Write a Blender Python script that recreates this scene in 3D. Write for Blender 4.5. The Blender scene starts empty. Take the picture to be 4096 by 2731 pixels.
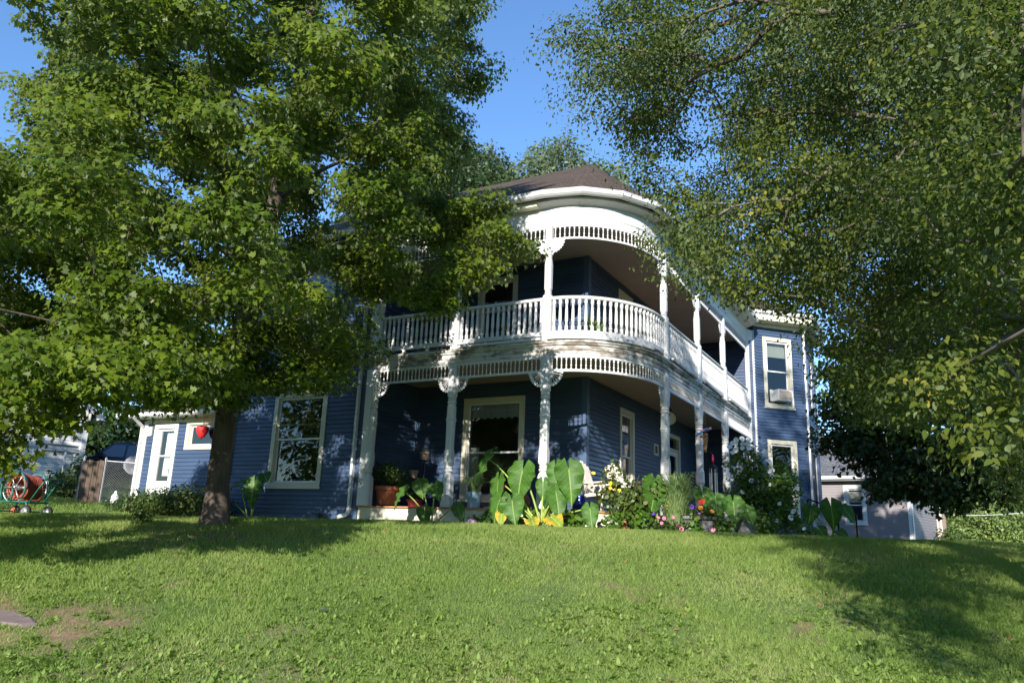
import bpy, math, random
import numpy as np
from mathutils import Vector, Matrix

SC = bpy.context.scene
# ------------------------------------------------------------------ camera, sky, sun, exposure
cam_d = bpy.data.cameras.new('camera')
cam_d.sensor_width = 36.0
cam_d.lens = 26.88
cam_d.clip_start = 0.05
cam_d.clip_end = 6000
cam = bpy.data.objects.new('camera', cam_d)
SC.collection.objects.link(cam)
_right = (0.87810082, 0.47701475, 0.03736143)
_fwd = (-0.47084261, 0.84756254, 0.24483662)
_up = tuple(np.cross(_right, _fwd))
cam.matrix_world = Matrix(((_right[0], _up[0], -_fwd[0], 0), (_right[1], _up[1], -_fwd[1], 0),
                           (_right[2], _up[2], -_fwd[2], 0), (0, 0, 0, 1)))
SC.camera = cam

SUN_AZ, SUN_EL = 166.0, 22.5          # azimuth from +Y towards +X
sun_vec = Vector((math.sin(math.radians(SUN_AZ)) * math.cos(math.radians(SUN_EL)),
                  math.cos(math.radians(SUN_AZ)) * math.cos(math.radians(SUN_EL)),
                  math.sin(math.radians(SUN_EL))))
world = bpy.data.worlds.new('World')
SC.world = world
world.use_nodes = True
wn = world.node_tree.nodes
bg = wn['Background']
sky = wn.new('ShaderNodeTexSky')
sky.sky_type = 'NISHITA'
sky.sun_disc = False
sky.sun_elevation = math.radians(SUN_EL)
sky.sun_rotation = math.radians(SUN_AZ)
sky.altitude = 100
sky.air_density = 1.15
sky.dust_density = 0.0
sky.ozone_density = 6.5
world.node_tree.links.new(sky.outputs[0], bg.inputs[0])
bg.inputs[1].default_value = 0.15
sun_d = bpy.data.lights.new('sun', 'SUN')
sun_d.energy = 5.0
sun_d.angle = math.radians(0.5)
sun_d.color = (1.0, 0.94, 0.86)
sun = bpy.data.objects.new('sun', sun_d)
sun.rotation_euler = (-sun_vec).to_track_quat('-Z', 'Y').to_euler()
SC.collection.objects.link(sun)
SC.view_settings.view_transform = 'Standard'
SC.view_settings.look = 'None'
SC.view_settings.exposure = 0.85
SC.view_settings.gamma = 1.0
SC.cycles.max_bounces = 6
SC.cycles.diffuse_bounces = 3
SC.cycles.glossy_bounces = 3
SC.cycles.transmission_bounces = 4
SC.cycles.transparent_max_bounces = 8

rnd = random.Random(5)
rng = np.random.default_rng(11)
XC, YC = -7.05, 16.41                 # corner of the house walls
YF = YC - 2.12                        # front of the porch
ZF, ZC1, ZD, ZC2 = 0.53, 3.70, 4.06, 6.74

# ------------------------------------------------------------------ helpers
class MB:
    def __init__(s):
        s.v, s.f, s.uv = [], [], {}
    def quad(s, a, b, c, d, uv=None):
        n = len(s.v); s.v += [tuple(a), tuple(b), tuple(c), tuple(d)]; s.f.append((n, n+1, n+2, n+3))
        if uv: s.uv[len(s.f)-1] = uv
    def tri(s, a, b, c, uv=None):
        n = len(s.v); s.v += [tuple(a), tuple(b), tuple(c)]; s.f.append((n, n+1, n+2))
        if uv: s.uv[len(s.f)-1] = uv
    def hexa(s, P):      # 8 corners: bottom 0-3 ccw, top 4-7
        n = len(s.v); s.v += [tuple(p) for p in P]
        for q in ((3,2,1,0),(4,5,6,7),(0,1,5,4),(1,2,6,5),(2,3,7,6),(3,0,4,7)):
            s.f.append(tuple(n+i for i in q))
    def box(s, x0, x1, y0, y1, z0, z1):
        s.hexa([(x0,y0,z0),(x1,y0,z0),(x1,y1,z0),(x0,y1,z0),(x0,y0,z1),(x1,y0,z1),(x1,y1,z1),(x0,y1,z1)])
    def wbox(s, W, s0, s1, z0, z1, d0, d1):
        p = lambda a, z, d: W.P(a, z, d)
        s.hexa([p(s0,z0,d1),p(s1,z0,d1),p(s1,z0,d0),p(s0,z0,d0),p(s0,z1,d1),p(s1,z1,d1),p(s1,z1,d0),p(s0,z1,d0)])
    def bar(s, a, b, w, h, up=(0,0,1)):
        a, b = Vector(a), Vector(b); t = (b-a).normalized(); x = t.cross(Vector(up))
        if x.length < 1e-4: x = Vector((1,0,0))
        x.normalize(); y = x.cross(t); x *= w/2; y *= h/2
        s.hexa([a-x-y, a+x-y, b+x-y, b-x-y, a-x+y, a+x+y, b+x+y, b-x+y])
    def tube(s, pts, radii, n=6, cap=True):
        pts = [Vector(p) for p in pts]; base = len(s.v)
        if not hasattr(radii, '__len__'): radii = [radii]*len(pts)
        ref = None
        for i, p in enumerate(pts):
            t = (pts[min(i+1, len(pts)-1)] - pts[max(i-1, 0)])
            if t.length < 1e-9: t = Vector((0,0,1))
            t.normalize()
            if ref is None:
                ref = t.orthogonal().normalized()
            x = (ref - t*ref.dot(t))
            if x.length < 1e-6: x = t.orthogonal()
            x.normalize(); ref = x; y = t.cross(x)
            for k in range(n):
                a = 2*math.pi*k/n
                s.v.append(tuple(p + (x*math.cos(a) + y*math.sin(a))*radii[i]))
        for i in range(len(pts)-1):
            for k in range(n):
                k2 = (k+1) % n
                s.f.append((base+i*n+k, base+i*n+k2, base+(i+1)*n+k2, base+(i+1)*n+k))
        if cap:
            s.f.append(tuple(base+k for k in reversed(range(n))))
            s.f.append(tuple(base+(len(pts)-1)*n+k for k in range(n)))
    def lathe(s, prof, c=(0,0,0), n=12, rot=0.0, sq=0.0, cap=True):
        # prof: (radius, z); sq in 0..1 squares the section (n=8 or 16)
        base = len(s.v)
        for r, z, *q in prof:
            k_ = q[0] if q else sq
            for k in range(n):
                a = 2*math.pi*k/n + rot
                ca, sa = math.cos(a), math.sin(a)
                m = max(abs(ca), abs(sa)); f = 1 + k_*(1/m - 1)
                s.v.append((c[0]+r*ca*f, c[1]+r*sa*f, c[2]+z))
        L = len(prof)
        for i in range(L-1):
            for k in range(n):
                k2 = (k+1) % n
                s.f.append((base+i*n+k, base+i*n+k2, base+(i+1)*n+k2, base+(i+1)*n+k))
        if cap:
            s.f.append(tuple(base+k for k in reversed(range(n))))
            s.f.append(tuple(base+(L-1)*n+k for k in range(n)))
    def prism(s, poly, o, u, v, t):
        o, u, v = Vector(o), Vector(u), Vector(v); w = u.cross(v).normalized()*t
        base = len(s.v); n = len(poly)
        for k in (0, 1):
            for a, b in poly: s.v.append(tuple(o + u*a + v*b + w*(k-0.5)))
        s.f.append(tuple(base+i for i in reversed(range(n)))); s.f.append(tuple(base+n+i for i in range(n)))
        for i in range(n):
            j = (i+1) % n; s.f.append((base+i, base+j, base+n+j, base+n+i))
    def sweep(s, path, prof, closed=True, cap=True):
        # path of (x,y,nx,ny); prof of (offset along n, z)
        base = len(s.v); m = len(prof)
        for x, y, nx, ny in path:
            for d, z in prof: s.v.append((x+nx*d, y+ny*d, z))
        for i in range(len(path)-1):
            for k in range(m if closed else m-1):
                k2 = (k+1) % m
                s.f.append((base+i*m+k, base+(i+1)*m+k, base+(i+1)*m+k2, base+i*m+k2))
        if cap and closed:
            s.f.append(tuple(base+k for k in range(m)))
            s.f.append(tuple(base+(len(path)-1)*m+k for k in reversed(range(m))))

class Wall:
    def __init__(s, o, u, n):
        s.o, s.u, s.n = Vector((o[0], o[1], 0)), Vector((u[0], u[1], 0)).normalized(), Vector((n[0], n[1], 0)).normalized()
    def P(s, a, z, d=0.0):
        q = s.o + s.u*a + s.n*d
        return (q.x, q.y, z)

def wloc(o):
    p = Vector((0, 0, 0))
    while o is not None:
        p += o.location; o = o.parent
    return p

def link(o, parent=None):
    SC.collection.objects.link(o)
    if parent is not None: o.parent = parent
    return o

def tag(o, label, cat, group=None, kind=None):
    if label: o['label'] = label
    if cat: o['category'] = cat
    if group: o['group'] = group
    if kind: o['kind'] = kind
    return o

def add(name, mb, mat, parent=None, smooth=False, world=True, loc=None):
    """one mesh object; vertices given in world space (world=True) are moved into the parent's space"""
    me = bpy.data.meshes.new(name)
    off = (wloc(parent) if parent is not None else Vector((0,0,0))) if world else Vector((0,0,0))
    if loc is not None: off = off + Vector(loc)
    vs = [(a-off.x, b-off.y, c-off.z) for a, b, c in mb.v] if off.length > 0 else mb.v
    me.from_pydata(vs, [], mb.f)
    if mb.uv:
        ul = me.uv_layers.new(name='UVMap')
        for fi, uvs in mb.uv.items():
            p = me.polygons[fi]
            for k, li in enumerate(p.loop_indices): ul.data[li].uv = uvs[k]
    if smooth:
        me.polygons.foreach_set('use_smooth', [True]*len(me.polygons))
    me.materials.append(mat)
    o = bpy.data.objects.new(name, me)
    if loc is not None: o.location = loc
    return link(o, parent)

def empty(name, loc, label=None, cat=None, rz=0.0, group=None):
    o = bpy.data.objects.new(name, None)
    o.location = loc; o.rotation_euler = (0, 0, rz)
    link(o)
    return tag(o, label, cat, group)

def inst(src, loc, parent, rz=0.0, scale=None):
    """copy of a part placed at a world position under an unrotated parent"""
    c = src.copy(); link(c, parent)
    c.location = Vector(loc) - wloc(parent); c.rotation_euler = (0, 0, rz)
    if scale: c.scale = scale
    return c

def copy_tree(o, parent=None):
    c = o.copy(); link(c, parent)
    for ch in list(o.children): copy_tree(ch, c)
    return c

def np_mesh(name, V, sizes, idx, mat, parent=None, smooth=False):
    me = bpy.data.meshes.new(name)
    off = np.array(wloc(parent)) if parent is not None else np.zeros(3)
    V = np.asarray(V, np.float64) - off
    me.vertices.add(len(V)); me.vertices.foreach_set('co', V.astype(np.float32).ravel())
    sizes = np.asarray(sizes, np.int32); idx = np.asarray(idx, np.int32)
    me.loops.add(len(idx)); me.loops.foreach_set('vertex_index', idx)
    me.polygons.add(len(sizes))
    me.polygons.foreach_set('loop_start', np.concatenate(([0], np.cumsum(sizes)[:-1])).astype(np.int32))
    me.polygons.foreach_set('loop_total', sizes)
    if smooth: me.polygons.foreach_set('use_smooth', np.ones(len(sizes), bool))
    me.update(calc_edges=True)
    me.materials.append(mat)
    o = bpy.data.objects.new(name, me)
    return link(o, parent)

# value noise in numpy
def vnoise(x, y, seed=0):
    xi = np.floor(x).astype(np.int64); yi = np.floor(y).astype(np.int64)
    fx = x-xi; fy = y-yi; fx = fx*fx*(3-2*fx); fy = fy*fy*(3-2*fy)
    def h(a, b):
        n = (a*374761393 + b*668265263 + seed*974634777) & 0x7fffffff
        n = ((n ^ (n >> 13))*1274126177) & 0x7fffffff
        return ((n ^ (n >> 16)) & 0xffff)/65535.0
    return (h(xi,yi)*(1-fx)+h(xi+1,yi)*fx)*(1-fy) + (h(xi,yi+1)*(1-fx)+h(xi+1,yi+1)*fx)*fy
def fbm(x, y, seed=0, o=3):
    s = 0; a = 0.5; t = 0
    for k in range(o):
        s = s + a*vnoise(x*2**k, y*2**k, seed+k); t += a; a *= .5
    return s/t

# ------------------------------------------------------------------ materials
def new_mat(name):
    m = bpy.data.materials.new(name); m.use_nodes = True
    nt = m.node_tree; b = nt.nodes['Principled BSDF']
    return m, nt, b

def N(nt, t, **kw):
    n = nt.nodes.new(t)
    for k, v in kw.items(): setattr(n, k, v)
    return n

def ramp(nt, fac, stops):
    r = N(nt, 'ShaderNodeValToRGB')
    el = r.color_ramp.elements
    while len(el) < len(stops): el.new(0.5)
    for e, (p, c) in zip(el, stops):
        e.position = p; e.color = (*c, 1)
    nt.links.new(fac, r.inputs[0])
    return r.outputs[0]

def noise(nt, scale, detail=4, rough=.6, coord='Object', dist=0.0, stretch=None):
    tc = N(nt, 'ShaderNodeTexCoord')
    n = N(nt, 'ShaderNodeTexNoise'); n.inputs['Scale'].default_value = scale
    n.inputs['Detail'].default_value = detail; n.inputs['Roughness'].default_value = rough
    n.inputs['Distortion'].default_value = dist
    src = tc.outputs[coord]
    if stretch:
        mp = N(nt, 'ShaderNodeMapping'); mp.inputs['Scale'].default_value = stretch
        nt.links.new(src, mp.inputs[0]); src = mp.outputs[0]
    nt.links.new(src, n.inputs['Vector'])
    return n.outputs['Fac']

def bump(nt, b, h, strength=.3, dist=.01):
    bp = N(nt, 'ShaderNodeBump'); bp.inputs['Strength'].default_value = strength; bp.inputs['Distance'].default_value = dist
    nt.links.new(h, bp.inputs['Height']); nt.links.new(bp.outputs[0], b.inputs['Normal'])

def mat_simple(name, c, rough=.6, var=.15, scale=6.0, bmp=0.0, metal=0.0, spec=.4, stretch=None):
    m, nt, b = new_mat(name)
    f = noise(nt, scale, stretch=stretch)
    d = tuple(max(0, x*(1-var)) for x in c); l = tuple(min(1, x*(1+var)) for x in c)
    nt.links.new(ramp(nt, f, [(.3, d), (.7, l)]), b.inputs['Base Color'])
    b.inputs['Roughness'].default_value = rough; b.inputs['Metallic'].default_value = metal
    b.inputs['Specular IOR Level'].default_value = spec
    if bmp: bump(nt, b, f, bmp)
    return m

def mat_peel(name, paint, wood, lo=.58, hi=.66, rough=.6, scale=3.0):
    """paint that has flaked off to bare wood in patches"""
    m, nt, b = new_mat(name)
    big = noise(nt, scale, 6, .7, stretch=(1, 1, 3))
    fine = noise(nt, 30, 3, .6, stretch=(.3, .3, 2))
    mx = N(nt, 'ShaderNodeMix', data_type='RGBA')
    k = ramp(nt, big, [(lo, (0,0,0)), (hi, (1,1,1))])
    nt.links.new(k, mx.inputs['Factor'])
    pd = tuple(x*.86 for x in paint)
    nt.links.new(ramp(nt, fine, [(.25, pd), (.6, paint)]), mx.inputs['A'])
    wd = tuple(x*.6 for x in wood)
    nt.links.new(ramp(nt, fine, [(.35, wd), (.65, wood)]), mx.inputs['B'])
    nt.links.new(mx.outputs['Result'], b.inputs['Base Color'])
    b.inputs['Roughness'].default_value = rough
    bump(nt, b, fine, .15, .004)
    return m

def mat_leaf(name, cols, back=None, trans=.3, rough=.45, spec=.35, patch=0.5):
    """leaf: colour picked per leaf, paler underside, some light through"""
    m, nt, b = new_mat(name)
    g = N(nt, 'ShaderNodeNewGeometry')
    st = [(i/(len(cols)-1), c) for i, c in enumerate(cols)]
    big = noise(nt, .55, 2, .5)
    mth = N(nt, 'ShaderNodeMath', operation='MULTIPLY_ADD'); mth.inputs[1].default_value = 1-patch
    sc = N(nt, 'ShaderNodeMapRange'); sc.inputs[1].default_value = .3; sc.inputs[2].default_value = .7; sc.inputs[4].default_value = patch
    nt.links.new(big, sc.inputs[0])
    nt.links.new(g.outputs['Random Per Island'], mth.inputs[0]); nt.links.new(sc.outputs[0], mth.inputs[2])
    col = ramp(nt, mth.outputs[0], st)
    if back:
        mx = N(nt, 'ShaderNodeMix', data_type='RGBA')
        nt.links.new(g.outputs['Backfacing'], mx.inputs['Factor'])
        nt.links.new(col, mx.inputs['A']); mx.inputs['B'].default_value = (*back, 1)
        col = mx.outputs['Result']
    nt.links.new(col, b.inputs['Base Color'])
    b.inputs['Roughness'].default_value = rough; b.inputs['Specular IOR Level'].default_value = spec
    if trans:
        t = N(nt, 'ShaderNodeBsdfTranslucent')
        gm = N(nt, 'ShaderNodeMix', data_type='RGBA', blend_type='MULTIPLY'); gm.inputs['Factor'].default_value = 1
        nt.links.new(col, gm.inputs['A']); gm.inputs['B'].default_value = (1.5, 1.6, .6, 1)
        nt.links.new(gm.outputs['Result'], t.inputs[0])
        ms = N(nt, 'ShaderNodeMixShader'); ms.inputs[0].default_value = trans
        nt.links.new(b.outputs[0], ms.inputs[1]); nt.links.new(t.outputs[0], ms.inputs[2])
        nt.links.new(ms.outputs[0], nt.nodes['Material Output'].inputs[0])
    return m

def mat_glass(name, tint=(.9,.95,.95), refl=1.0, rough=.01):
    m, nt, b = new_mat(name)
    nt.nodes.remove(b)
    tr = N(nt, 'ShaderNodeBsdfTransparent'); tr.inputs[0].default_value = (*tint, 1)
    gl = N(nt, 'ShaderNodeBsdfGlossy'); gl.inputs['Roughness'].default_value = rough
    fr = N(nt, 'ShaderNodeFresnel'); fr.inputs[0].default_value = 1.55
    mu = N(nt, 'ShaderNodeMath', operation='MULTIPLY_ADD', use_clamp=True); mu.inputs[1].default_value = 1.6*refl; mu.inputs[2].default_value = .04
    nt.links.new(fr.outputs[0], mu.inputs[0])
    ms = N(nt, 'ShaderNodeMixShader')
    nt.links.new(mu.outputs[0], ms.inputs[0]); nt.links.new(tr.outputs[0], ms.inputs[1]); nt.links.new(gl.outputs[0], ms.inputs[2])
    # the pane is faintly wavy
    bp = N(nt, 'ShaderNodeBump'); bp.inputs['Strength'].default_value = .05; bp.inputs['Distance'].default_value = .05
    nt.links.new(noise(nt, 1.6, 1), bp.inputs['Height']); nt.links.new(bp.outputs[0], gl.inputs['Normal'])
    nt.links.new(ms.outputs[0], nt.nodes['Material Output'].inputs[0])
    return m

def mat_shingle(name, c1, c2, c3, w=.3, h=.14):
    m, nt, b = new_mat(name)
    tc = N(nt, 'ShaderNodeTexCoord')
    br = N(nt, 'ShaderNodeTexBrick')
    br.inputs['Color1'].default_value = (*c1, 1); br.inputs['Color2'].default_value = (*c2, 1); br.inputs['Mortar'].default_value = (*c3, 1)
    br.inputs['Scale'].default_value = 1.0; br.inputs['Mortar Size'].default_value = .012; br.inputs['Mortar Smooth'].default_value = .3
    br.inputs['Brick Width'].default_value = w; br.inputs['Row Height'].default_value = h
    nt.links.new(tc.outputs['UV'], br.inputs['Vector'])
    mx = N(nt, 'ShaderNodeMix', data_type='RGBA', blend_type='MULTIPLY'); mx.inputs['Factor'].default_value = .6
    nt.links.new(br.outputs['Color'], mx.inputs['A'])
    nt.links.new(ramp(nt, noise(nt, 7, 5, .7), [(.3, (.6,.6,.6)), (.7, (1.25,1.2,1.15))]), mx.inputs['B'])
    nt.links.new(mx.outputs['Result'], b.inputs['Base Color'])
    b.inputs['Roughness'].default_value = .9; b.inputs['Specular IOR Level'].default_value = .12
    bump(nt, b, br.outputs['Fac'], -.5, .01)
    return m

def mat_planks(name, c, step=.085, dark=.45, axis=1):
    """tongue and groove boards: grooves on UV"""
    m, nt, b = new_mat(name)
    tc = N(nt, 'ShaderNodeTexCoord'); sp = N(nt, 'ShaderNodeSeparateXYZ')
    nt.links.new(tc.outputs['UV'], sp.inputs[0])
    mu = N(nt, 'ShaderNodeMath', operation='DIVIDE'); mu.inputs[1].default_value = step
    nt.links.new(sp.outputs[axis], mu.inputs[0])
    fr = N(nt, 'ShaderNodeMath', operation='FRACT'); nt.links.new(mu.outputs[0], fr.inputs[0])
    g = ramp(nt, fr.outputs[0], [(0, (dark,)*3), (.1, (1,)*3)])
    mx = N(nt, 'ShaderNodeMix', data_type='RGBA', blend_type='MULTIPLY'); mx.inputs['Factor'].default_value = 1
    nt.links.new(g, mx.inputs['A'])
    nt.links.new(ramp(nt, noise(nt, 2.5, 5, .65), [(.3, tuple(x*.8 for x in c)), (.7, c)]), mx.inputs['B'])
    nt.links.new(mx.outputs['Result'], b.inputs['Base Color']); b.inputs['Roughness'].default_value = .6
    return m

def mat_ear(name, c, vein, edge=None):
    """elephant ear leaf: veins on UV (u along the midrib, v across)"""
    m, nt, b = new_mat(name)
    tc = N(nt, 'ShaderNodeTexCoord'); sp = N(nt, 'ShaderNodeSeparateXYZ'); nt.links.new(tc.outputs['UV'], sp.inputs[0])
    ab = N(nt, 'ShaderNodeMath', operation='ABSOLUTE'); nt.links.new(sp.outputs[1], ab.inputs[0])
    mid = ramp(nt, ab.outputs[0], [(.015, (1,1,1)), (.06, (0,0,0))])
    ma = N(nt, 'ShaderNodeMath', operation='MULTIPLY_ADD'); ma.inputs[1].default_value = -.45; nt.links.new(ab.outputs[0], ma.inputs[0]); nt.links.new(sp.outputs[0], ma.inputs[2])
    mu = N(nt, 'ShaderNodeMath', operation='MULTIPLY'); mu.inputs[1].default_value = 6.5; nt.links.new(ma.outputs[0], mu.inputs[0])
    fr = N(nt, 'ShaderNodeMath', operation='FRACT'); nt.links.new(mu.outputs[0], fr.inputs[0])
    side = ramp(nt, fr.outputs[0], [(.0, (.35,)*3), (.09, (0,)*3), (.93, (0,)*3), (1.0, (.35,)*3)])
    mxv = N(nt, 'ShaderNodeMath', operation='MAXIMUM'); nt.links.new(mid, mxv.inputs[0]); nt.links.new(side, mxv.inputs[1])
    base = ramp(nt, noise(nt, 5, 4), [(.3, tuple(x*.75 for x in c)), (.7, tuple(x*1.2 for x in c))])
    if edge:
        e = N(nt, 'ShaderNodeMix', data_type='RGBA')
        ee = N(nt, 'ShaderNodeMath', operation='MULTIPLY_ADD'); ee.inputs[1].default_value = .6
        nt.links.new(noise(nt, 9, 3), ee.inputs[0]); nt.links.new(ab.outputs[0], ee.inputs[2])
        nt.links.new(ramp(nt, ee.outputs[0], [(.55, (0,0,0)), (1.0, (1,1,1))]), e.inputs['Factor'])
        nt.links.new(base, e.inputs['A']); e.inputs['B'].default_value = (*edge, 1); base = e.outputs['Result']
    mx = N(nt, 'ShaderNodeMix', data_type='RGBA'); nt.links.new(mxv.outputs[0], mx.inputs['Factor'])
    nt.links.new(base, mx.inputs['A']); mx.inputs['B'].default_value = (*vein, 1)
    nt.links.new(mx.outputs['Result'], b.inputs['Base Color'])
    b.inputs['Roughness'].default_value = .5; b.inputs['Specular IOR Level'].default_value = .35
    bump(nt, b, side, .35, .01)
    t = N(nt, 'ShaderNodeBsdfTranslucent')
    gm = N(nt, 'ShaderNodeMix', data_type='RGBA', blend_type='MULTIPLY'); gm.inputs['Factor'].default_value = 1
    nt.links.new(mx.outputs['Result'], gm.inputs['A']); gm.inputs['B'].default_value = (1.6, 1.7, .5, 1)
    nt.links.new(gm.outputs['Result'], t.inputs[0])
    ms = N(nt, 'ShaderNodeMixShader'); ms.inputs[0].default_value = .3
    nt.links.new(b.outputs[0], ms.inputs[1]); nt.links.new(t.outputs[0], ms.inputs[2])
    nt.links.new(ms.outputs[0], nt.nodes['Material Output'].inputs[0])
    return m

M = {}
M['blue'] = mat_simple('blue_siding', (.046,.077,.142), .5, .24, .9, stretch=(.6,.6,7))
M['blue_trim'] = mat_simple('blue_trim', (.06,.10,.18), .5, .08, 2)
M['white'] = mat_peel('white_paint', (.66,.66,.65), (.36,.31,.26), .64, .70)
M['white_clean'] = mat_simple('white_trim', (.66,.66,.655), .45, .04, 3)
M['cream'] = mat_simple('cream_trim', (.62,.58,.45), .5, .07, 4)
M['worn'] = mat_peel('worn_fascia', (.58,.565,.54), (.27,.23,.19), .46, .56, .75, 2.0)
M['cornice'] = mat_peel('cornice_paint', (.66,.66,.64), (.50,.27,.15), .57, .61, .65, 1.6)
M['ceil_low'] = mat_planks('porch_ceiling', (.44,.38,.29))
M['ceil_up'] = mat_planks('balcony_ceiling', (.50,.44,.40), .085, .35)
M['deck'] = mat_simple('deck_boards', (.30,.17,.09), .7, .25, 14, .2)
M['nosing'] = mat_simple('deck_nosing', (.42,.19,.08), .65, .25, 12, .2)
M['stone'] = mat_simple('foundation_stone', (.36,.28,.21), .9, .35, 5, .8)
M['roof'] = mat_shingle('brown_shingles', (.078,.060,.046), (.098,.076,.060), (.024,.019,.016))
M['roof_grey'] = mat_shingle('grey_shingles', (.11,.12,.14), (.15,.16,.18), (.05,.05,.06))
M['glass'] = mat_glass('window_glass')
M['glass_dark'] = mat_glass('shaded_glass', (.55,.6,.6), .7)
M['glass_side'] = mat_glass('side_glass', (.5,.55,.55), .35)
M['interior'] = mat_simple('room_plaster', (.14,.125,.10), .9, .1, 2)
M['curtain'] = mat_simple('sheer_curtain', (.42,.42,.41), .9, .06, 6)
M['blind'] = mat_simple('roller_blind', (.72,.70,.60), .8, .05, 6)
M['gutter'] = mat_simple('white_gutter', (.66,.66,.66), .35, .04, 3)
M['gutter_cream'] = mat_simple('cream_soffit', (.72,.69,.52), .5, .05, 3)
M['dark_metal'] = mat_simple('dark_metal', (.03,.03,.032), .45, .2, 10, 0, .6)
M['steel'] = mat_simple('galvanised_steel', (.50,.51,.52), .4, .12, 8, 0, .8)
M['alum'] = mat_simple('brushed_tubes', (.75,.73,.72), .3, .05, 8, 0, .85)
M['terra'] = mat_simple('terracotta', (.40,.12,.055), .75, .18, 9, .1)
M['redpot'] = mat_simple('red_plastic', (.33,.04,.05), .45, .1, 5)
M['bluepot'] = mat_simple('blue_glaze', (.02,.05,.30), .15, .2, 6, 0, 0, .6)
M['palepot'] = mat_simple('pale_blue_glaze', (.25,.37,.45), .3, .1, 6)
M['greypot'] = mat_simple('grey_planter', (.23,.225,.24), .7, .12, 6)
M['tan'] = mat_simple('tan_clay', (.45,.31,.22), .8, .12, 6)
M['barrel'] = mat_simple('barrel_oak', (.14,.135,.14), .8, .35, 14, .3, stretch=(1,1,.15))
M['wood'] = mat_simple('weathered_wood', (.10,.07,.05), .85, .35, 14, .4, stretch=(1,1,.1))
M['bamboo'] = mat_simple('bamboo_tubes', (.40,.21,.10), .5, .2, 10)
M['chair'] = mat_simple('white_resin', (.64,.59,.50), .5, .05, 4)
M['black'] = mat_simple('black_rubber', (.02,.02,.02), .7, .2, 10)
M['hose'] = mat_simple('red_hose', (.34,.07,.045), .5, .18, 10)
M['green_metal'] = mat_simple('green_enamel', (.02,.14,.10), .4, .15, 8)
M['yellow_lab'] = mat_simple('dial_face', (.75,.68,.45), .5, .05, 5)
M['pink'] = mat_simple('pink_petals', (.72,.20,.36), .6, .2, 20)
M['lilac'] = mat_simple('lilac_petals', (.62,.33,.58), .6, .15, 20)
M['purple'] = mat_simple('purple_petals', (.10,.03,.36), .6, .2, 20)
M['red'] = mat_simple('red_petals', (.65,.03,.03), .6, .2, 20)
M['orange'] = mat_simple('orange_petals', (.80,.27,.02), .6, .15, 20)
M['yellow'] = mat_simple('yellow_petals', (.80,.55,.04), .6, .15, 20)
M['petal_white'] = mat_simple('white_petals', (.82,.80,.80), .6, .04, 20)
M['bark'] = mat_simple('maple_bark', (.10,.078,.062), .9, .45, 9, 1.0, 0, .2, (1,1,.22))
M['bark_pale'] = mat_simple('pale_bark', (.13,.11,.09), .9, .35, 9, .8, 0, .2, (1,1,.25))
M['stem'] = mat_simple('green_stem', (.12,.20,.05), .6, .2, 8)
M['stalk'] = mat_simple('pale_stalk', (.26,.34,.07), .5, .15, 8)
M['twig'] = mat_simple('brown_twig', (.13,.09,.06), .8, .2, 8)
M['ear'] = mat_ear('elephant_ear', (.058,.145,.020), (.24,.36,.08))
M['ear_yellow'] = mat_ear('yellowing_ear', (.22,.32,.04), (.5,.5,.12), (.62,.36,.03))
M['leaf_maple'] = mat_leaf('maple_leaf', [(.028,.058,.004), (.064,.108,.007), (.118,.164,.011), (.195,.230,.026)], (.20,.24,.11), .36, .5, .2)
M['leaf_elm'] = mat_leaf('elm_leaf', [(.030,.052,.007), (.046,.073,.009), (.058,.087,.011), (.072,.100,.013), (.088,.114,.016), (.104,.127,.019), (.122,.141,.024), (.130,.146,.027), (.30,.24,.03)], (.13,.17,.07), .32, .55, .15, .35)
M['leaf_shaded'] = mat_leaf('shaded_maple_leaf', [(.018,.042,.010), (.030,.064,.013), (.046,.086,.016)], (.06,.09,.04), .25)  # maple leaf darkened: the shade of these trees is in the colour
M['leaf_willow'] = mat_leaf('pale_leaf', [(.055,.085,.040), (.085,.125,.060), (.14,.18,.10)], (.20,.24,.16), .25, .5, .35, .6)
M['leaf_far'] = mat_leaf('far_leaf', [(.09,.15,.035), (.15,.21,.05), (.23,.29,.08)], None, .25)
M['leaf_far_yellow'] = mat_leaf('far_yellow_leaf', [(.18,.20,.04), (.29,.28,.055), (.38,.33,.07)], None, .25)
M['leaf_shrub'] = mat_leaf('shrub_leaf', [(.035,.09,.012), (.075,.155,.018), (.16,.26,.025)], None, .35, .4, .45)
M['leaf_bush'] = mat_leaf('bush_leaf', [(.025,.055,.012), (.055,.095,.020), (.11,.14,.025)], None, .3)
M['leaf_grass'] = mat_leaf('fountain_grass_blade', [(.14,.22,.08), (.20,.29,.11), (.33,.37,.18)], None, .3)
M['leaf_rose'] = mat_leaf('rose_leaf', [(.045,.095,.018), (.085,.135,.025), (.22,.11,.05)], None, .3)
M['leaf_spider'] = mat_leaf('spider_leaf', [(.05,.10,.03), (.10,.16,.06), (.20,.25,.12)], None, .3)

# ------------------------------------------------------------------ terrain
CF = (-0.48562, 0.87417); CR = (0.87869, 0.47734)
def ground(x, y):
    x = np.asarray(x, float); y = np.asarray(y, float)
    u = x*CF[0]+y*CF[1]; w = x*CR[0]+y*CR[1]
    t = np.clip((u-2.5)/11.5, 0, 1); s = t*t*(3-2*t)
    b = -1.65 + s*1.76
    b = b - 0.16*np.clip((-w-2)/8, 0, 1)*s
    t2 = np.clip((x+16.2)*-.87+(y-9.3)*.5-.8, 0, 60)
    return b + 0.09*t2*np.clip(t2/3, 0, 1)*np.clip(1.6-t2/22, 0, 1)
def gz(x, y): return float(ground(x, y))

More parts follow.
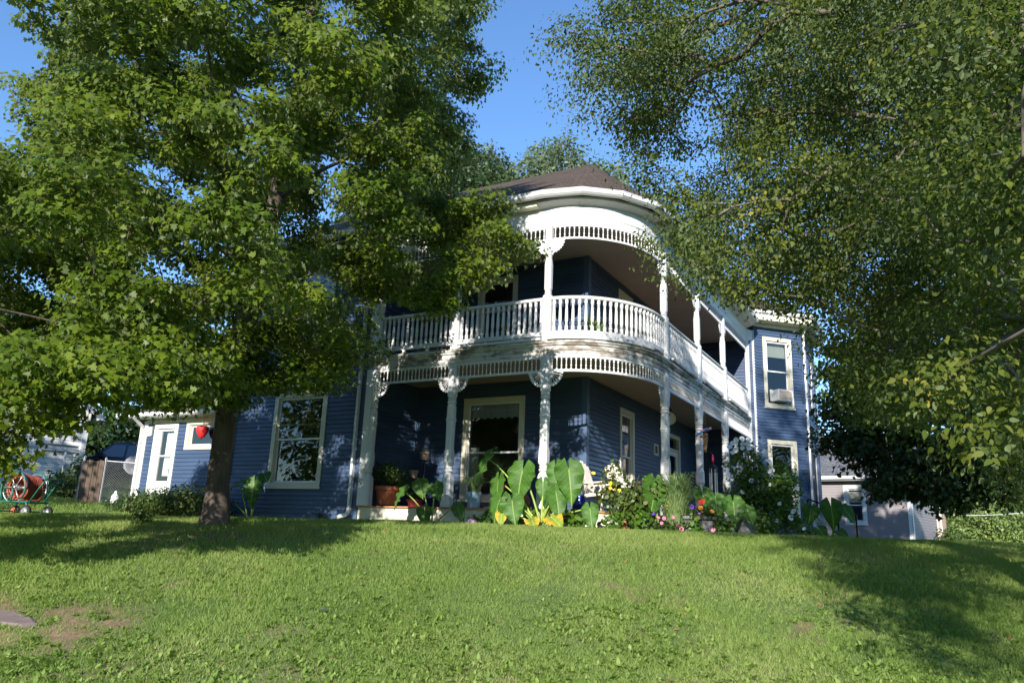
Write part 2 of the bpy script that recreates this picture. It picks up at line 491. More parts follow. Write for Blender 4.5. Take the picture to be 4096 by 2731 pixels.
DIRT = [(-9.6,8.0,1.3,.8),(-8.2,8.3,.9,.5),(-8.1,4.4,.7,.9),(-7.3,4.6,.6,.85),(-6.6,4.3,.6,.6),(-6.2,3.6,.6,.7),(-5.9,4.2,.4,.6),(-5.36,5.6,.2,.55),(-5.9,4.4,.3,.5),
        (-3.31,5.64,.3,.6),(-1.98,6.6,.25,.4),(-2.56,7.42,.2,.45),(-.33,10.75,.4,.3),(-.7,8.9,.25,.4),(-4.6,5.0,.3,.4)]
def dirt(x, y):
    d = np.zeros_like(x)
    n = fbm(x*1.6, y*1.6, 3, 4)
    for cx, cy, r, a in DIRT:
        q = np.hypot(x-cx, y-cy)/r
        d = np.maximum(d, a*np.clip(1.5-q+(n-.5)*1.7, 0, 1))
    d = np.maximum(d, np.clip((fbm(x*2.3, y*2.3, 21, 3)-.68)*5, 0, .7))
    return np.clip(d*(.35+1.1*vnoise(x*7, y*7, 33)), 0, 1)

def build_ground():
    rs = np.concatenate((np.linspace(.3, 4, 10), np.linspace(4.15, 20, 130), np.geomspace(20.6, 3500, 46)))
    fa = math.atan2(CF[1], CF[0])
    inn = np.linspace(-.85, .85, 200); out = np.linspace(.85, 2*math.pi-.85, 40)[1:-1]
    an = np.concatenate((inn, out)) + fa
    A, Rr = np.meshgrid(an, rs); X = Rr*np.cos(A); Y = Rr*np.sin(A)
    Z = ground(X, Y) + (fbm(X*1.3, Y*1.3, 9, 3)-.5)*.05*np.clip(Rr/6, 0, 1)*(Rr < 60)
    V = np.stack((X, Y, Z), -1).reshape(-1, 3)
    na = len(an); nr = len(rs)
    i = np.arange(nr-1)[:, None]*na; k = np.arange(na)[None]; k2 = (k+1) % na
    Q = np.stack((i+k, i+na+k, i+na+k2, i+k2), -1).reshape(-1, 4)
    V = np.concatenate((V, [[0, 0, -1.65]]))
    T = np.stack((np.full(na, len(V)-1), np.arange(na), (np.arange(na)+1) % na), -1)
    sizes = np.concatenate((np.full(len(Q), 4), np.full(na, 3)))
    m, nt, b = new_mat('lawn_soil')
    at = N(nt, 'ShaderNodeAttribute', attribute_name='dirt')
    soil = ramp(nt, noise(nt, 9, 6, .7), [(.25, (.13,.085,.055)), (.55, (.24,.16,.105)), (.8, (.33,.23,.15))])
    turf = ramp(nt, noise(nt, 14, 6, .75), [(.25, (.05,.085,.025)), (.5, (.09,.14,.045)), (.8, (.16,.19,.08))])
    mx = N(nt, 'ShaderNodeMix', data_type='RGBA')
    nt.links.new(at.outputs['Fac'], mx.inputs['Factor']); nt.links.new(turf, mx.inputs['A']); nt.links.new(soil, mx.inputs['B'])
    nt.links.new(mx.outputs['Result'], b.inputs['Base Color']); b.inputs['Roughness'].default_value = .95
    b.inputs['Specular IOR Level'].default_value = .1
    bump(nt, b, noise(nt, 30, 5, .7), .6, .02)
    o = np_mesh('ground', V, sizes, np.concatenate((Q.ravel(), T.ravel())), m, smooth=True)
    a = o.data.attributes.new('dirt', 'FLOAT', 'POINT')
    a.data.foreach_set('value', dirt(V[:, 0], V[:, 1]).astype(np.float32))
    o['kind'] = 'structure'
build_ground()

def in_house(x, y):
    p = ((x > -20.1) & (x < XC+.2) & (y > YF-.1)) | ((x >= XC-.1) & (x < XC+1.85) & (y > YC-.2)) | ((x > XC-.3) & (((x-XC)/1.85)**2+((y-YC)/2.2)**2 < 1)) | ((x < XC+3.4) & (y > YC+10) & (x > XC))
    return p

def build_grass():
    n = 900000
    # more blades near the camera, all over the lawn the camera could see from here or a step aside
    r = 4.4*np.exp(rng.random(n)*math.log(30/4.4)); r = np.where(rng.random(n) < .5, 5.4+rng.random(n)**1.1*13, r)
    a = (rng.random(n)-.5)*2.0
    a = np.where(np.abs(a) > .72, np.where(rng.random(n) < .55, a, a*.7), a)
    fa = math.atan2(CF[1], CF[0])
    x = r*np.cos(fa+a); y = r*np.sin(fa+a)
    d = dirt(x, y)
    keep = (rng.random(n) > d*.80) & ~in_house(x, y) & (np.hypot(x+10.23, y-8.81) > .42)
    x, y, r = x[keep], y[keep], r[keep]; n = len(x)
    z = ground(x, y) - .012
    pn = fbm(x*.9, y*.9, 40, 3)
    h = (.028+.035*rng.random(n))*(.75+.6*pn)*np.clip(r/9, .9, 1.8)
    wd = (.0035+.003*rng.random(n))*np.clip(r/7, 1, 2.6)
    th = rng.random(n)*2*math.pi; ln = rng.random(n)*.9+.15; la = rng.random(n)*2*math.pi
    dx = np.cos(th)*wd; dy = np.sin(th)*wd
    tx = x+np.cos(la)*ln*h; ty = y+np.sin(la)*ln*h
    V = np.empty((n, 3, 3)); V[:, 0] = np.stack((x-dx, y-dy, z), -1); V[:, 1] = np.stack((x+dx, y+dy, z), -1); V[:, 2] = np.stack((tx, ty, z+h), -1)
    m = mat_leaf('grass_blade', [(.125,.200,.044), (.176,.260,.060), (.222,.305,.078), (.285,.338,.112), (.43,.40,.21)], None, .42, .6, .2, .5)
    o = np_mesh('lawn_grass', V.reshape(-1, 3), np.full(n, 3), np.arange(3*n), m)
    tag(o, 'short mown grass covering the sloping lawn', 'grass', kind='stuff')
build_grass()

def leaf_mesh(name, pos, nor, tan, size, templ, mat, parent=None, bend=0.0):
    """one leaf polygon per position. templ: outline (along, across) of a unit leaf"""
    T = np.array(templ, float); k = len(T)
    nor = nor/np.linalg.norm(nor, axis=1, keepdims=True)
    tan = tan - nor*np.sum(tan*nor, 1, keepdims=True); tan /= np.linalg.norm(tan, axis=1, keepdims=True)+1e-9
    bi = np.cross(nor, tan)
    V = pos[:, None] + size[:, None, None]*(T[None, :, 0, None]*tan[:, None] + T[None, :, 1, None]*bi[:, None] + (-bend*(T[None, :, 0, None]**2) + bend*1.2*np.abs(T[None, :, 1, None]))*nor[:, None])
    n = len(pos)
    return np_mesh(name, V.reshape(-1, 3), np.full(n, k), np.arange(n*k), mat, parent)

ELM = [(0,0),(.12,-.2),(.38,-.29),(.7,-.2),(1,.02),(.7,.2),(.38,.29),(.12,.2)]
OVAL = [(0,0),(.25,-.2),(.6,-.2),(1,0),(.6,.2),(.25,.2)]
ROUND = [(0,0),(.2,-.33),(.6,-.36),(1,0),(.6,.36),(.2,.33)]
MAPLE = [(0,0),(.02,-.22),(.18,-.55),(.34,-.26),(.62,-.42),(.66,-.17),(1,0),(.66,.17),(.62,.42),(.34,.26),(.18,.55),(.02,.22)]

def build_weeds():
    """broad leaved weeds in the rough grass at the foot of the slope"""
    n = 19000
    r = 5.6+rng.random(n)**1.15*5.6; a = (rng.random(n)-.5)*1.5; fa = math.atan2(CF[1], CF[0])
    x = r*np.cos(fa+a); y = r*np.sin(fa+a)
    # the rough band is the lowest part of the slope; elsewhere only scattered plants
    u = x*CF[0]+y*CF[1]
    band = np.clip(1.15-(u-6.9)/1.5 + (fbm(x*1.1, y*1.1, 61, 3)-.5)*3.2, 0, 1)
    left = np.clip(((-x-6.2)/2.0), 0, 1)*np.clip(1.5-(r-8.2)/2.2, 0, 1)
    keep = (rng.random(n) < np.maximum(np.maximum(band, left*.6), .035)) & (dirt(x, y) < .6)
    x, y = x[keep], y[keep]; n = len(x); k = 6
    c = np.stack((x, y, ground(x, y)+.004), -1)
    pos = np.repeat(c, k, 0); m = n*k
    a = rng.random(m)*2*math.pi; el = .45+rng.random(m)*.85
    tan = np.stack((np.cos(a)*np.cos(el), np.sin(a)*np.cos(el), np.sin(el)), -1)
    nor = np.stack((-np.cos(a)*np.sin(el), -np.sin(a)*np.sin(el), np.cos(el)), -1) + rng.normal(0, .25, (m, 3))
    size = np.repeat(.026+rng.random(n)**2*.045, k)*(.6+.6*rng.random(m))
    pos[:, :2] += rng.normal(0, .012, (m, 2))
    mt = mat_leaf('weed_leaf', [(.115,.195,.035), (.165,.255,.05), (.22,.31,.07), (.30,.35,.12)], None, .35, .5, .3, .3)
    o = leaf_mesh('lawn_weeds', pos, nor, tan, size, OVAL, mt, None, .35)
    tag(o, 'broad leaved weeds growing in the rough grass at the foot of the lawn', 'weeds', kind='stuff')
    n = 130
    x = rng.uniform(-7.5, 1.5, n); y = rng.uniform(4.5, 12, n)
    pos = np.stack((x, y, ground(x, y)+.035), -1)
    o = leaf_mesh('fallen_leaves', pos, np.stack((rng.normal(0,.4,n), rng.normal(0,.4,n), np.ones(n)), -1), rng.normal(0,1,(n,3)), .025+.03*rng.random(n), ROUND,
                  mat_leaf('dry_leaf', [(.45,.30,.08), (.34,.16,.06), (.22,.11,.06), (.55,.47,.2)], None, .2), None, .3)
    tag(o, 'scattered dry yellow and brown leaves lying on the lawn', 'fallen leaves', kind='stuff')
build_weeds()

# ------------------------------------------------------------------ the blue house
house = empty('house', (XC, YC, .12), 'two storey blue clapboard house with a white wraparound porch and rounded corner balcony', 'house')

def siding(name, W, s0, s1, z0, z1, holes=(), step=.108, t=.022, mat='blue', parent=None):
    mb = MB()
    k = 0
    while z0+k*step < z1-1e-4:
        zb = z0+k*step; zt = min(zb+step, z1)
        cuts = sorted({zb, zt} | {z for h in holes for z in (h[2], h[3]) if zb < z < zt})
        for a, b in zip(cuts, cuts[1:]):
            segs = [(s0, s1)]
            for h in holes:
                if h[2] < b-1e-6 and h[3] > a+1e-6:
                    ns = []
                    for p, q in segs:
                        if h[0] > p: ns.append((p, min(q, h[0])))
                        if h[1] < q: ns.append((max(p, h[1]), q))
                    segs = [g for g in ns if g[1]-g[0] > 1e-4]
            da = t*(1-(a-zb)/step); db = t*(1-(b-zb)/step)
            for p, q in segs:
                mb.quad(W.P(p, a, da), W.P(q, a, da), W.P(q, b, db), W.P(p, b, db))
                if a == zb: mb.quad(W.P(p, a, 0), W.P(q, a, 0), W.P(q, a, t), W.P(p, a, t))
        k += 1
    return add(name, mb, M[mat], parent or house)

def wall_hole(w): return (w[0]+.05, w[1]-.05, w[2]+.05, w[3]-.05)

def window(W, s0, s1, z0, z1, meet=.5, cas=.115, trim='cream', curtain=None, deep=.05, glass='glass', sill=True, fixed=False, parent=None):
    """casing (the part itself), sashes, panes, sill and curtain"""
    c = MB()
    for a, b, e, f in ((s0, s0+cas, z0, z1), (s1-cas, s1, z0, z1), (s0+cas, s1-cas, z1-cas, z1), (s0+cas, s1-cas, z0, z0+cas*.7)):
        c.wbox(W, a, b, e, f, -.02, .034)
    i0, i1, j0, j1 = s0+cas, s1-cas, z0+cas*.7, z1-cas
    for a, b, e, f in ((i0-.004, i0+.022, j0, j1), (i1-.022, i1+.004, j0, j1), (i0+.022, i1-.022, j1-.022, j1+.004), (i0+.022, i1-.022, j0-.004, j0+.022)):
        c.wbox(W, a, b, e, f, -.14, -.004)
    w = add('window', c, M[trim], parent or house)
    if sill:
        s = MB(); s.wbox(W, s0-.03, s1+.03, z0-.05, z0-.001, -.01, .06); add('sill', s, M[trim], w)
    i0 += .022; i1 -= .022; j0 += .022; j1 -= .022
    zm = j0+(j1-j0)*meet; r = .042
    parts = [(j0, j1, -.055)] if fixed else [(j0, zm+r/2, -.075), (zm-r/2, j1, -.038)]
    for a, b, d in parts:
        q = MB()
        for p0, p1, q0, q1 in ((i0, i0+r, a, b), (i1-r, i1, a, b), (i0+r, i1-r, b-r, b), (i0+r, i1-r, a, a+r)):
            q.wbox(W, p0, p1, q0, q1, d-.016, d+.016)
        sh = add('sash', q, M['white_clean'], w)
        g = MB(); g.quad(W.P(i0+r-.003, a+r-.003, d), W.P(i1-r+.003, a+r-.003, d), W.P(i1-r+.003, b-r+.003, d), W.P(i0+r-.003, b-r+.003, d))
        add('pane', g, M[glass], w)
    if curtain:
        for kind, p0, p1, q0, q1 in curtain:
            cu = MB(); n = 48; base = None
            for k in range(n):
                a, b = p0+(p1-p0)*k/n, p0+(p1-p0)*(k+1)/n
                amp = .018 if kind != 'blind' else 0
                fa = -.17+amp*math.sin(k*1.9)+amp*.6*math.sin(k*.83); fb = -.17+amp*math.sin((k+1)*1.9)+amp*.6*math.sin((k+1)*.83)
                hem0 = q0 + (.05*abs(math.sin(k*.5)) if kind == 'lace' else 0); hem1 = q0 + (.05*abs(math.sin((k+1)*.5)) if kind == 'lace' else 0)
                cu.quad(W.P(a, hem0, fa), W.P(b, hem1, fb), W.P(b, q1, fb), W.P(a, q1, fa))
            add('curtain' if kind != 'blind' else 'blind', cu, M['blind' if kind == 'blind' else 'curtain'], w)
    return w

WA = Wall((XC-4.84, YC), (1, 0), (0, -1))            # wall behind the front porch
WB = Wall((XC, YC), (0, 1), (1, 0))                  # wall behind the side porch
WL = Wall((-16.25, YF), (1, 0), (0, -1))             # front of the left block
WS = Wall((XC-4.84, YF), (0, 1), (1, 0))             # its inner side, seen in the porch
WE = Wall((XC, YC+9.6), (1, 0), (0, -1))             # end of the side porch
WC = Wall((XC+1.95, YC+9.8), (1, 1), (1, -1))        # canted face of the bay
WD = Wall((XC+3.378, YC+11.228), (0, 1), (1, 0))     # long face of the bay
WW = Wall((-20.0, YF+.03), (1, 0), (0, -1))          # one storey wing at the left

wa1 = (XC*0+1.46, 3.22, .80, 3.33)                   # porch window on WA
wa2 = (1.72, 2.90, 4.75, 6.50)
wb1 = (2.17, 3.23, .75, 3.32)
wb2 = (2.03, 3.10, 4.60, 6.52)
wl1 = (-14.87+16.25, -13.10+16.25, .95, 3.33)
wl2 = (-14.7+16.25, -13.2+16.25, 4.75, 6.6)
wc1 = (.36, 1.50, 4.52, 6.96); wc2 = (.39, 1.52, .85, 3.41)
wd1 = (.34, 2.1, .95, 3.3); wd2 = (.4, 2.0, 4.6, 6.8)
ww1 = (-18.20+20, -16.42+20, 1.94, 2.76); wdoor = (.46, 1.46, .36, 2.68)
bdoor = (6.15, 7.48, ZF, 3.2)
siding('wall', WA, 0, 4.84, ZF-.05, ZC2, [wall_hole(wa1), wall_hole(wa2)])
siding('wall', WB, 0, 9.6, ZF-.05, ZC2, [wall_hole(wb1), wall_hole(wb2), (bdoor[0]+.05, bdoor[1]-.05, ZF-.06, bdoor[3]-.05)])
siding('wall', WL, 0, 4.36, .10, 7.12, [wall_hole(wl1), wall_hole(wl2)])
siding('wall', WS, 0, 2.12, ZF-.05, ZC2)
siding('wall', WE, 0, 1.95, ZF-.05, ZC2)
siding('wall', WC, 0, 2.02, .10, 7.40, [wall_hole(wc1), wall_hole(wc2)])
siding('wall', WD, 0, 2.45, .10, 7.40, [wall_hole(wd1), wall_hole(wd2)])
siding('wall', WW, 0, 3.75, .10, 2.84, [wall_hole(ww1), (wdoor[0]+.05, wdoor[1]-.05, .09, wdoor[3]-.05)])
mb = MB()                                             # the sides nobody sees from the lawn
def plain(a, b, z0, z1): mb.quad((a[0],a[1],z0), (b[0],b[1],z0), (b[0],b[1],z1), (a[0],a[1],z1))
yb = YC+16.5
for a, b, z0, z1 in (((-16.25,YF+.01),(-16.25,YC+5.3),.1,7.12), ((-16.25,YC+5.3),(XC-5.5,YC+5.3),.1,7.12), ((XC-5.5,YC+5.3),(XC-5.5,yb),.1,7.12), ((XC-5.5,yb),(XC+1.95,yb),.1,7.4),
                     ((XC+1.95,yb),(XC+1.95,YC+15.1),.1,7.4), ((XC+1.95,YC+15.1),(XC+3.378,YC+13.678),.1,7.4), ((-20,YF+.03),(-20,YF+3.6),.1,2.84), ((-20,YF+3.6),(-16.25,YF+3.6),.1,2.84)):
    plain(a, b, z0, z1)
add('wall', mb, M['blue'], house)
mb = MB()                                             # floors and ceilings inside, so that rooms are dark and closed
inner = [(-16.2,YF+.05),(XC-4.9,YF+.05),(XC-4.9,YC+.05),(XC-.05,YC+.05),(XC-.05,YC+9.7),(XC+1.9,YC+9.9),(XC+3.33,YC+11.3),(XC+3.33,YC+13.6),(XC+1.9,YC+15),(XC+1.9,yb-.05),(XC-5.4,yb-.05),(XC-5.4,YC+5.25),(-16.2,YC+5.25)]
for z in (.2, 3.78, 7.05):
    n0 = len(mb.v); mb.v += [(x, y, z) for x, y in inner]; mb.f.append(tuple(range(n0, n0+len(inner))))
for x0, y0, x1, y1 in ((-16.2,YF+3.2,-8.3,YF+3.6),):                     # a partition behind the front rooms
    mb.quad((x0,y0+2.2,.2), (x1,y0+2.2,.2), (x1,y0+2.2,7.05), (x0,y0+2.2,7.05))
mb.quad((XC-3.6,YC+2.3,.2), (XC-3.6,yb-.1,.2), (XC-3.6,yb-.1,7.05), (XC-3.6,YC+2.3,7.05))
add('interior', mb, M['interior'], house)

i0 = wa1[0]+.14; i1 = wa1[1]-.14
window(WA, *wa1, .46, curtain=[('lace', i0, i1, 2.80, 3.22), ('side', i0, i0+.26, .85, 2.1)])
window(WA, *wa2, .5, .11)
window(WB, *wb1, .53, curtain=[('lace', wb1[0]+.13, wb1[1]-.13, 2.52, 2.72), ('sheer', wb1[0]+.13, wb1[1]-.13, 2.05, 2.45)])
window(WB, *wb2, .5, .11)
window(WL, *wl1, .505, .125)
window(WL, *wl2, .5, .11)
window(WC, *wc1, .52, .13, glass='glass_dark', curtain=[('blind', .5, 1.36, 6.30, 6.82)])
window(WC, *wc2, .55, .13, glass='glass_dark', curtain=[('sheer', .53, 1.38, .98, 2.35)])
window(WD, *wd1, .5, .07, 'blue_trim', fixed=True, glass='glass_side')
window(WD, *wd2, .5, .07, 'blue_trim', glass='glass_side')
wwin = window(WW, *ww1, .5, .13, fixed=True, sill=False)

# doors
def door(W, s0, s1, z0, z1, trim, leafmat, glass, handle_side, transom=None, blind=False):
    c = MB(); cas = .12
    for a, b, e, f in ((s0, s0+cas, z0, z1), (s1-cas, s1, z0, z1), (s0+cas, s1-cas, z1-cas, z1)): c.wbox(W, a, b, e, f, -.12, .034)
    if transom: c.wbox(W, s0+cas, s1-cas, transom-.06, transom, -.12, .02)
    fr = add('door', c, M[trim], house)
    a0, a1, b0, b1 = s0+cas+.004, s1-cas-.004, z0+.02, (transom-.065 if transom else z1-cas-.004)
    g = glass; q = MB()
    for p0, p1, q0, q1 in ((a0, g[0], b0, b1), (g[1], a1, b0, b1), (g[0], g[1], b0, g[2]), (g[0], g[1], g[3], b1)): q.wbox(W, p0, p1, q0, q1, -.07, -.02)
    if not transom: q.wbox(W, g[0], g[1], (g[2]+g[3])/2-.02, (g[2]+g[3])/2+.02, -.065, -.03)
    add('door_leaf', q, M[leafmat], fr)
    p = MB(); p.quad(W.P(g[0]-.002, g[2]-.002, -.047), W.P(g[1]+.002, g[2]-.002, -.047), W.P(g[1]+.002, g[3]+.002, -.047), W.P(g[0]-.002, g[3]+.002, -.047))
    add('pane', p, M['glass'], fr)
    if transom:
        p = MB(); p.quad(W.P(a0, transom, -.06), W.P(a1, transom, -.06), W.P(a1, z1-cas, -.06), W.P(a0, z1-cas, -.06)); add('pane', p, M['glass'], fr)
    if blind:
        p = MB(); p.wbox(W, g[0]+.13, g[1]-.01, g[2]+.15, g[3]-.05, -.125, -.115); add('blind', p, M['blind'], fr)
    h = MB(); hs = a1-.06 if handle_side > 0 else a0+.06
    h.wbox(W, hs-.02, hs+.02, b0+.92, b0+1.08, -.022, -.008)
    h.tube([W.P(hs, b0+1.02, -.012), W.P(hs, b0+1.02, .035), W.P(hs-handle_side*.08, b0+1.02, .035)], .012, 6)
    add('handle', h, M['dark_metal'], fr)
    return fr
door(WW, *wdoor, 'white_clean', 'white_clean', (.73, 1.25, 1.09, 2.49), 1, None, True)
door(WB, *bdoor, 'cream', 'white_clean', (6.45, 7.18, 1.55, 2.55), -1, 2.76)
# strips of trim where walls meet
def board(name, W, s0, s1, z0, z1, d, mat):
    b = MB(); b.wbox(W, s0, s1, z0, z1, -.02, d); return add(name, b, M[mat], house)
board('corner_board', WA, 4.72, 4.86, ZF, ZC2, .03, 'blue_trim')
board('corner_board', WB, -.031, .12, ZF, ZC2, .03, 'blue_trim')
board('corner_board', WS, 2.04, 2.12, ZF, ZC2, .028, 'blue_trim')
board('corner_board', WC, 1.90, 2.05, .1, 7.38, .032, 'blue_trim')
board('corner_board', WD, -.005, .12, .1, 7.38, .032, 'blue_trim')
board('corner_board', WD, 2.36, 2.47, .1, 7.38, .03, 'blue_trim')
board('corner_board', WL, 0, .05, .1, 2.9, .024, 'blue')
board('corner_board', WL, 4.24, 4.37, .1, 6.7, .026, 'blue_trim')
board('corner_board', WW, -.02, .14, .05, 2.84, .034, 'white_clean')
board('wall_box', WW, .15, .36, 2.36, 2.62, .05, 'cream')
board('frieze_board', WW, .14, 3.7, 2.70, 2.84, .03, 'cream')

# foundation
mb = MB()
def stones(W, s0, s1, z0, z1, d0, d1):
    s = s0
    while s < s1-.02:
        e = min(s1, s+rnd.uniform(.28, .6)); z = z0
        mb.wbox(W, s+.008, e-.008, z, z1-rnd.uniform(0, .02), d0, d1+rnd.uniform(-.03, .03)); s = e
stones(WL, 0, 4.36, -.25, .10, -.25, -.012); stones(WW, 0, 3.75, -.1, .10, -.25, -.012)
stones(WC, 0, 2.02, -.3, .10, -.25, -.012); stones(WD, 0, 2.45, -.3, .10, -.25, -.012)
# ------------------------------------------------------------------ porch
AX, BY = 1.77, 2.12                                    # half axes of the rounded corner
def porch_path(x0=-4.82, y1=9.5, arc=22, front=12, side=20):
    P = []
    for i in range(front): P.append((XC+x0+(0-x0)*i/front, YC-BY, 0, -1))
    for i in range(arc+1):
        t = -math.pi/2 + (math.pi/2)*i/arc
        nx, ny = math.cos(t)/AX, math.sin(t)/BY; l = math.hypot(nx, ny)
        P.append((XC+AX*math.cos(t), YC+BY*math.sin(t), nx/l, ny/l))
    for i in range(1, side+1): P.append((XC+AX, YC+y1*i/side, 1, 0))
    return P
PATH = porch_path()
PLEN = np.concatenate(([0], np.cumsum([math.hypot(b[0]-a[0], b[1]-a[1]) for a, b in zip(PATH, PATH[1:])])))
def along(s):
    s = max(0, min(PLEN[-1], s)); i = min(len(PATH)-2, int(np.searchsorted(PLEN, s, 'right'))-1)
    f = (s-PLEN[i])/(PLEN[i+1]-PLEN[i]); a, b = PATH[i], PATH[i+1]
    q = [a[k]+(b[k]-a[k])*f for k in range(4)]; l = math.hypot(q[2], q[3]); return (q[0], q[1], q[2]/l, q[3]/l)
def sub(s0, s1):
    return [along(s0)] + [PATH[i] for i in range(len(PATH)) if s0+1e-3 < PLEN[i] < s1-1e-3] + [along(s1)]
LA = 4.82; LARC = float(PLEN[12+22]-PLEN[12])
S_POST = [.22, 4.82-2.37, 4.82-.03, LA+LARC+.40, LA+LARC+3.28, LA+LARC+6.12]   # stations of the posts
S_END = LA+LARC+9.42

# foundation stones following the porch edge
k = .0
s = 0.0
while s < S_END-.1:
    e = min(s+rnd.uniform(.3, .65), S_END); a = along(s+.008); b = along(e-.008); j = rnd.uniform(-.04, .01); zt = .235+rnd.uniform(-.03, 0)
    mb.hexa([(a[0]+a[2]*j, a[1]+a[3]*j, -.3), (b[0]+b[2]*j, b[1]+b[3]*j, -.3), (b[0]-b[2]*.25, b[1]-b[3]*.25, -.3), (a[0]-a[2]*.25, a[1]-a[3]*.25, -.3),
             (a[0]+a[2]*j, a[1]+a[3]*j, zt), (b[0]+b[2]*j, b[1]+b[3]*j, zt), (b[0]-b[2]*.25, b[1]-b[3]*.25, zt), (a[0]-a[2]*.25, a[1]-a[3]*.25, zt)])
    s = e
add('foundation', mb, M['stone'], house)

def flat_strip(z, off, uvs=True):
    """floor or ceiling between the walls and the porch edge"""
    m = MB()
    inner = []
    for x, y, nx, ny in PATH:
        ix = x if x < XC else XC; iy = YC if y < YC else y
        inner.append((ix, iy))
    for (a, ia), (b, ib) in zip(zip(PATH, inner), zip(PATH[1:], inner[1:])):
        pa = (a[0]+a[2]*off, a[1]+a[3]*off, z); pb = (b[0]+b[2]*off, b[1]+b[3]*off, z); qa = (*ia, z); qb = (*ib, z)
        front = a[1] < YC and (a[0]-XC)/AX < -(a[1]-YC)/BY*.999
        uv = (lambda p: (p[0]*1.0, p[1]*1.0)) if front else (lambda p: (p[1], p[0]))
        if ia == ib: m.tri(pa, pb, qb, [uv(pa), uv(pb), uv(qb)])
        else: m.quad(pa, pb, qb, qa, [uv(p) for p in (pa, pb, qb, qa)])
    return m
add('porch_floor', flat_strip(ZF-.012, 0), M['deck'], house)
add('porch_ceiling', flat_strip(ZC1, -.03), M['ceil_low'], house)
add('balcony_floor', flat_strip(ZD-.03, -.02), M['deck'], house)
add('balcony_ceiling', flat_strip(ZC2, -.03), M['ceil_up'], house)
m = MB(); m.sweep(sub(0, S_END), [(-.12, ZF-.035), (.045, ZF-.035), (.045, ZF), (-.12, ZF)]); add('floor_edge', m, M['nosing'], house)
m = MB(); m.sweep(sub(0, S_END), [(-.04, .21), (0, .21), (0, ZF-.036), (-.04, ZF-.036)]); add('porch_skirt', m, M['cream'], house)

# beam, fascia and deck edge between the storeys: weathered
m = MB(); m.sweep(sub(0, S_END), [(-.06, 3.735), (.035, 3.735), (.035, 3.83), (.05, 3.845), (.05, 3.93), (.085, 3.95), (.085, 3.975), (.11, 3.995), (.11, 4.03), (-.06, 4.03)])
add('balcony_fascia', m, M['worn'], house)
m = MB(); m.sweep(sub(0, S_END), [(-.1, 4.032), (.10, 4.032), (.10, 4.062), (-.1, 4.062)]); add('deck_edge', m, M['worn'], house)
# upper entablature, soft cornice and soffit
m = MB(); m.sweep(sub(0, S_END), [(-.06, 6.685), (.03, 6.685), (.03, 6.83), (.042, 6.835), (.042, 7.13), (-.06, 7.13)]); add('entablature', m, M['white_clean'], house)
m = MB(); m.sweep(sub(LA-.25, S_END), [(.0, 7.132), (.06, 7.132), (.10, 7.15), (.17, 7.175), (.22, 7.19), (.25, 7.19), (.25, 7.25), (.22, 7.255), (.0, 7.255)]); add('cornice', m, M['cornice'], house)
m = MB(); m.sweep(sub(0, LA-.251), [(.0, 7.132), (.26, 7.132), (.26, 7.26), (.0, 7.26)]); add('soffit', m, M['gutter_cream'], house)

# loose strips left from the old deck trim
m = MB(); m.sweep(sub(S_POST[1]+.15, S_POST[2]-.1), [(.10, 4.064), (.135, 4.064), (.135, 4.12), (.10, 4.12)]); add('loose_board', m, M['white'], house)
m = MB()
a = sub(S_POST[2]+.05, S_POST[2]+2.55); m.sweep([(x, y, nx, ny) for x, y, nx, ny in a], [(.10, 4.064), (.145, 4.064), (.145, 4.145), (.10, 4.145)]); add('loose_board', m, M['white_clean'], house)
m = MB()
for s_, zz, l in ((S_POST[3]+.25, 4.10, 1.9), (S_POST[4]+.3, 4.10, 1.7), (S_POST[5]+.2, 4.10, 2.4)):
    p, q = along(s_), along(s_+l); m.bar((p[0]+.12, p[1], zz+.03), (q[0]+.14, q[1], zz-.05), .05, .05)
    p, q = along(s_-.1), along(s_+l*.8); m.bar((p[0]+.05, p[1], zz+.055), (q[0]+.05, q[1], zz+.05), .04, .04)
add('loose_board', m, M['worn'], house)

# posts -----------------------------------------------------------
def lower_post():
    m = MB(); q = 1.0
    m.lathe([(.115,0,q),(.115,.30,q),(.108,.62,q),(.085,.72,0.6),(.07,.74,0),(.10,.77,0),(.10,.80,0),(.078,.82,0),(.100,.85,0),(.078,.88,0),(.088,.90,.7),(.098,.93,q),(.098,1.16,q),(.092,1.18,q),(.100,1.20,q),
             (.090,1.22,.8),(.082,1.30,.8),(.087,1.75,.8),(.090,1.88,.8),(.098,1.90,q),(.098,1.93,q),(.088,1.95,.9),(.086,2.22,.9),(.075,2.26,.2),(.102,2.29,0),(.102,2.32,0),(.078,2.34,0),(.104,2.37,0),(.08,2.40,0),(.085,2.42,.8),(.092,2.46,q),(.092,3.20,q)], n=16, rot=math.pi/16, sq=q)
    return m
def upper_post():
    m = MB(); q = 1.0
    m.lathe([(.10,0,q),(.10,1.02,q),(.085,1.06,.7),(.062,1.08,0),(.088,1.11,0),(.062,1.14,0),(.07,1.16,.5),(.078,1.20,.8),(.080,1.75,.8),(.072,1.85,.6),(.064,1.92,.3),(.08,1.95,0),(.06,1.98,0),(.078,2.01,0),(.065,2.04,.4),(.078,2.07,q),(.08,2.10,q),(.08,2.62,q)], n=16, rot=math.pi/16, sq=q)
    return m
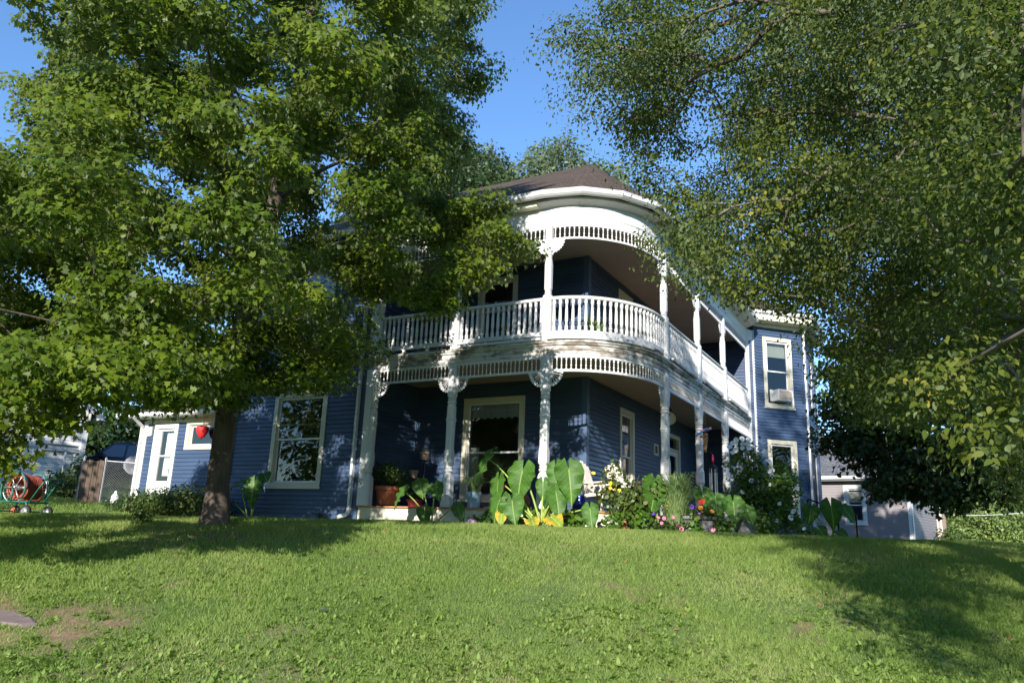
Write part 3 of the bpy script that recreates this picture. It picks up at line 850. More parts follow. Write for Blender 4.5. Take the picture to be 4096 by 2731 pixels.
def fan_bracket(solid):
    """quarter fan under a rail: x out from the post, z down from the rail"""
    m = MB(); R_ = .28; U = (1,0,0); V_ = (0,0,-1)
    arc = [math.pi/2*i/10 for i in range(11)]
    cx, cz = .0, 0.0
    ring = lambda r0, r1: [(math.cos(a)*r1, math.sin(a)*r1) for a in arc] + [(math.cos(a)*r0, math.sin(a)*r0) for a in reversed(arc)]
    m.prism(ring(.06 if solid else R_-.03, R_), (0,0,0), U, V_, .022)
    for i in range(7):
        a = math.pi/2*(i+.5)/7
        m.prism([(math.cos(a+b)*.028+math.cos(a)*(R_+.012), math.sin(a+b)*.028+math.sin(a)*(R_+.012)) for b in [k*math.pi/4 for k in range(8)]], (0,0,0), U, V_, .03)
    m.prism(ring(.0, .055), (0,0,0), U, V_, .034)
    if not solid:
        for i in range(1, 6):
            a = math.pi/2*i/6
            m.bar((math.cos(a)*.05, 0, -math.sin(a)*.05), (math.cos(a)*(R_-.03), 0, -math.sin(a)*(R_-.02)), .013, .016, (0,1,0))
    m.box(0, R_+.06, -.014, .014, -.016, 0); m.box(0, .016, -.014, .014, -R_-.08, -.016)
    return m
LP = UP = BL = BU = None
for i, s in enumerate(S_POST):
    x, y, nx, ny = along(s); rz = math.atan2(ny, nx)+math.pi/2
    for up in (0, 1):
        z = ZF if not up else 4.03
        proto = UP if up else LP
        if proto is None:
            proto = add('porch_post' if not up else 'balcony_post', upper_post() if up else lower_post(), M['white'], house, world=False)
            proto.location = Vector((x, y, z))-house.location; proto.rotation_euler = (0, 0, rz); o = proto
            if up: UP = o
            else: LP = o
        else:
            o = inst(proto, (x, y, z), house, rz)
        for sgn in (-1, 1):
            if i == 0 and sgn == -1: continue
            bz = (3.375 if not up else 6.355)-z
            pr = BU if up else BL
            if pr is None:
                b = add('bracket', fan_bracket(up), M['white_clean'], None, world=False); b.parent = o
                if up: BU = b
                else: BL = b
            else:
                b = pr.copy(); SC.collection.objects.link(b); b.parent = o
            b.location = (sgn*.085, -.005 if i != 3 else .01, bz); b.rotation_euler = (0, 0, 0 if sgn > 0 else math.pi)
            if up: b.scale = (.95, 1, .95)

# spindle friezes and balustrades, bay by bay ----------------------
def spindle_mesh(h):
    k = h/.25
    m = MB(); m.lathe([(.017,0,1),(.017,.03*k,1),(.007,.045*k),(.021,.085*k),(.010,.11*k),(.007,.125*k),(.016,.145*k),(.007,.165*k),(.010,.185*k),(.021,.21*k,0),(.016,.225*k,.6),(.016,.25*k,1)], n=8, rot=math.pi/8)
    return m
def baluster_mesh():
    m = MB(); m.lathe([(.036,0,1),(.036,.11,1),(.02,.13),(.037,.15),(.022,.17),(.034,.20),(.036,.26),(.032,.42),(.026,.53),(.02,.545),(.036,.565),(.022,.585),(.034,.60,1),(.034,.70,1)], n=8, rot=math.pi/8)
    return m
protos = {}
def row(parent, kind, s0, s1, step, z, single):
    n = max(2, int(round((s1-s0)/step))); big = MB()
    for k in range(n):
        x, y, nx, ny = along(s0+(s1-s0)*(k+.5)/n); rz = math.atan2(ny, nx)+math.pi/2
        if single:
            big_m = {'baluster': baluster_mesh, 'spindle': lambda: spindle_mesh(.25)}[kind]()
            base = len(big.v); c, sn = math.cos(rz), math.sin(rz)
            big.v += [(x+a*c-b*sn, y+a*sn+b*c, z+d) for a, b, d in big_m.v]; big.f += [tuple(base+i for i in f) for f in big_m.f]
        elif kind not in protos:
            o = add(kind, baluster_mesh() if kind == 'baluster' else spindle_mesh(.25), M['white'] if kind == 'baluster' else M['white_clean'], parent, world=False)
            o.location = Vector((x, y, z))-wloc(parent); o.rotation_euler = (0,0,rz); protos[kind] = o
        else:
            inst(protos[kind], (x, y, z), parent, rz)
    if single:
        o = add(kind+'_row', big, M['white'] if kind == 'baluster' else M['white_clean'], parent); o['kind'] = 'stuff'
bays = list(zip(S_POST, S_POST[1:]+[S_END]))
for i, (a, b) in enumerate(bays):
    a2, b2 = a+.085, b-.085
    m = MB(); m.sweep(sub(a2, b2), [(-.022, 3.375), (.022, 3.375), (.022, 3.425), (-.022, 3.425)])
    m.sweep(sub(a2, b2), [(-.022, 3.675), (.022, 3.675), (.022, 3.734), (-.022, 3.734)])
    f = add('frieze', m, M['white_clean'], house)
    row(f, 'spindle', a2, b2, .104, 3.425, i > 2)
    m = MB(); m.sweep(sub(a2, b2), [(-.022, 6.355), (.022, 6.355), (.022, 6.395), (-.022, 6.395)])
    m.sweep(sub(a2, b2), [(-.022, 6.645), (.022, 6.645), (.022, 6.684), (-.022, 6.684)])
    f = add('frieze', m, M['white_clean'], house)
    row(f, 'spindle', a2, b2, .106, 6.395, i != 2)
    m = MB(); m.sweep(sub(a2, b2), [(-.03, 4.175), (.03, 4.175), (.035, 4.27), (-.035, 4.27)])
    m.sweep(sub(a2, b2), [(-.045, 4.968), (.045, 4.968), (.055, 4.985), (.055, 5.02), (.02, 5.045), (-.02, 5.045), (-.055, 5.02), (-.055, 4.985)])
    for k in range(1, 3):                                # little feet under the rail
        p = along(a2+(b2-a2)*k/3); m.box(p[0]-.03, p[0]+.03, p[1]-.03, p[1]+.03, 4.062, 4.174)
    r_ = add('balustrade', m, M['white'], house)
    row(r_, 'baluster', a2, b2, .137 if i < 3 else .13, 4.27, i > 4)
# tall white board closing the porch against the bay
Wp = Wall((XC+AX+.0, YC+9.42), (.18, .38), (.38, -.18))
m = MB(); m.wbox(Wp, 0, .46, .15, 7.13, -.04, .0); m.wbox(Wp, .40, .47, .15, 7.13, 0, .02); add('end_board', m, M['white'], house)

# roofs -------------------------------------------------------------
def roof_face(mb, pts):
    """polygon with UV: u level along the slope, v up the slope"""
    P = [Vector(p) for p in pts]; n = Vector((0,0,0))
    for i in range(1, len(P)-1): n += (P[i]-P[0]).cross(P[i+1]-P[0])
    n.normalize()
    if n.z < 0: n = -n
    u = Vector((0,0,1)).cross(n); u = u.normalized() if u.length > 1e-5 else Vector((1,0,0)); v = n.cross(u)
    b = len(mb.v); mb.v += [tuple(p) for p in P]; mb.f.append(tuple(range(b, b+len(P)))); mb.uv[len(mb.f)-1] = [(p.dot(u), p.dot(v)) for p in P]
ZE = 7.37; OFF = .44
ea = []
for i in range(9):
    t = -math.pi/2+math.pi/2*i/8; ea.append((XC+(AX+OFF)*math.cos(t), YC+(BY+OFF)*math.sin(t), ZE))
apex = (XC-.6, YC+1.55, 10.07); ap2 = (XC-6.3, YC+1.55, 10.07)
fl = (-16.75, YF-OFF, ZE); bl = (-16.75, YC+5.7, ZE); br = (XC+AX+OFF, YC+5.7, ZE)
m = MB()
roof_face(m, [fl, ea[0], apex, ap2])
for a, b in zip(ea, ea[1:]): roof_face(m, [a, b, apex])
rr1 = (XC-1.3, YC+5.7, 9.4); rr2 = (XC-1.3, YC+12.5, 9.4)
roof_face(m, [ea[-1], br, rr1, apex]); roof_face(m, [apex, rr1, (XC-4.5, YC+5.7, ZE)]); roof_face(m, [apex, (XC-4.5, YC+5.7, ZE), bl, ap2]); roof_face(m, [fl, ap2, bl])
roof_face(m, [br, (XC+AX+OFF, YC+9.6, ZE), rr2, rr1])
b0, b1, b2_, b3 = (XC+2.10, YC+9.28, 7.74), (XC+3.82, YC+10.85, 7.74), (XC+3.82, YC+13.9, 7.74), (XC+2.4, YC+15.5, 7.74)
pk = (XC-.3, YC+12.4, 10.0)
roof_face(m, [b0, b1, pk]); roof_face(m, [b1, b2_, pk]); roof_face(m, [b2_, b3, pk]); roof_face(m, [b3, (XC-6, YC+16.9, 7.6), pk]); roof_face(m, [(XC-6, YC+16.9, 7.6), (XC-6, YC+5.7, ZE), rr1, pk])
roof = add('roof', m, M['roof'], house)
# eaves: soffit boards and gutters
def polyline_sweep(mb, pts, prof):
    """sweep along a mitred polyline of (x,y) with outward normals to the right of travel"""
    path = []
    for i, p in enumerate(pts):
        ns = []
        for a, b in ((i-1, i), (i, i+1)):
            if a >= 0 and b < len(pts):
                dx, dy = pts[b][0]-pts[a][0], pts[b][1]-pts[a][1]; l = math.hypot(dx, dy); ns.append((dy/l, -dx/l))
        nx, ny = sum(n[0] for n in ns)/len(ns), sum(n[1] for n in ns)/len(ns); l2 = nx*nx+ny*ny
        path.append((p[0], p[1], nx/l2, ny/l2))
    mb.sweep(path, prof)
GUT = lambda z: [(-.10, z-.13), (.0, z-.13), (.045, z-.09), (.05, z-.03), (.065, z), (.05, z+.005), (-.10, z+.005)]
gp = [(fl[0], fl[1])] + [(p[0], p[1]) for p in ea[::2]] + [(XC+AX+OFF, YC+9.3)]
m = MB(); polyline_sweep(m, gp, GUT(ZE)); add('gutter', m, M['gutter'], house)
m = MB(); polyline_sweep(m, [(b0[0], b0[1]), (b1[0], b1[1]), (b2_[0], b2_[1])], GUT(7.74)); add('gutter', m, M['gutter'], house)
m = MB()                                                # soffit of the side eaves and of the bay
m.sweep(sub(LA+LARC, S_END-.05), [(.251, 7.19), (OFF-.1, 7.23), (OFF-.1, 7.25), (.251, 7.21)])
add('soffit', m, M['gutter_cream'], house)
m = MB(); m.box(-16.7, XC-4.85, YF-OFF+.1, YF+.02, 7.12, 7.14); add('soffit', m, M['gutter_cream'], house)
m = MB(); zb = 7.41
so = [(XC+1.62, YC+9.45), (XC+2.12, YC+9.32), (XC+3.74, YC+10.85), (XC+3.74, YC+13.9), (XC+2.4, YC+15.3), (XC+1.6, YC+14.6)]
n0 = len(m.v); m.v += [(x, y, zb) for x, y in so]; m.f.append(tuple(range(n0, n0+6)))
for a, b in zip(so[1:], so[2:5]): m.quad((*a, zb), (*b, zb), (*b, 7.62), (*a, 7.62))
add('soffit', m, M['gutter_cream'], house)
m = MB(); m.wbox(WC, 0, 2.03, 7.28, 7.40, .02, .06); add('frieze_board', m, M['gutter_cream'], house)
# one storey wing: low roof and eaves
m = MB(); e0 = (-20.75, YF-.4, 2.98); e1 = (-16.26, YF-.4, 2.98)
roof_face(m, [e0, e1, (-16.26, YF+2.2, 3.75), (-20.75, YF+2.2, 3.75)]); roof_face(m, [(-20.75, YF+2.2, 3.75), (-16.26, YF+2.2, 3.75), (-16.26, YF+4, 3.0), (-20.75, YF+4, 3.0)])
add('roof', m, M['roof'], house)
m = MB(); polyline_sweep(m, [(e0[0], e0[1]), (e1[0], e1[1])], GUT(2.97)); m.box(-20.7, -16.27, YF-.38, YF, 2.845, 2.86); m.tri((-20.7, YF-.38, 2.85), (-20.7, YF+4, 2.85), (-20.7, YF+2.2, 3.72))
add('gutter', m, M['gutter'], house)
# downspouts
def downspout(pts):
    m = MB()
    for a, b in zip(pts, pts[1:]): m.bar(a, b, .085, .065, (0, 1, 0) if abs(b[2]-a[2]) < .3 else (1, 0, 0))
    return add('downspout', m, M['gutter'], house)
xd = XC-4.84-.20
downspout([(xd, YF-.36, 7.23), (xd, YF-.06, 6.95), (xd, YF-.06, .42), (xd-.02, YF-.10, .32), (xd-.14, YF-.28, .24)])
c0 = WC.P(1.975, 0, .09)
downspout([WC.P(2.0, 7.60, .42), WC.P(1.975, 7.20, .09), (c0[0], c0[1], .2)])
downspout([(-20.02, YF-.36, 2.85), (-20.02, YF-.05, 2.62), (-20.02, YF-.05, .1)])
# half post where the porch meets the block, and blocks under the posts
m = MB(); m.box(XC-4.80, XC-4.62, YF-.10, YF+.08, ZF, 3.735); add('pilaster', m, M['white'], house)
m = MB(); m.box(XC-4.80, XC-4.62, YF-.10, YF+.08, 4.03, 6.685); add('pilaster', m, M['white'], house)
MAPLE_MASSES = [
 (-7, 8.8, 8.8, 0.9, 0.8, 0.6, 23), (-11, 10.8, 6.7, 0.6, 0.4, 0.5, 8), (-9.3, 6.9, 12.3, 0.8, 0.6, 0.4, 10), (-9.8, 7.6, 12.1, 0.8, 0.5, 0.6, 11),
 (-11.1, 10.7, 9.1, 0.8, 0.6, 0.5, 14), (-10.6, 3.6, 3.9, 0.7, 0.6, 0.5, 15), (-12.2, 7.7, 11.9, 0.8, 0.6, 0.4, 12), (-6.2, 7.2, 7.3, 0.7, 0.6, 0.7, 16),
 (-6.7, 6.5, 8.8, 0.7, 0.7, 0.5, 12), (-7.2, 7.1, 9.8, 0.8, 0.8, 0.5, 18), (-7.7, 10.2, 7.1, 0.8, 0.6, 0.7, 18), (-14.8, 6.8, 6, 0.7, 0.9, 0.5, 17),
 (-13.3, 9.3, 10.9, 0.7, 0.7, 0.5, 12), (-10.7, 5.8, 6.2, 0.7, 0.6, 0.6, 14), (-12.5, 5.6, 9.5, 0.6, 0.6, 0.5, 12), (-12.3, 12.4, 6.6, 0.6, 0.5, 0.5, 9),
 (-9.9, 6.3, 4.1, 0.7, 0.5, 0.6, 12), (-12.2, 7.9, 10.7, 0.7, 0.7, 0.5, 13), (-10.1, 5.9, 10.8, 0.7, 0.6, 0.6, 14), (-11.7, 3.7, 5, 0.7, 0.6, 0.6, 14),
 (-9.4, 7.7, 10.5, 0.8, 0.7, 0.5, 13), (-12.6, 7.4, 7.4, 0.6, 0.7, 0.5, 12), (-9.2, 12.4, 7.3, 0.6, 0.6, 0.5, 13), (-8.1, 4.7, 7.4, 0.7, 0.7, 0.5, 14),
 (-15.4, 10.1, 3.6, 0.6, 0.7, 0.6, 19), (-8.3, 7.6, 8, 0.6, 0.7, 0.6, 15), (-9.1, 5, 4.9, 0.7, 0.6, 0.5, 11), (-6.5, 7.9, 4.4, 0.6, 0.9, 0.6, 19),
 (-12.2, 6.9, 5, 0.6, 0.6, 0.6, 17), (-12.6, 11.2, 7, 0.6, 0.6, 0.5, 10), (-14.3, 10.5, 8.2, 0.7, 0.7, 0.5, 14), (-10.8, 12.3, 7.4, 0.6, 0.6, 0.6, 15),
 (-12.1, 6.6, 6.5, 0.7, 0.7, 0.5, 12), (-7.8, 4.4, 5.7, 0.6, 0.7, 0.5, 10), (-14.1, 7.3, 7.8, 0.6, 0.6, 0.4, 8), (-8.3, 6.7, 11.2, 0.5, 0.6, 0.6, 12),
 (-8.9, 5.4, 3.4, 0.6, 0.5, 0.6, 10), (-9.8, 4, 7.5, 0.6, 0.6, 0.5, 9), (-9.2, 10, 10.6, 0.7, 0.7, 0.6, 16), (-10.7, 3.7, 2.4, 0.6, 0.7, 0.5, 13),
 (-7.6, 9.5, 11.5, 0.6, 0.7, 0.6, 13), (-13.2, 8.3, 10, 0.7, 0.6, 0.4, 12), (-10.9, 10.5, 12, 0.6, 0.7, 0.6, 19), (-14.2, 7.7, 6.8, 0.8, 0.8, 0.4, 15),
 (-6.6, 5.9, 7.4, 0.7, 0.5, 0.6, 12), (-11.6, 11.1, 4.9, 0.7, 0.7, 0.5, 15), (-8.6, 11.8, 10.5, 0.6, 0.7, 0.5, 13), (-14, 10.2, 9.9, 0.4, 0.7, 0.5, 10),
 (-15.1, 6.3, 4.4, 0.5, 0.8, 0.6, 14), (-12.6, 5.2, 3.2, 0.6, 0.8, 0.4, 13), (-12.2, 6.3, 2.2, 0.7, 0.8, 0.4, 13), (-10.9, 5.7, 4.8, 0.5, 0.8, 0.4, 10),
 (-12.7, 9.4, 8.9, 0.5, 0.7, 0.6, 13), (-14.2, 8.9, 9.1, 0.6, 0.5, 0.5, 11), (-11.2, 5, 9, 0.7, 0.7, 0.4, 11), (-12.5, 10.3, 6.1, 0.6, 0.7, 0.5, 10),
 (-14.1, 7.4, 9.3, 0.6, 0.5, 0.6, 11), (-7.8, 9.4, 4.2, 0.7, 0.9, 0.5, 18), (-14.4, 12.2, 3.5, 0.7, 0.6, 0.6, 12), (-8.7, 10.1, 8.7, 0.6, 0.7, 0.6, 13),
 (-9.3, 11, 6.7, 0.6, 0.5, 0.7, 10), (-12.7, 7.5, 3.2, 0.7, 0.6, 0.5, 16), (-6.5, 5.4, 4.2, 0.6, 0.7, 0.5, 12), (-7.5, 11.1, 9, 0.8, 0.7, 0.6, 15),
 (-8.9, 3.8, 3.2, 0.7, 0.7, 0.6, 14), (-7, 8.7, 7.2, 0.7, 0.7, 0.6, 17), (-13.3, 11.2, 3.3, 0.8, 0.6, 0.5, 14), (-14.9, 11.3, 5.1, 0.5, 0.8, 0.6, 16),
 (-12.9, 6.8, 10.4, 0.7, 0.6, 0.5, 14), (-10, 6.1, 7.7, 0.6, 0.7, 0.6, 15), (-7.5, 10.6, 10.3, 0.7, 0.8, 0.5, 18), (-13, 11.7, 9.2, 0.7, 0.7, 0.6, 18),
 (-15.8, 8.3, 2.4, 0.5, 0.6, 0.5, 5), (-14.1, 11.3, 7.2, 0.7, 0.8, 0.4, 13), (-12.1, 7.7, 9, 0.4, 0.7, 0.6, 11), (-8.2, 12.3, 6.1, 0.8, 0.7, 0.4, 16),
 (-12.6, 8.5, 4.2, 0.4, 0.7, 0.5, 11), (-11.3, 5.4, 3.7, 0.7, 0.7, 0.5, 16), (-9.3, 12.1, 9.1, 0.7, 0.8, 0.6, 17), (-13.9, 12.1, 6, 0.7, 0.8, 0.6, 18),
 (-6.4, 5.4, 2.9, 0.5, 0.8, 0.5, 12), (-14.2, 8.3, 4.9, 0.6, 0.6, 0.5, 13), (-12.9, 12.4, 8, 0.8, 0.6, 0.5, 14), (-6, 6.2, 5.6, 0.5, 0.8, 0.6, 17),
 (-8, 5.4, 8.7, 0.7, 0.6, 0.6, 14), (-13.8, 6.9, 4.7, 0.7, 0.5, 0.4, 9), (-15, 7, 2.3, 0.7, 0.6, 0.6, 16), (-9.3, 6.5, 5.6, 0.5, 0.6, 0.5, 10),
 (-10.9, 12.5, 5.9, 0.8, 0.6, 0.5, 14), (-14.1, 6, 1.4, 0.8, 0.7, 0.4, 16), (-13, 12.5, 4.5, 0.7, 0.5, 0.6, 11), (-11.4, 8.6, 12.7, 0.6, 0.8, 0.4, 12),
 (-7.5, 10.6, 5.4, 0.9, 0.8, 0.5, 23), (-13.7, 5.4, 4.9, 0.7, 0.7, 0.5, 13), (-13.1, 4.2, 4.1, 0.7, 0.7, 0.6, 16), (-13.3, 10.8, 4.7, 0.6, 0.7, 0.5, 16),
 (-11.5, 4.7, 1.2, 0.9, 0.7, 0.5, 18), (-14, 6.7, 3.6, 0.6, 0.8, 0.4, 14), (-12.2, 10.1, 10, 0.7, 0.7, 0.5, 12), (-15.2, 9.3, 7, 0.5, 0.6, 0.6, 9),
 (-9.6, 4.8, 8.8, 0.6, 0.7, 0.6, 14), (-9.2, 4.1, 1.6, 0.7, 0.8, 0.6, 20), (-13.7, 9.5, 4.1, 0.6, 0.5, 0.5, 10), (-7.5, 5, 2.1, 0.6, 0.8, 0.5, 16),
 (-12.8, 9.9, 2.9, 0.8, 0.7, 0.5, 16), (-14.3, 5.2, 2.6, 0.7, 0.7, 0.6, 15), (-11.4, 4.3, 8, 0.7, 0.5, 0.5, 12), (-7.1, 8.7, 5.8, 0.9, 0.7, 0.6, 20),
 (-8.8, 9, 12.3, 0.6, 0.7, 0.5, 15), (-10.6, 11.1, 3.5, 0.9, 0.6, 0.6, 10), (-8.4, 6.6, 6.7, 0.7, 0.7, 0.5, 15), (-7.4, 4.1, 3.5, 0.5, 0.5, 0.7, 12),
 (-11.5, 6.4, 8.1, 0.7, 0.7, 0.6, 14), (-15.4, 9, 5.2, 0.6, 0.8, 0.6, 19), (-10.8, 6.8, 9.5, 0.7, 0.7, 0.5, 13), (-9.2, 11.1, 11.6, 0.8, 0.7, 0.5, 14),
 (-12.3, 4, 2.2, 0.7, 0.6, 0.6, 18), (-11, 5.2, 10.2, 0.7, 0.5, 0.5, 11), (-7, 5, 6.1, 0.6, 0.6, 0.5, 11), (-7.6, 5.4, 4.8, 0.5, 0.6, 0.5, 11),
 (-12.3, 9.5, 11.7, 0.7, 0.6, 0.5, 14), (-7.5, 7.1, 5.7, 0.6, 0.7, 0.5, 15), (-8.3, 6.9, 4.3, 0.6, 0.7, 0.5, 12), (-9, 6.8, 9.2, 0.6, 0.6, 0.6, 14),
 (-8.4, 11.8, 7.9, 0.7, 0.6, 0.5, 13), (-13.4, 5, 5.8, 0.8, 0.8, 0.4, 13), (-7.6, 8.4, 2.8, 0.7, 0.8, 0.5, 11), (-9.1, 4.4, 6.4, 0.6, 0.8, 0.5, 11),
 (-14.2, 8.5, 3.1, 0.6, 0.6, 0.5, 10), (-11.4, 12.4, 3.8, 0.6, 0.6, 0.6, 16), (-7.4, 8.1, 10.9, 0.7, 0.7, 0.6, 14), (-10.3, 12, 10.3, 0.7, 0.7, 0.5, 18),
 (-12.2, 11, 11.5, 0.7, 0.6, 0.4, 10), (-14.9, 8.4, 8, 0.6, 0.7, 0.5, 11), (-11.5, 10.7, 8.1, 0.8, 0.7, 0.4, 14), (-8.3, 6.5, 2.1, 0.9, 0.7, 0.5, 14),
 (-14.4, 9.9, 6.3, 0.7, 0.6, 0.5, 13), (-13, 8.6, 5.8, 0.7, 0.7, 0.5, 16), (-12.9, 9.3, 7.5, 0.7, 0.6, 0.5, 14), (-9.7, 11.7, 5.1, 0.7, 0.7, 0.6, 19),
 (-8.6, 5.5, 10.1, 0.7, 0.5, 0.5, 12), (-6.5, 9.2, 9.9, 0.5, 0.8, 0.5, 15), (-10.1, 6.1, 2.5, 0.7, 0.6, 0.6, 14), (-9.9, 10, 12.7, 0.7, 0.6, 0.3, 8),
 (-11.1, 12.5, 9.1, 0.7, 0.6, 0.6, 13), (-15.7, 8, 3.7, 0.5, 0.6, 0.5, 9), (-13.3, 6.6, 8.3, 0.6, 0.4, 0.5, 7), (-11.2, 6.6, 11.6, 0.7, 0.5, 0.6, 16),
 (-7.4, 6.8, 3.1, 0.9, 0.6, 0.5, 15), (-11.7, 11.3, 10.6, 0.8, 0.8, 0.4, 13),
]
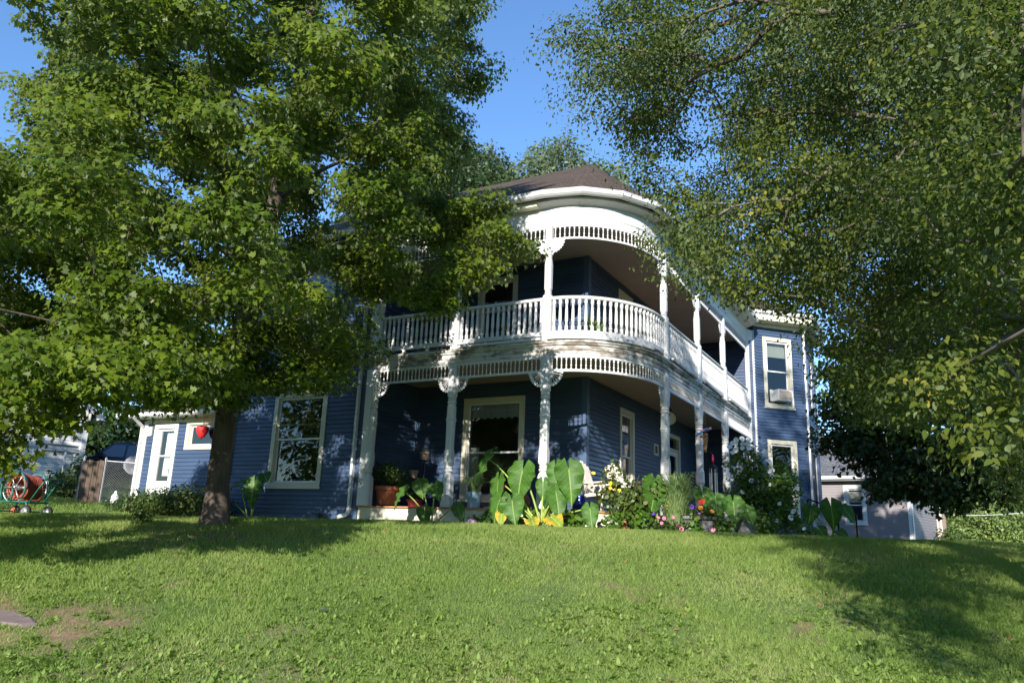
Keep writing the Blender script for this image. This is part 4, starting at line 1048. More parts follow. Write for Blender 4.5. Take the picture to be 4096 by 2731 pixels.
ELM_MASSES = [
 (4.5, 11.1, 8.5, 1.1, 1.4, 1.1, 14), (-0.5, 11.1, 4.4, 0.7, 0.7, 0.5, 14), (0.5, 8.2, 4.4, 0.8, 0.7, 0.4, 14), (-2.3, 5.8, 6.8, 1, 1.2, 0.7, 7),
 (-0.3, 8.9, 1.9, 0.6, 0.7, 0.5, 13), (0.5, 11.8, 3.9, 0.8, 0.5, 0.5, 11), (6.6, 8.5, 0.9, 1.2, 1.6, 0.6, 9), (0.4, 7.1, 1.4, 0.8, 0.7, 0.6, 19),
 (-2.1, 12.3, 7.5, 0.7, 0.8, 0.4, 11), (-1.8, 8, 6.6, 0.6, 0.7, 0.6, 10), (4.3, 4.8, 1.5, 0.8, 1.2, 1.1, 8), (5.6, 8, 2.9, 0.9, 0.9, 0.8, 8),
 (-2, 9.5, 5.4, 0.6, 0.6, 0.3, 7), (2.3, 14.7, 2.9, 1.2, 0.3, 0.4, 3), (-0.3, 14.1, 3.9, 0.7, 0.7, 0.4, 11), (-0.6, 11, 7.9, 0.8, 0.6, 0.6, 16),
 (7.5, 10.3, 6.9, 0.7, 1.2, 0.8, 7), (1.6, 13.8, 4.7, 0.6, 0.5, 0.5, 11), (1.6, 14.2, 7, 0.6, 0.6, 0.5, 11), (-0.4, 12.9, 3.5, 0.6, 0.5, 0.5, 10),
 (-0.4, 10.1, 6.5, 0.7, 0.7, 0.5, 16), (2.3, 6.7, 0.7, 0.9, 0.1, 0.1, 2), (-3.1, 10.6, 7.6, 0.6, 0.7, 0.6, 15), (-1.5, 9.5, 6, 0.8, 0.8, 0.5, 18),
 (2.9, 1.6, 4.8, 1.3, 1.2, 0.8, 10), (1, 11.1, 5, 0.8, 0.6, 0.5, 13), (0.5, 8, 2.1, 0.7, 0.6, 0.5, 15), (1.9, 12.4, 5.8, 0.8, 0.6, 0.5, 10),
 (-1.5, 9.7, 7.4, 0.6, 0.8, 0.6, 14), (0.1, 14.4, 2.6, 0.5, 0.5, 0.4, 7), (1.1, 14.4, 2.8, 0.4, 0.5, 0.4, 6), (3.6, 14, 3.7, 1.2, 0.8, 0.7, 8),
 (-1.1, 6.7, 8.5, 0.9, 0.7, 0.9, 7), (-1.1, 8.8, 4.8, 0.7, 0.7, 0.5, 13), (0.1, 10.7, 3.2, 0.7, 0.6, 0.5, 14), (4.3, 7.8, 6.7, 1.2, 1.2, 0.8, 11),
 (5.9, 12.7, 2.3, 1, 1.2, 0.9, 10), (-0.6, 13.7, 2.3, 0.7, 0.7, 0.4, 9), (3.5, 7.4, 4.4, 0.7, 1.1, 0.9, 8), (-0.7, 11.4, 8.8, 0.8, 1, 0.5, 15),
 (-0, 8.6, 6.1, 0.7, 0.7, 0.4, 14), (0.1, 11.5, 7.2, 0.6, 0.6, 0.5, 13), (-0.5, 11.3, 2.4, 0.5, 0.5, 0.6, 9), (1.9, 1.9, 3.4, 1.2, 1, 1.1, 11),
 (3.2, 10.9, 4, 1.2, 1.1, 0.7, 7), (1.3, 12.7, 3, 0.5, 0.6, 0.5, 9), (-1.1, 7.9, 5.5, 0.8, 0.8, 0.4, 13), (-2.2, 10.4, 8.4, 0.8, 0.7, 0.5, 12),
 (8.2, 8, 3.6, 1, 1.1, 1, 8), (6, 9.8, 7.9, 0.9, 1.2, 1.1, 11), (0.5, 14.5, 3.4, 0.6, 0.5, 0.3, 6), (6, 4.6, 1.6, 1, 1.5, 1, 9),
 (3.6, 4.9, 3.8, 1, 1.1, 1, 12), (-1.9, 11, 6.4, 0.7, 0.6, 0.6, 12), (0.8, 12, 5.9, 0.6, 0.6, 0.5, 12), (-1.1, 8.7, 3, 0.7, 0.6, 0.5, 11),
 (-0.5, 9, 7.1, 0.6, 0.7, 0.7, 13), (1.5, 14.3, 2.1, 0.5, 0.7, 0.5, 10), (6.2, 8.8, 5.3, 0.7, 1, 1.1, 6), (2.8, 6.8, 3, 1, 1.2, 0.8, 9),
 (7.8, 8.9, 5.6, 1, 0.8, 0.8, 7), (3.6, -5.1, 5.4, 0.8, 1.2, 0.7, 8), (-0, 9.5, 3.9, 0.6, 0.7, 0.5, 14), (4.8, 6.9, 1.4, 1, 1, 0.7, 8),
 (1.4, 13.7, 3.2, 0.5, 0.4, 0.4, 7), (2.1, 13, 6.9, 1, 0.7, 0.6, 12), (1.3, 13.2, 6.5, 0.6, 0.6, 0.6, 12), (0.7, 11, 2.3, 0.5, 0.8, 0.5, 13),
 (-0.2, 11.6, 5.9, 0.6, 0.7, 0.5, 11), (3.2, 9.6, 6, 0.9, 1.4, 1, 11), (7.4, 10.4, 2.7, 1.5, 1.1, 0.7, 10), (6.3, 12.4, 3.9, 1, 1.2, 0.7, 11),
 (1.9, 12.7, 8.7, 1.1, 0.7, 0.6, 19), (0.9, 8.9, 1.2, 0.5, 0.8, 0.7, 16), (4.1, 12, 1.1, 1.1, 1.1, 0.7, 8), (-0.2, 12.3, 2.1, 0.7, 0.5, 0.4, 9),
 (-1.3, 10.9, 3.8, 0.6, 0.6, 0.5, 9), (-3.1, 8.9, 6, 0.6, 0.8, 0.6, 15), (1.8, 13.7, 7.9, 0.9, 0.8, 0.5, 17), (-2.4, 7.7, 5.7, 0.7, 0.8, 0.6, 17),
 (5.5, 11.8, 6.8, 1.3, 1.1, 0.9, 12), (-0.1, 10.3, 7.6, 0.8, 0.6, 0.5, 11), (0.5, 5.4, 2, 0.4, 0.8, 0.6, 13), (-0.3, 14, 6.1, 0.6, 0.6, 0.4, 9),
 (-1.1, 4.5, 4.5, 1.1, 0.7, 0.8, 5), (0.6, 13.8, 4.1, 0.5, 0.7, 0.5, 12), (0.4, 8.4, 5.2, 0.8, 0.7, 0.4, 9), (-2.3, 12.3, 6.7, 0.7, 0.7, 0.5, 14),
 (-2.3, 11.9, 4.3, 0.7, 0.8, 0.4, 14), (-0.3, 10.1, 5.3, 0.7, 0.7, 0.6, 19), (8, 10.3, 4, 1, 1.3, 0.8, 9), (0.3, 13.8, 6.6, 0.5, 0.7, 0.5, 11),
 (-1.9, 8.3, 8.9, 1.1, 1, 0.7, 7), (6.9, 11.5, 5.3, 0.9, 1.3, 0.7, 8), (-2, 13.3, 4.8, 0.7, 0.6, 0.6, 12), (-0.4, 7.1, 4.8, 0.6, 0.9, 0.6, 13),
 (-1.3, 11, 5.4, 0.8, 0.6, 0.5, 13), (1.3, 10.8, 1.3, 0.8, 0.8, 0.6, 13), (-2.7, 12, 5.8, 0.6, 0.7, 0.5, 11), (0.6, 7.8, 8.8, 1.1, 1, 0.7, 7),
 (-1, 12.4, 7.3, 0.6, 0.6, 0.5, 10), (0.4, 9.2, 5.6, 0.5, 0.5, 0.6, 8), (1.2, 9.7, 3, 0.6, 0.7, 0.6, 11), (1.6, 14.3, 5.8, 0.8, 0.8, 0.5, 17),
 (4.3, 9.8, 3.4, 0.8, 1, 0.7, 6), (6, 10.7, 1.5, 1.4, 0.9, 0.8, 12), (1.2, 4, 2.8, 1.2, 1.1, 0.6, 12), (1.1, 12.5, 2.1, 0.5, 0.8, 0.5, 12),
 (2.9, 11.5, 2.7, 0.9, 1, 0.8, 7), (1.6, 12.9, 1.1, 0.8, 1.1, 0.6, 15), (1.1, 9.4, 6.4, 0.8, 0.6, 0.4, 14), (2.5, 6.2, 5.6, 1.1, 0.9, 1, 10),
 (1.3, 3.8, 1.6, 1, 1.2, 0.8, 6), (-1, 13, 6.4, 0.6, 0.8, 0.4, 10), (-0.8, 12, 3.6, 0.5, 0.5, 0.3, 5), (1.4, 12.8, 3.9, 0.6, 0.7, 0.5, 11),
 (0.3, 9.2, 2.7, 0.7, 0.6, 0.5, 10), (-0.2, 10.2, 2, 0.7, 0.7, 0.5, 15), (0.4, 13.7, 5.5, 0.6, 0.8, 0.5, 16), (-1.2, 9.6, 4.2, 0.7, 0.7, 0.5, 14),
 (1.6, 11.5, 6.7, 0.9, 0.6, 0.4, 12), (-3.4, 10.7, 6.5, 0.6, 0.7, 0.6, 10), (3.2, -0.6, 5.5, 1.3, 0.9, 0.8, 9), (3.9, 13.7, 1.9, 1.2, 1.1, 0.7, 9),
 (5.5, 7.3, 5, 1, 0.9, 0.8, 7), (-2.4, 10.4, 4.5, 0.7, 0.7, 0.5, 15), (1.2, 9.2, 4, 0.9, 0.5, 0.6, 9), (2.5, 5.9, 1.6, 1, 1.1, 0.7, 8),
 (-0.8, 13.4, 7.8, 0.7, 0.6, 0.5, 10), (-0.9, 12.5, 2.8, 0.4, 0.7, 0.5, 8), (-0.6, 13.7, 7, 0.7, 0.5, 0.4, 8), (0.3, 12.5, 6.8, 0.7, 0.5, 0.7, 15),
 (-3.1, 9.2, 7.8, 0.7, 0.6, 0.6, 11), (-2.4, 9.8, 6.8, 0.6, 0.6, 0.6, 6), (0.2, 12.1, 3, 0.6, 0.7, 0.4, 11), (2.7, -0.8, 3.6, 0.7, 1.4, 1.1, 10),
 (1.2, 9.3, 5.4, 0.4, 0.8, 0.6, 11), (3.2, -3.4, 4.3, 0.6, 0.9, 0.6, 5), (-3, 11.6, 5, 0.6, 0.9, 0.5, 13), (0.8, 4.2, 4.2, 0.9, 1.4, 0.9, 12),
 (7.9, 6.3, 2, 0.9, 0.9, 0.9, 6), (-1, 7.9, 3.8, 0.5, 0.9, 0.5, 11), (-1.1, 12.6, 4.3, 0.6, 0.6, 0.4, 11), (1.9, -2.3, 6.1, 0.7, 1.2, 0.7, 4),
 (-0.8, 13.9, 3.3, 0.7, 0.6, 0.6, 11), (-0.3, 12.3, 5.1, 0.5, 0.7, 0.4, 11), (1.4, 12.6, 5, 0.8, 0.7, 0.5, 11), (0.7, 8, 3.2, 0.6, 0.7, 0.6, 16),
 (1.1, 10.4, 4.3, 0.6, 0.7, 0.5, 18), (1.2, 11.4, 3.3, 0.5, 0.7, 0.5, 14), (-2, 5.2, 8, 1, 0.9, 0.9, 7), (5, 10.2, 4.8, 1.1, 1.3, 0.9, 12),
 (4, 8.9, 2.2, 1.3, 1.1, 0.6, 8), (-0.9, 13.3, 5.6, 0.4, 0.7, 0.4, 8), (1.6, 11.7, 7.7, 0.7, 0.9, 0.5, 17), (3.3, 9.2, 1.2, 1.2, 1, 0.7, 8),
 (-0.7, 13.8, 4.8, 0.7, 0.7, 0.5, 16), (-2.7, 8.2, 7, 0.7, 0.7, 0.6, 10), (3.4, -2.6, 5.6, 1, 1, 0.9, 8), (1.5, 14.7, 3.7, 0.5, 0.5, 0.4, 10),
 (0.6, 6.6, 4, 0.7, 0.8, 0.5, 19), (1.3, 10.6, 5.8, 0.7, 0.7, 0.4, 12), (-0.9, 11.4, 6.7, 0.5, 0.6, 0.6, 12), (-0.4, 10.1, 2.9, 0.6, 0.6, 0.4, 8),
 (1.2, 10.3, 7.1, 0.8, 0.9, 0.6, 16), (0.8, 6.8, 7.3, 1.1, 1.2, 0.8, 11), (-1.6, 12, 5.3, 0.7, 0.4, 0.6, 11), (1.3, 14.7, 4.8, 1.1, 0.4, 0.5, 14),
 (4.3, 13.3, 5, 1.3, 1.2, 0.8, 13), (-0.2, 8.3, 3.4, 0.5, 0.7, 0.5, 10), (0.4, 13.4, 2.9, 0.7, 0.5, 0.4, 9), (-1.6, 7.6, 3.1, 0.7, 0.7, 0.7, 14),
 (-1.3, 9.8, 3.4, 0.6, 0.6, 0.4, 8), (0.8, 7.3, 5, 0.5, 0.6, 0.6, 13), (6.2, 6.3, 3.4, 1.2, 1.2, 0.7, 8), (-3.5, 9.5, 6.8, 0.4, 0.7, 0.4, 7),
 (0.5, 12.4, 4.6, 0.5, 0.6, 0.4, 9), (7.2, 7.6, 1.9, 1.1, 0.8, 0.8, 6), (0.3, 5.1, 6.3, 1.3, 0.8, 0.6, 7), (-1.9, 13.1, 5.7, 0.5, 0.6, 0.4, 9),
 (3.4, 8.9, 8.4, 0.8, 1.2, 0.9, 9), (-1.6, 11.7, 8.1, 0.7, 0.9, 0.5, 16), (1.6, 9.9, 9, 1.1, 1.1, 0.7, 9), (-0.9, 8, 6.2, 0.3, 0.8, 0.4, 6),
 (0.6, 13.4, 7.9, 0.6, 0.6, 0.6, 15), (0.3, 12.3, 8.3, 0.8, 0.7, 0.7, 22), (3.3, 3.2, 1.6, 1.1, 1.2, 0.9, 5), (4.6, 13.4, 6.8, 1.2, 0.9, 1.1, 10),
 (0.6, 5.4, 0.9, 0.8, 1, 0.5, 10), (0.3, 6.6, 2.9, 0.8, 0.9, 0.6, 23),
]
# ------------------------------------------------------------------ trees
# each leafy mass of a crown: centre x, y, z, half widths, and how many sprays of twigs it holds
def sprays(masses, seed, md):
    g = np.random.default_rng(seed); out = np.zeros((0, 3))
    for x, y, z, a, b, c, n in masses:
        k = 0
        for _ in range(n*12):
            q = g.normal(0, 1, 3); q *= g.random()**(1/3)/np.linalg.norm(q); p = np.array([x+q[0]*a, y+q[1]*b, z+q[2]*c])
            if len(out) and np.min(np.sum((out-p)**2, 1)) < md*md: continue
            out = np.concatenate((out, p[None])); k += 1
            if k >= n: break
    return out

def limbs(trunk, pads, bias=.35):
    """join every leafy spray to the nearest wood that leads back to the trunk; wood thickens with what it carries"""
    nt = len(trunk); P = np.concatenate((np.array([t[:3] for t in trunk]), pads)); n = len(P)
    axis = np.array([t[:3] for t in trunk])
    low = np.arange(n) < 2
    d0 = np.min(np.linalg.norm(pads[:, None]-axis[None], axis=2), 1); order = nt+np.argsort(d0)
    par = np.full(n, -1); path = np.zeros(n); done = list(range(nt))
    for i in order:
        D = np.array(done); q = P[D]; v = P[i]-q; dist = np.linalg.norm(v, axis=1)
        c = dist + bias*path[D] + np.where(v[:, 2] < -.4, .6*(-v[:, 2]), 0)
        c = c + np.where((D < nt), 1.0, 0)*np.clip(.5-v[:, 2], 0, 3)
        c = c + low[D]*50
        j = D[np.argmin(c)]; par[i] = j; path[i] = path[j]+np.linalg.norm(P[i]-P[j]); done.append(i)
    cnt = np.zeros(n); 
    for i in reversed(order):
        cnt[i] += 1
        if par[i] >= nt: cnt[par[i]] += cnt[i]
    return P, par, cnt, order

def tree(name, label, trunk, pads, leaf_n, leaf_len, templ, leafmat, barkmat, spread=(.42,.42,.18), seed=1, r0=.007, up=.55, group=None, flare=0, droop=.25, twig_min=0.0):
    g = np.random.default_rng(seed); r_ = random.Random(seed)
    base = trunk[0]
    t = empty(name, base[:3], label, 'tree', group=group)
    m = MB()
    pts = [Vector(p[:3]) for p in trunk]; rad = [p[3] for p in trunk]
    n = 14; 
    if flare:
        dz = Vector((0,0,1)); pts = [pts[0]-dz*.15, pts[0]+dz*.04, pts[0]+dz*.16, pts[0]+dz*.42]+pts[1:]; rad = [rad[0]+flare*1.3, rad[0]+flare*.75, rad[0]+flare*.32, rad[0]+flare*.06]+rad[1:]
    m.tube(pts, rad, n)
    if flare:
        for i in range(n*3):                      # uneven root swellings
            x, y, z = m.v[i]; a = math.atan2(y-base[1], x-base[0]); k = 1+.22*math.sin(a*5+1.3)*(1-i/(n*3)); m.v[i] = (base[0]+(x-base[0])*k, base[1]+(y-base[1])*k, z)
    add('trunk', m, barkmat, t, smooth=True)
    P, par, cnt, order = limbs(trunk, pads)
    m = MB(); outw = np.zeros((len(P), 3))
    for i in order:
        a, b = Vector(P[par[i]]), Vector(P[i]); d = b-a; outw[i] = d/(d.length+1e-6)
        r1 = min(.07, r0*cnt[i]**.42); rp = min(.08, r0*max(cnt[par[i]], cnt[i])**.42) if par[i] >= len(trunk) else r1*1.25
        if r1 < twig_min: continue
        mid = a+d*.5+Vector((r_.uniform(-1,1), r_.uniform(-1,1), r_.uniform(-.6,1)))*d.length*.09
        m.tube([a, mid, b], [rp*.95, (rp+r1)*.5, r1*.75], 6 if r1 > .02 else 4, cap=False)
    add('branches', m, barkmat, t, smooth=True)
    k = leaf_n; np_ = len(pads); N_ = np_*k
    c = np.repeat(pads, k, 0); ow = np.repeat(outw[len(trunk):], k, 0)
    q = g.normal(0, 1, (N_, 3)); q /= np.linalg.norm(q, axis=1, keepdims=True); q *= (g.random((N_, 1))**.5)
    sz = np.repeat(.7+.6*g.random(np_), k)[:, None]
    pos = c + q*np.array(spread)*sz + ow*(g.random((N_, 1))-.75)*spread[0]*.9
    pos[:, 2] -= droop*np.sum(q[:, :2]**2, 1)*spread[0]*.5
    nor = np.array([0, 0, up]) + g.normal(0, .34, (N_, 3)) + q*np.array([.75, .75, .45]) + ow*.2
    tan = q*np.array([1, 1, .3]) + ow*.5 + g.normal(0, .5, (N_, 3)) + np.array([0, 0, -.45])
    size = leaf_len*(.6+.7*g.random(N_))
    leaf_mesh('crown', pos, nor, tan, size, templ, leafmat, t, .22)
    return t

mt = (-10.23, 8.81)
MAPLE_BACK = [(x, y, z, .8, .8, .5, 11) for x, y, z in ((-12.2, 7.3, 3.3), (-11.8, 7.9, 3.3), (-11.7, 8.6, 3.8), (-12.3, 6.6, 3.6), (-12.2, 7.5, 4.3), (-12.1, 8, 5.4), (-12.2, 6.8, 5.6), (-12.2, 7.2, 6.5), (-11.9, 8.3, 7.1), (-11.5, 8.9, 6.4), (-12.2, 6.8, 4.4),
    (-12.1, 6.2, 4.7), (-12, 6.3, 2.9), (-12.3, 6.3, 6.6), (-10.7, 9.5, 6.3), (-10, 9.8, 7.2), (-9.1, 10.1, 7.9), (-10.8, 9.2, 4.5), (-9.7, 9.5, 3.8), (-11.6, 8.7, 5), (-11.8, 6.5, 7.4), (-11.8, 7.5, 7.8))]
# low outer boughs: towards the house, in front of the trunk, and over the lawn at the left
MAPLE_HEM = [(x, y, z, .5, .5, .32, 9) for x, y, z in (
    (-6.6, 9.5, 3.7), (-6.0, 10.4, 4.7), (-6.3, 10.2, 5.2), (-6.3, 10.0, 4.2),
    (-9.0, 7.6, 2.0), (-9.4, 7.4, 2.0), (-9.2, 6.9, 1.9), (-8.7, 7.7, 2.2), (-8.3, 8.0, 2.2), (-7.9, 8.1, 2.2), (-8.8, 7.4, 2.4), (-8.5, 7.7, 2.6), (-9.5, 7.3, 2.5),
    (-8.4, 5.4, 1.8), (-9.6, 3.5, .6), (-8.8, 4.2, .6), (-7.7, 4.3, 1.15), (-7.4, 4.3, 1.4),
    (-6.9, 4.3, 1.4), (-10.1, 4.0, .7), (-8.4, 4.6, 1.15), (-6.9, 4.7, 1.4), (-7.0, 5.2, 1.6), (-8.1, 4.6, 1.45))]
tree('maple_tree', 'large bushy maple with a thick trunk rising from the lawn before the house', 
     [(mt[0], mt[1], -.26, .20), (mt[0]-.04, mt[1], .6, .18), (mt[0]-.07, mt[1]+.02, 1.6, .172), (mt[0]-.06, mt[1], 2.8, .162), (mt[0]+.2, mt[1]+.05, 4.2, .15), (mt[0]+.4, mt[1]+.1, 5.6, .14), (mt[0]+.55, mt[1]+.1, 7.2, .12), (mt[0]+.75, mt[1]+.1, 9, .10), (mt[0]+.7, mt[1], 11, .06), (mt[0]+.8, mt[1], 12.6, .03)],
     sprays(MAPLE_MASSES+MAPLE_HEM+MAPLE_BACK, 1, .30), 165, .070, MAPLE, M['leaf_maple'], M['bark'], seed=3, spread=(.36,.36,.17), flare=.27, r0=.0045)
# edge and eave boughs; the unseen top is added to shade the bay
ELM_EDGE = [(x+.12, y, z-.05, .34, .34, .3, 4) for x, y, z in ((-4.2, 8.6, 6.9), (-3.9, 8.7, 6.4), (-3.6, 8.7, 5.8), (-4.0, 8.6, 6.1), (-3.4, 8.6, 6.4), (-3.3, 8.8, 5.3), (-3.4, 8.5, 6.8), (-3.8, 8.6, 7.0), (-3.1, 8.8, 4.8), (-3.2, 8.6, 5.9), (-3.0, 8.7, 5.4), (-3.1, 8.5, 6.7), (-2.8, 8.6, 6.2), (-2.9, 9.1, 4.5), (-3.1, 9.3, 3.9), (-2.7, 9.4, 3.5))]
ELM_EAVE = [(x, y, z+.1, .3, .3, .22, 5) for x, y, z in ((-2.2, 9.2, 3.3), (-2.0, 9.3, 3.1), (-1.7, 9.1, 2.9), (-1.5, 9.2, 2.8), (-1.2, 9.1, 2.7), (-1.0, 9.1, 2.5), (-1.0, 9.1, 2.1), (-1.9, 9.3, 3.4), (-1.5, 9.2, 3.1), (-1.1, 9.1, 3.0), (-.9, 9.2, 1.8), (-2.5, 9.4, 3.6))]
ELM_BAY_SHADE = [(-.9, 12.9, 11.2, 1.2, 1.2, .9, 14), (-.4, 11.2, 11.4, 1.3, 1.3, 1.0, 16), (.1, 9.2, 11.6, 1.4, 1.4, 1.1, 18), (.6, 7.2, 11.5, 1.4, 1.4, 1.1, 18), (1.1, 5.4, 11.0, 1.3, 1.3, 1.0, 16), (1.7, 3.6, 10.4, 1.2, 1.2, .9, 14),
           (1.9, 9.6, 10.8, 1.5, 1.5, 1.2, 18), (2.6, 7.2, 10.6, 1.5, 1.5, 1.2, 18), (1.2, 11.8, 10.4, 1.4, 1.3, 1.0, 14), (3.2, 5.0, 9.8, 1.4, 1.4, 1.0, 12)]
et = (2.07, 8.20)
tree('elm_tree', 'spreading elm with small olive leaves and pale branches overhanging the right side of the lawn',
     [(et[0], et[1], gz(*et)-.05, .30), (et[0], et[1], .2, .27), (et[0]-.1, et[1]-.1, 2.0, .25), (et[0]-.3, et[1]-.3, 3.6, .20), (et[0]-.3, et[1]-.7, 5.2, .15), (et[0]-.5, et[1]-1.0, 7, .10), (et[0]-.6, et[1]-.6, 8.8, .08), (et[0]-.8, et[1]+.2, 10.8, .05)],
     sprays(ELM_MASSES+ELM_BAY_SHADE+ELM_EDGE+ELM_EAVE, 2, .32), 190, .049, ELM, M['leaf_elm'], M['bark_pale'], seed=4, spread=(.36,.36,.25), flare=.15, twig_min=.0085, r0=.0075, up=.4)

def cloud(seed, ells, n, md):
    """spray centres spread through a few overlapping ellipsoids (x,y,z,rx,ry,rz)"""
    g = np.random.default_rng(seed); out = []
    tries = 0
    w = np.array([e[3]*e[4]*e[5] for e in ells]); w = w/w.sum()
    while len(out) < n and tries < n*40:
        tries += 1; e = ells[g.choice(len(ells), p=w)]
        q = g.normal(0, 1, 3); q /= np.linalg.norm(q); q *= g.random()**.4
        p = np.array(e[:3])+q*np.array(e[3:])
        if out and np.min(np.sum((np.array(out)-p)**2, 1)) < md*md: continue
        out.append(p)
    return np.array(out)
def far_tree(name, label, base, ells, n, md, k, leaf, templ, lm, bark, seed, tr=.25, spread=(.6,.6,.4), group=None, up=.45):
    top = max(e[2] for e in ells); cx = np.mean([e[0] for e in ells]); cy = np.mean([e[1] for e in ells])
    trunk = [(base[0], base[1], base[2], tr)]+[(base[0]+(cx-base[0])*f, base[1]+(cy-base[1])*f, base[2]+(top-base[2])*f, tr*(1-.7*f)) for f in (.2, .4, .6, .8, 1)]
    return tree(name, label, trunk, cloud(seed, ells, n, md), k, leaf, templ, lm, bark, spread, seed, .009, up, group, 0, .25, .006)
def dirp(px, d, z):
    """a point at a bearing (degrees right of the view axis), a distance and a height"""
    a = math.radians(px); return (d*(CF[0]*math.cos(a)+CR[0]*math.sin(a)), d*(CF[1]*math.cos(a)+CR[1]*math.sin(a)), z)
def E_(b, d, z, rx, ry, rz): return (*dirp(b, d, z), rx, ry, rz)
# dark maple in the shade at the right, between the elm and the grey house
DM = [(x, y, z, .75, .7, .55, 15) for x, y, z in ((-1.8, 19.9, 4.2), (-1.8, 19.9, 3.4), (-1.9, 19.9, 2.7), (-1.4, 19.9, 3.0), (-1.0, 19.5, 2.0), (-1.3, 19.5, 2.2), (-.3, 19.5, 2.3), (.5, 19, 2.0), (1.1, 18.5, 1.8), (-.7, 19, 1.5), (-.1, 19, 1.5),
    (1.3, 18, 1.5), (-.3, 19.5, 3.3), (1, 19, 2.9), (-1.1, 20, 4.2), (.5, 19.5, 4.0), (1.5, 18.4, 3.2), (1.9, 17.9, 2.2), (.5, 18.5, 1.4), (-.6, 20.3, 5.4), (.8, 19.8, 5.6), (2.4, 19, 5), (3, 18.6, 3.4), (3.8, 18.6, 4.6), (1.8, 20, 6.8), (-.2, 20.8, 6.6), (3.4, 19.6, 6.6), (4.8, 19, 5.6), (.6, 20.4, 7.2), (1.4, 20.4, 7.8), (2.2, 20.4, 7.6), (3.0, 20.4, 8.0), (1.0, 20.6, 8.8), (1.9, 20.6, 9.2), (2.8, 20.6, 9.2), (.2, 20.6, 8.0), (3.6, 20.4, 7.2))]  # the high masses, hidden by the elm, are added to shade the grey wall
tree('shade_maple', 'dark shaded maple hanging low in front of the grey neighbouring house', [(4.6, 19.4, -.2, .26), (4.55, 19.4, 1.2, .24), (4.4, 19.4, 2.6, .21), (4.0, 19.4, 4.0, .17), (3.4, 19.5, 5.6, .12), (2.6, 19.8, 7.0, .08), (2.0, 20.2, 8.6, .05)], sprays(DM, 5, .3), 95, .105, MAPLE, M['leaf_shaded'], M['bark'], (.42,.42,.25), 21, .007, .5, None, .1, .3, .007)
# trees behind the house
far_tree('willowy_tree', 'tall pale green feathery tree rising behind the roof of the house', dirp(3, 40, .5),
         [E_(-3.0, 40, 17.0, 2.6, 2.6, 4.4), E_(1.0, 40, 17.2, 2.4, 2.4, 4.0), E_(3.2, 40, 17.6, 2.0, 2.2, 4.9), E_(6.8, 40, 16.2, 2.6, 2.4, 4.7), E_(10.3, 41, 14.6, 2.6, 2.4, 4.8), E_(2, 40, 11, 7, 3, 4.5)], 1150, .58, 90, .27, OVAL, M['leaf_willow'], M['bark_pale'], 22, .4, (.75,.75,.8), up=.2)
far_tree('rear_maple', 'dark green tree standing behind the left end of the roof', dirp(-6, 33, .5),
         [E_(-3.0, 33, 15.6, 1.8, 2.0, 2.0), E_(-6.4, 33, 15.6, 2.4, 2.5, 2.6), E_(-9, 33, 12, 4, 3, 4.5)], 420, .7, 60, .17, MAPLE, M['leaf_shaded'], M['bark'], 23, .35, (.65,.65,.45))
# shaded trees beyond the fence at the left
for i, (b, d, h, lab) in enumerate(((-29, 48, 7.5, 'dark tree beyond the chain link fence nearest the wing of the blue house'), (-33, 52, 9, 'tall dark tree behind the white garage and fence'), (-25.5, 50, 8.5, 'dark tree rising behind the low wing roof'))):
    far_tree('backyard_tree', lab, dirp(b, d, .8), [E_(b, d, h*.42, 4.0, 3.5, h*.42), E_(b+2.5, d+1, h*.5, 3, 3, h*.4)], 240, .8, 45, .22, MAPLE, M['leaf_shaded'], M['bark'], 30+i, .3, (.8,.8,.5), 'shaded trees behind the fence')
# sunlit trees far off on the right
for i, (b, d, r, h, lm, lab) in enumerate(((29.2, 62, 2.6, 4.6, 'leaf_far', 'round green tree beside the grey house, nearest its downspout'), (31.2, 60, 3.2, 3.6, 'leaf_far', 'rounded sunlit green tree in the middle of the far right row'),
         (33.6, 66, 3.6, 4.6, 'leaf_far_yellow', 'yellowing tree at the far right edge of the view'), (30.4, 80, 6, 6.6, 'leaf_far', 'taller green tree standing behind the far right row'), (34.4, 84, 6, 6.8, 'leaf_far', 'pale green tree behind the yellowing tree'))):
    far_tree('distant_tree', lab, dirp(b, d, -1.2), [E_(b, d, h*.32, r, r, h*.62), E_(b+1.6, d, h*.18, r*.7, r*.7, h*.5)], 300, .65, 100, .16, ELM, M[lm], M['bark'], 40+i, .2, (.75,.75,.55), 'distant trees at the right')

# street trees in window reflections; an unseen left one added to shade the garage
for i, (x, y, r, h, lab) in enumerate(((-24, -9, 5.0, 9.5, 'leafy street tree behind the viewer to the left'), (-36, -14, 6, 13, 'taller street tree farther off behind the viewer'), (-22.6, 1.2, 4.6, 11.5, 'unseen tree added at the left edge of the lot to shade the garage'), (-15, -19, 5.0, 12, 'street tree straight behind the viewer across the road'), (17, 13, 4.2, 9, 'side yard tree well to the right of the view'), (26, 20, 5, 10, 'taller side yard tree far to the right of the view'))):
    far_tree('unseen_tree', lab, (x, y, -1.7), [(x, y, h*.52, r, r, h*.42), (x+1.5, y+1, h*.3, r*.9, r*.9, h*.3)], 210, .9, 40, .22, MAPLE, M['leaf_maple'], M['bark'], 50+i, .3, (.9,.9,.6), 'street trees behind the viewer')
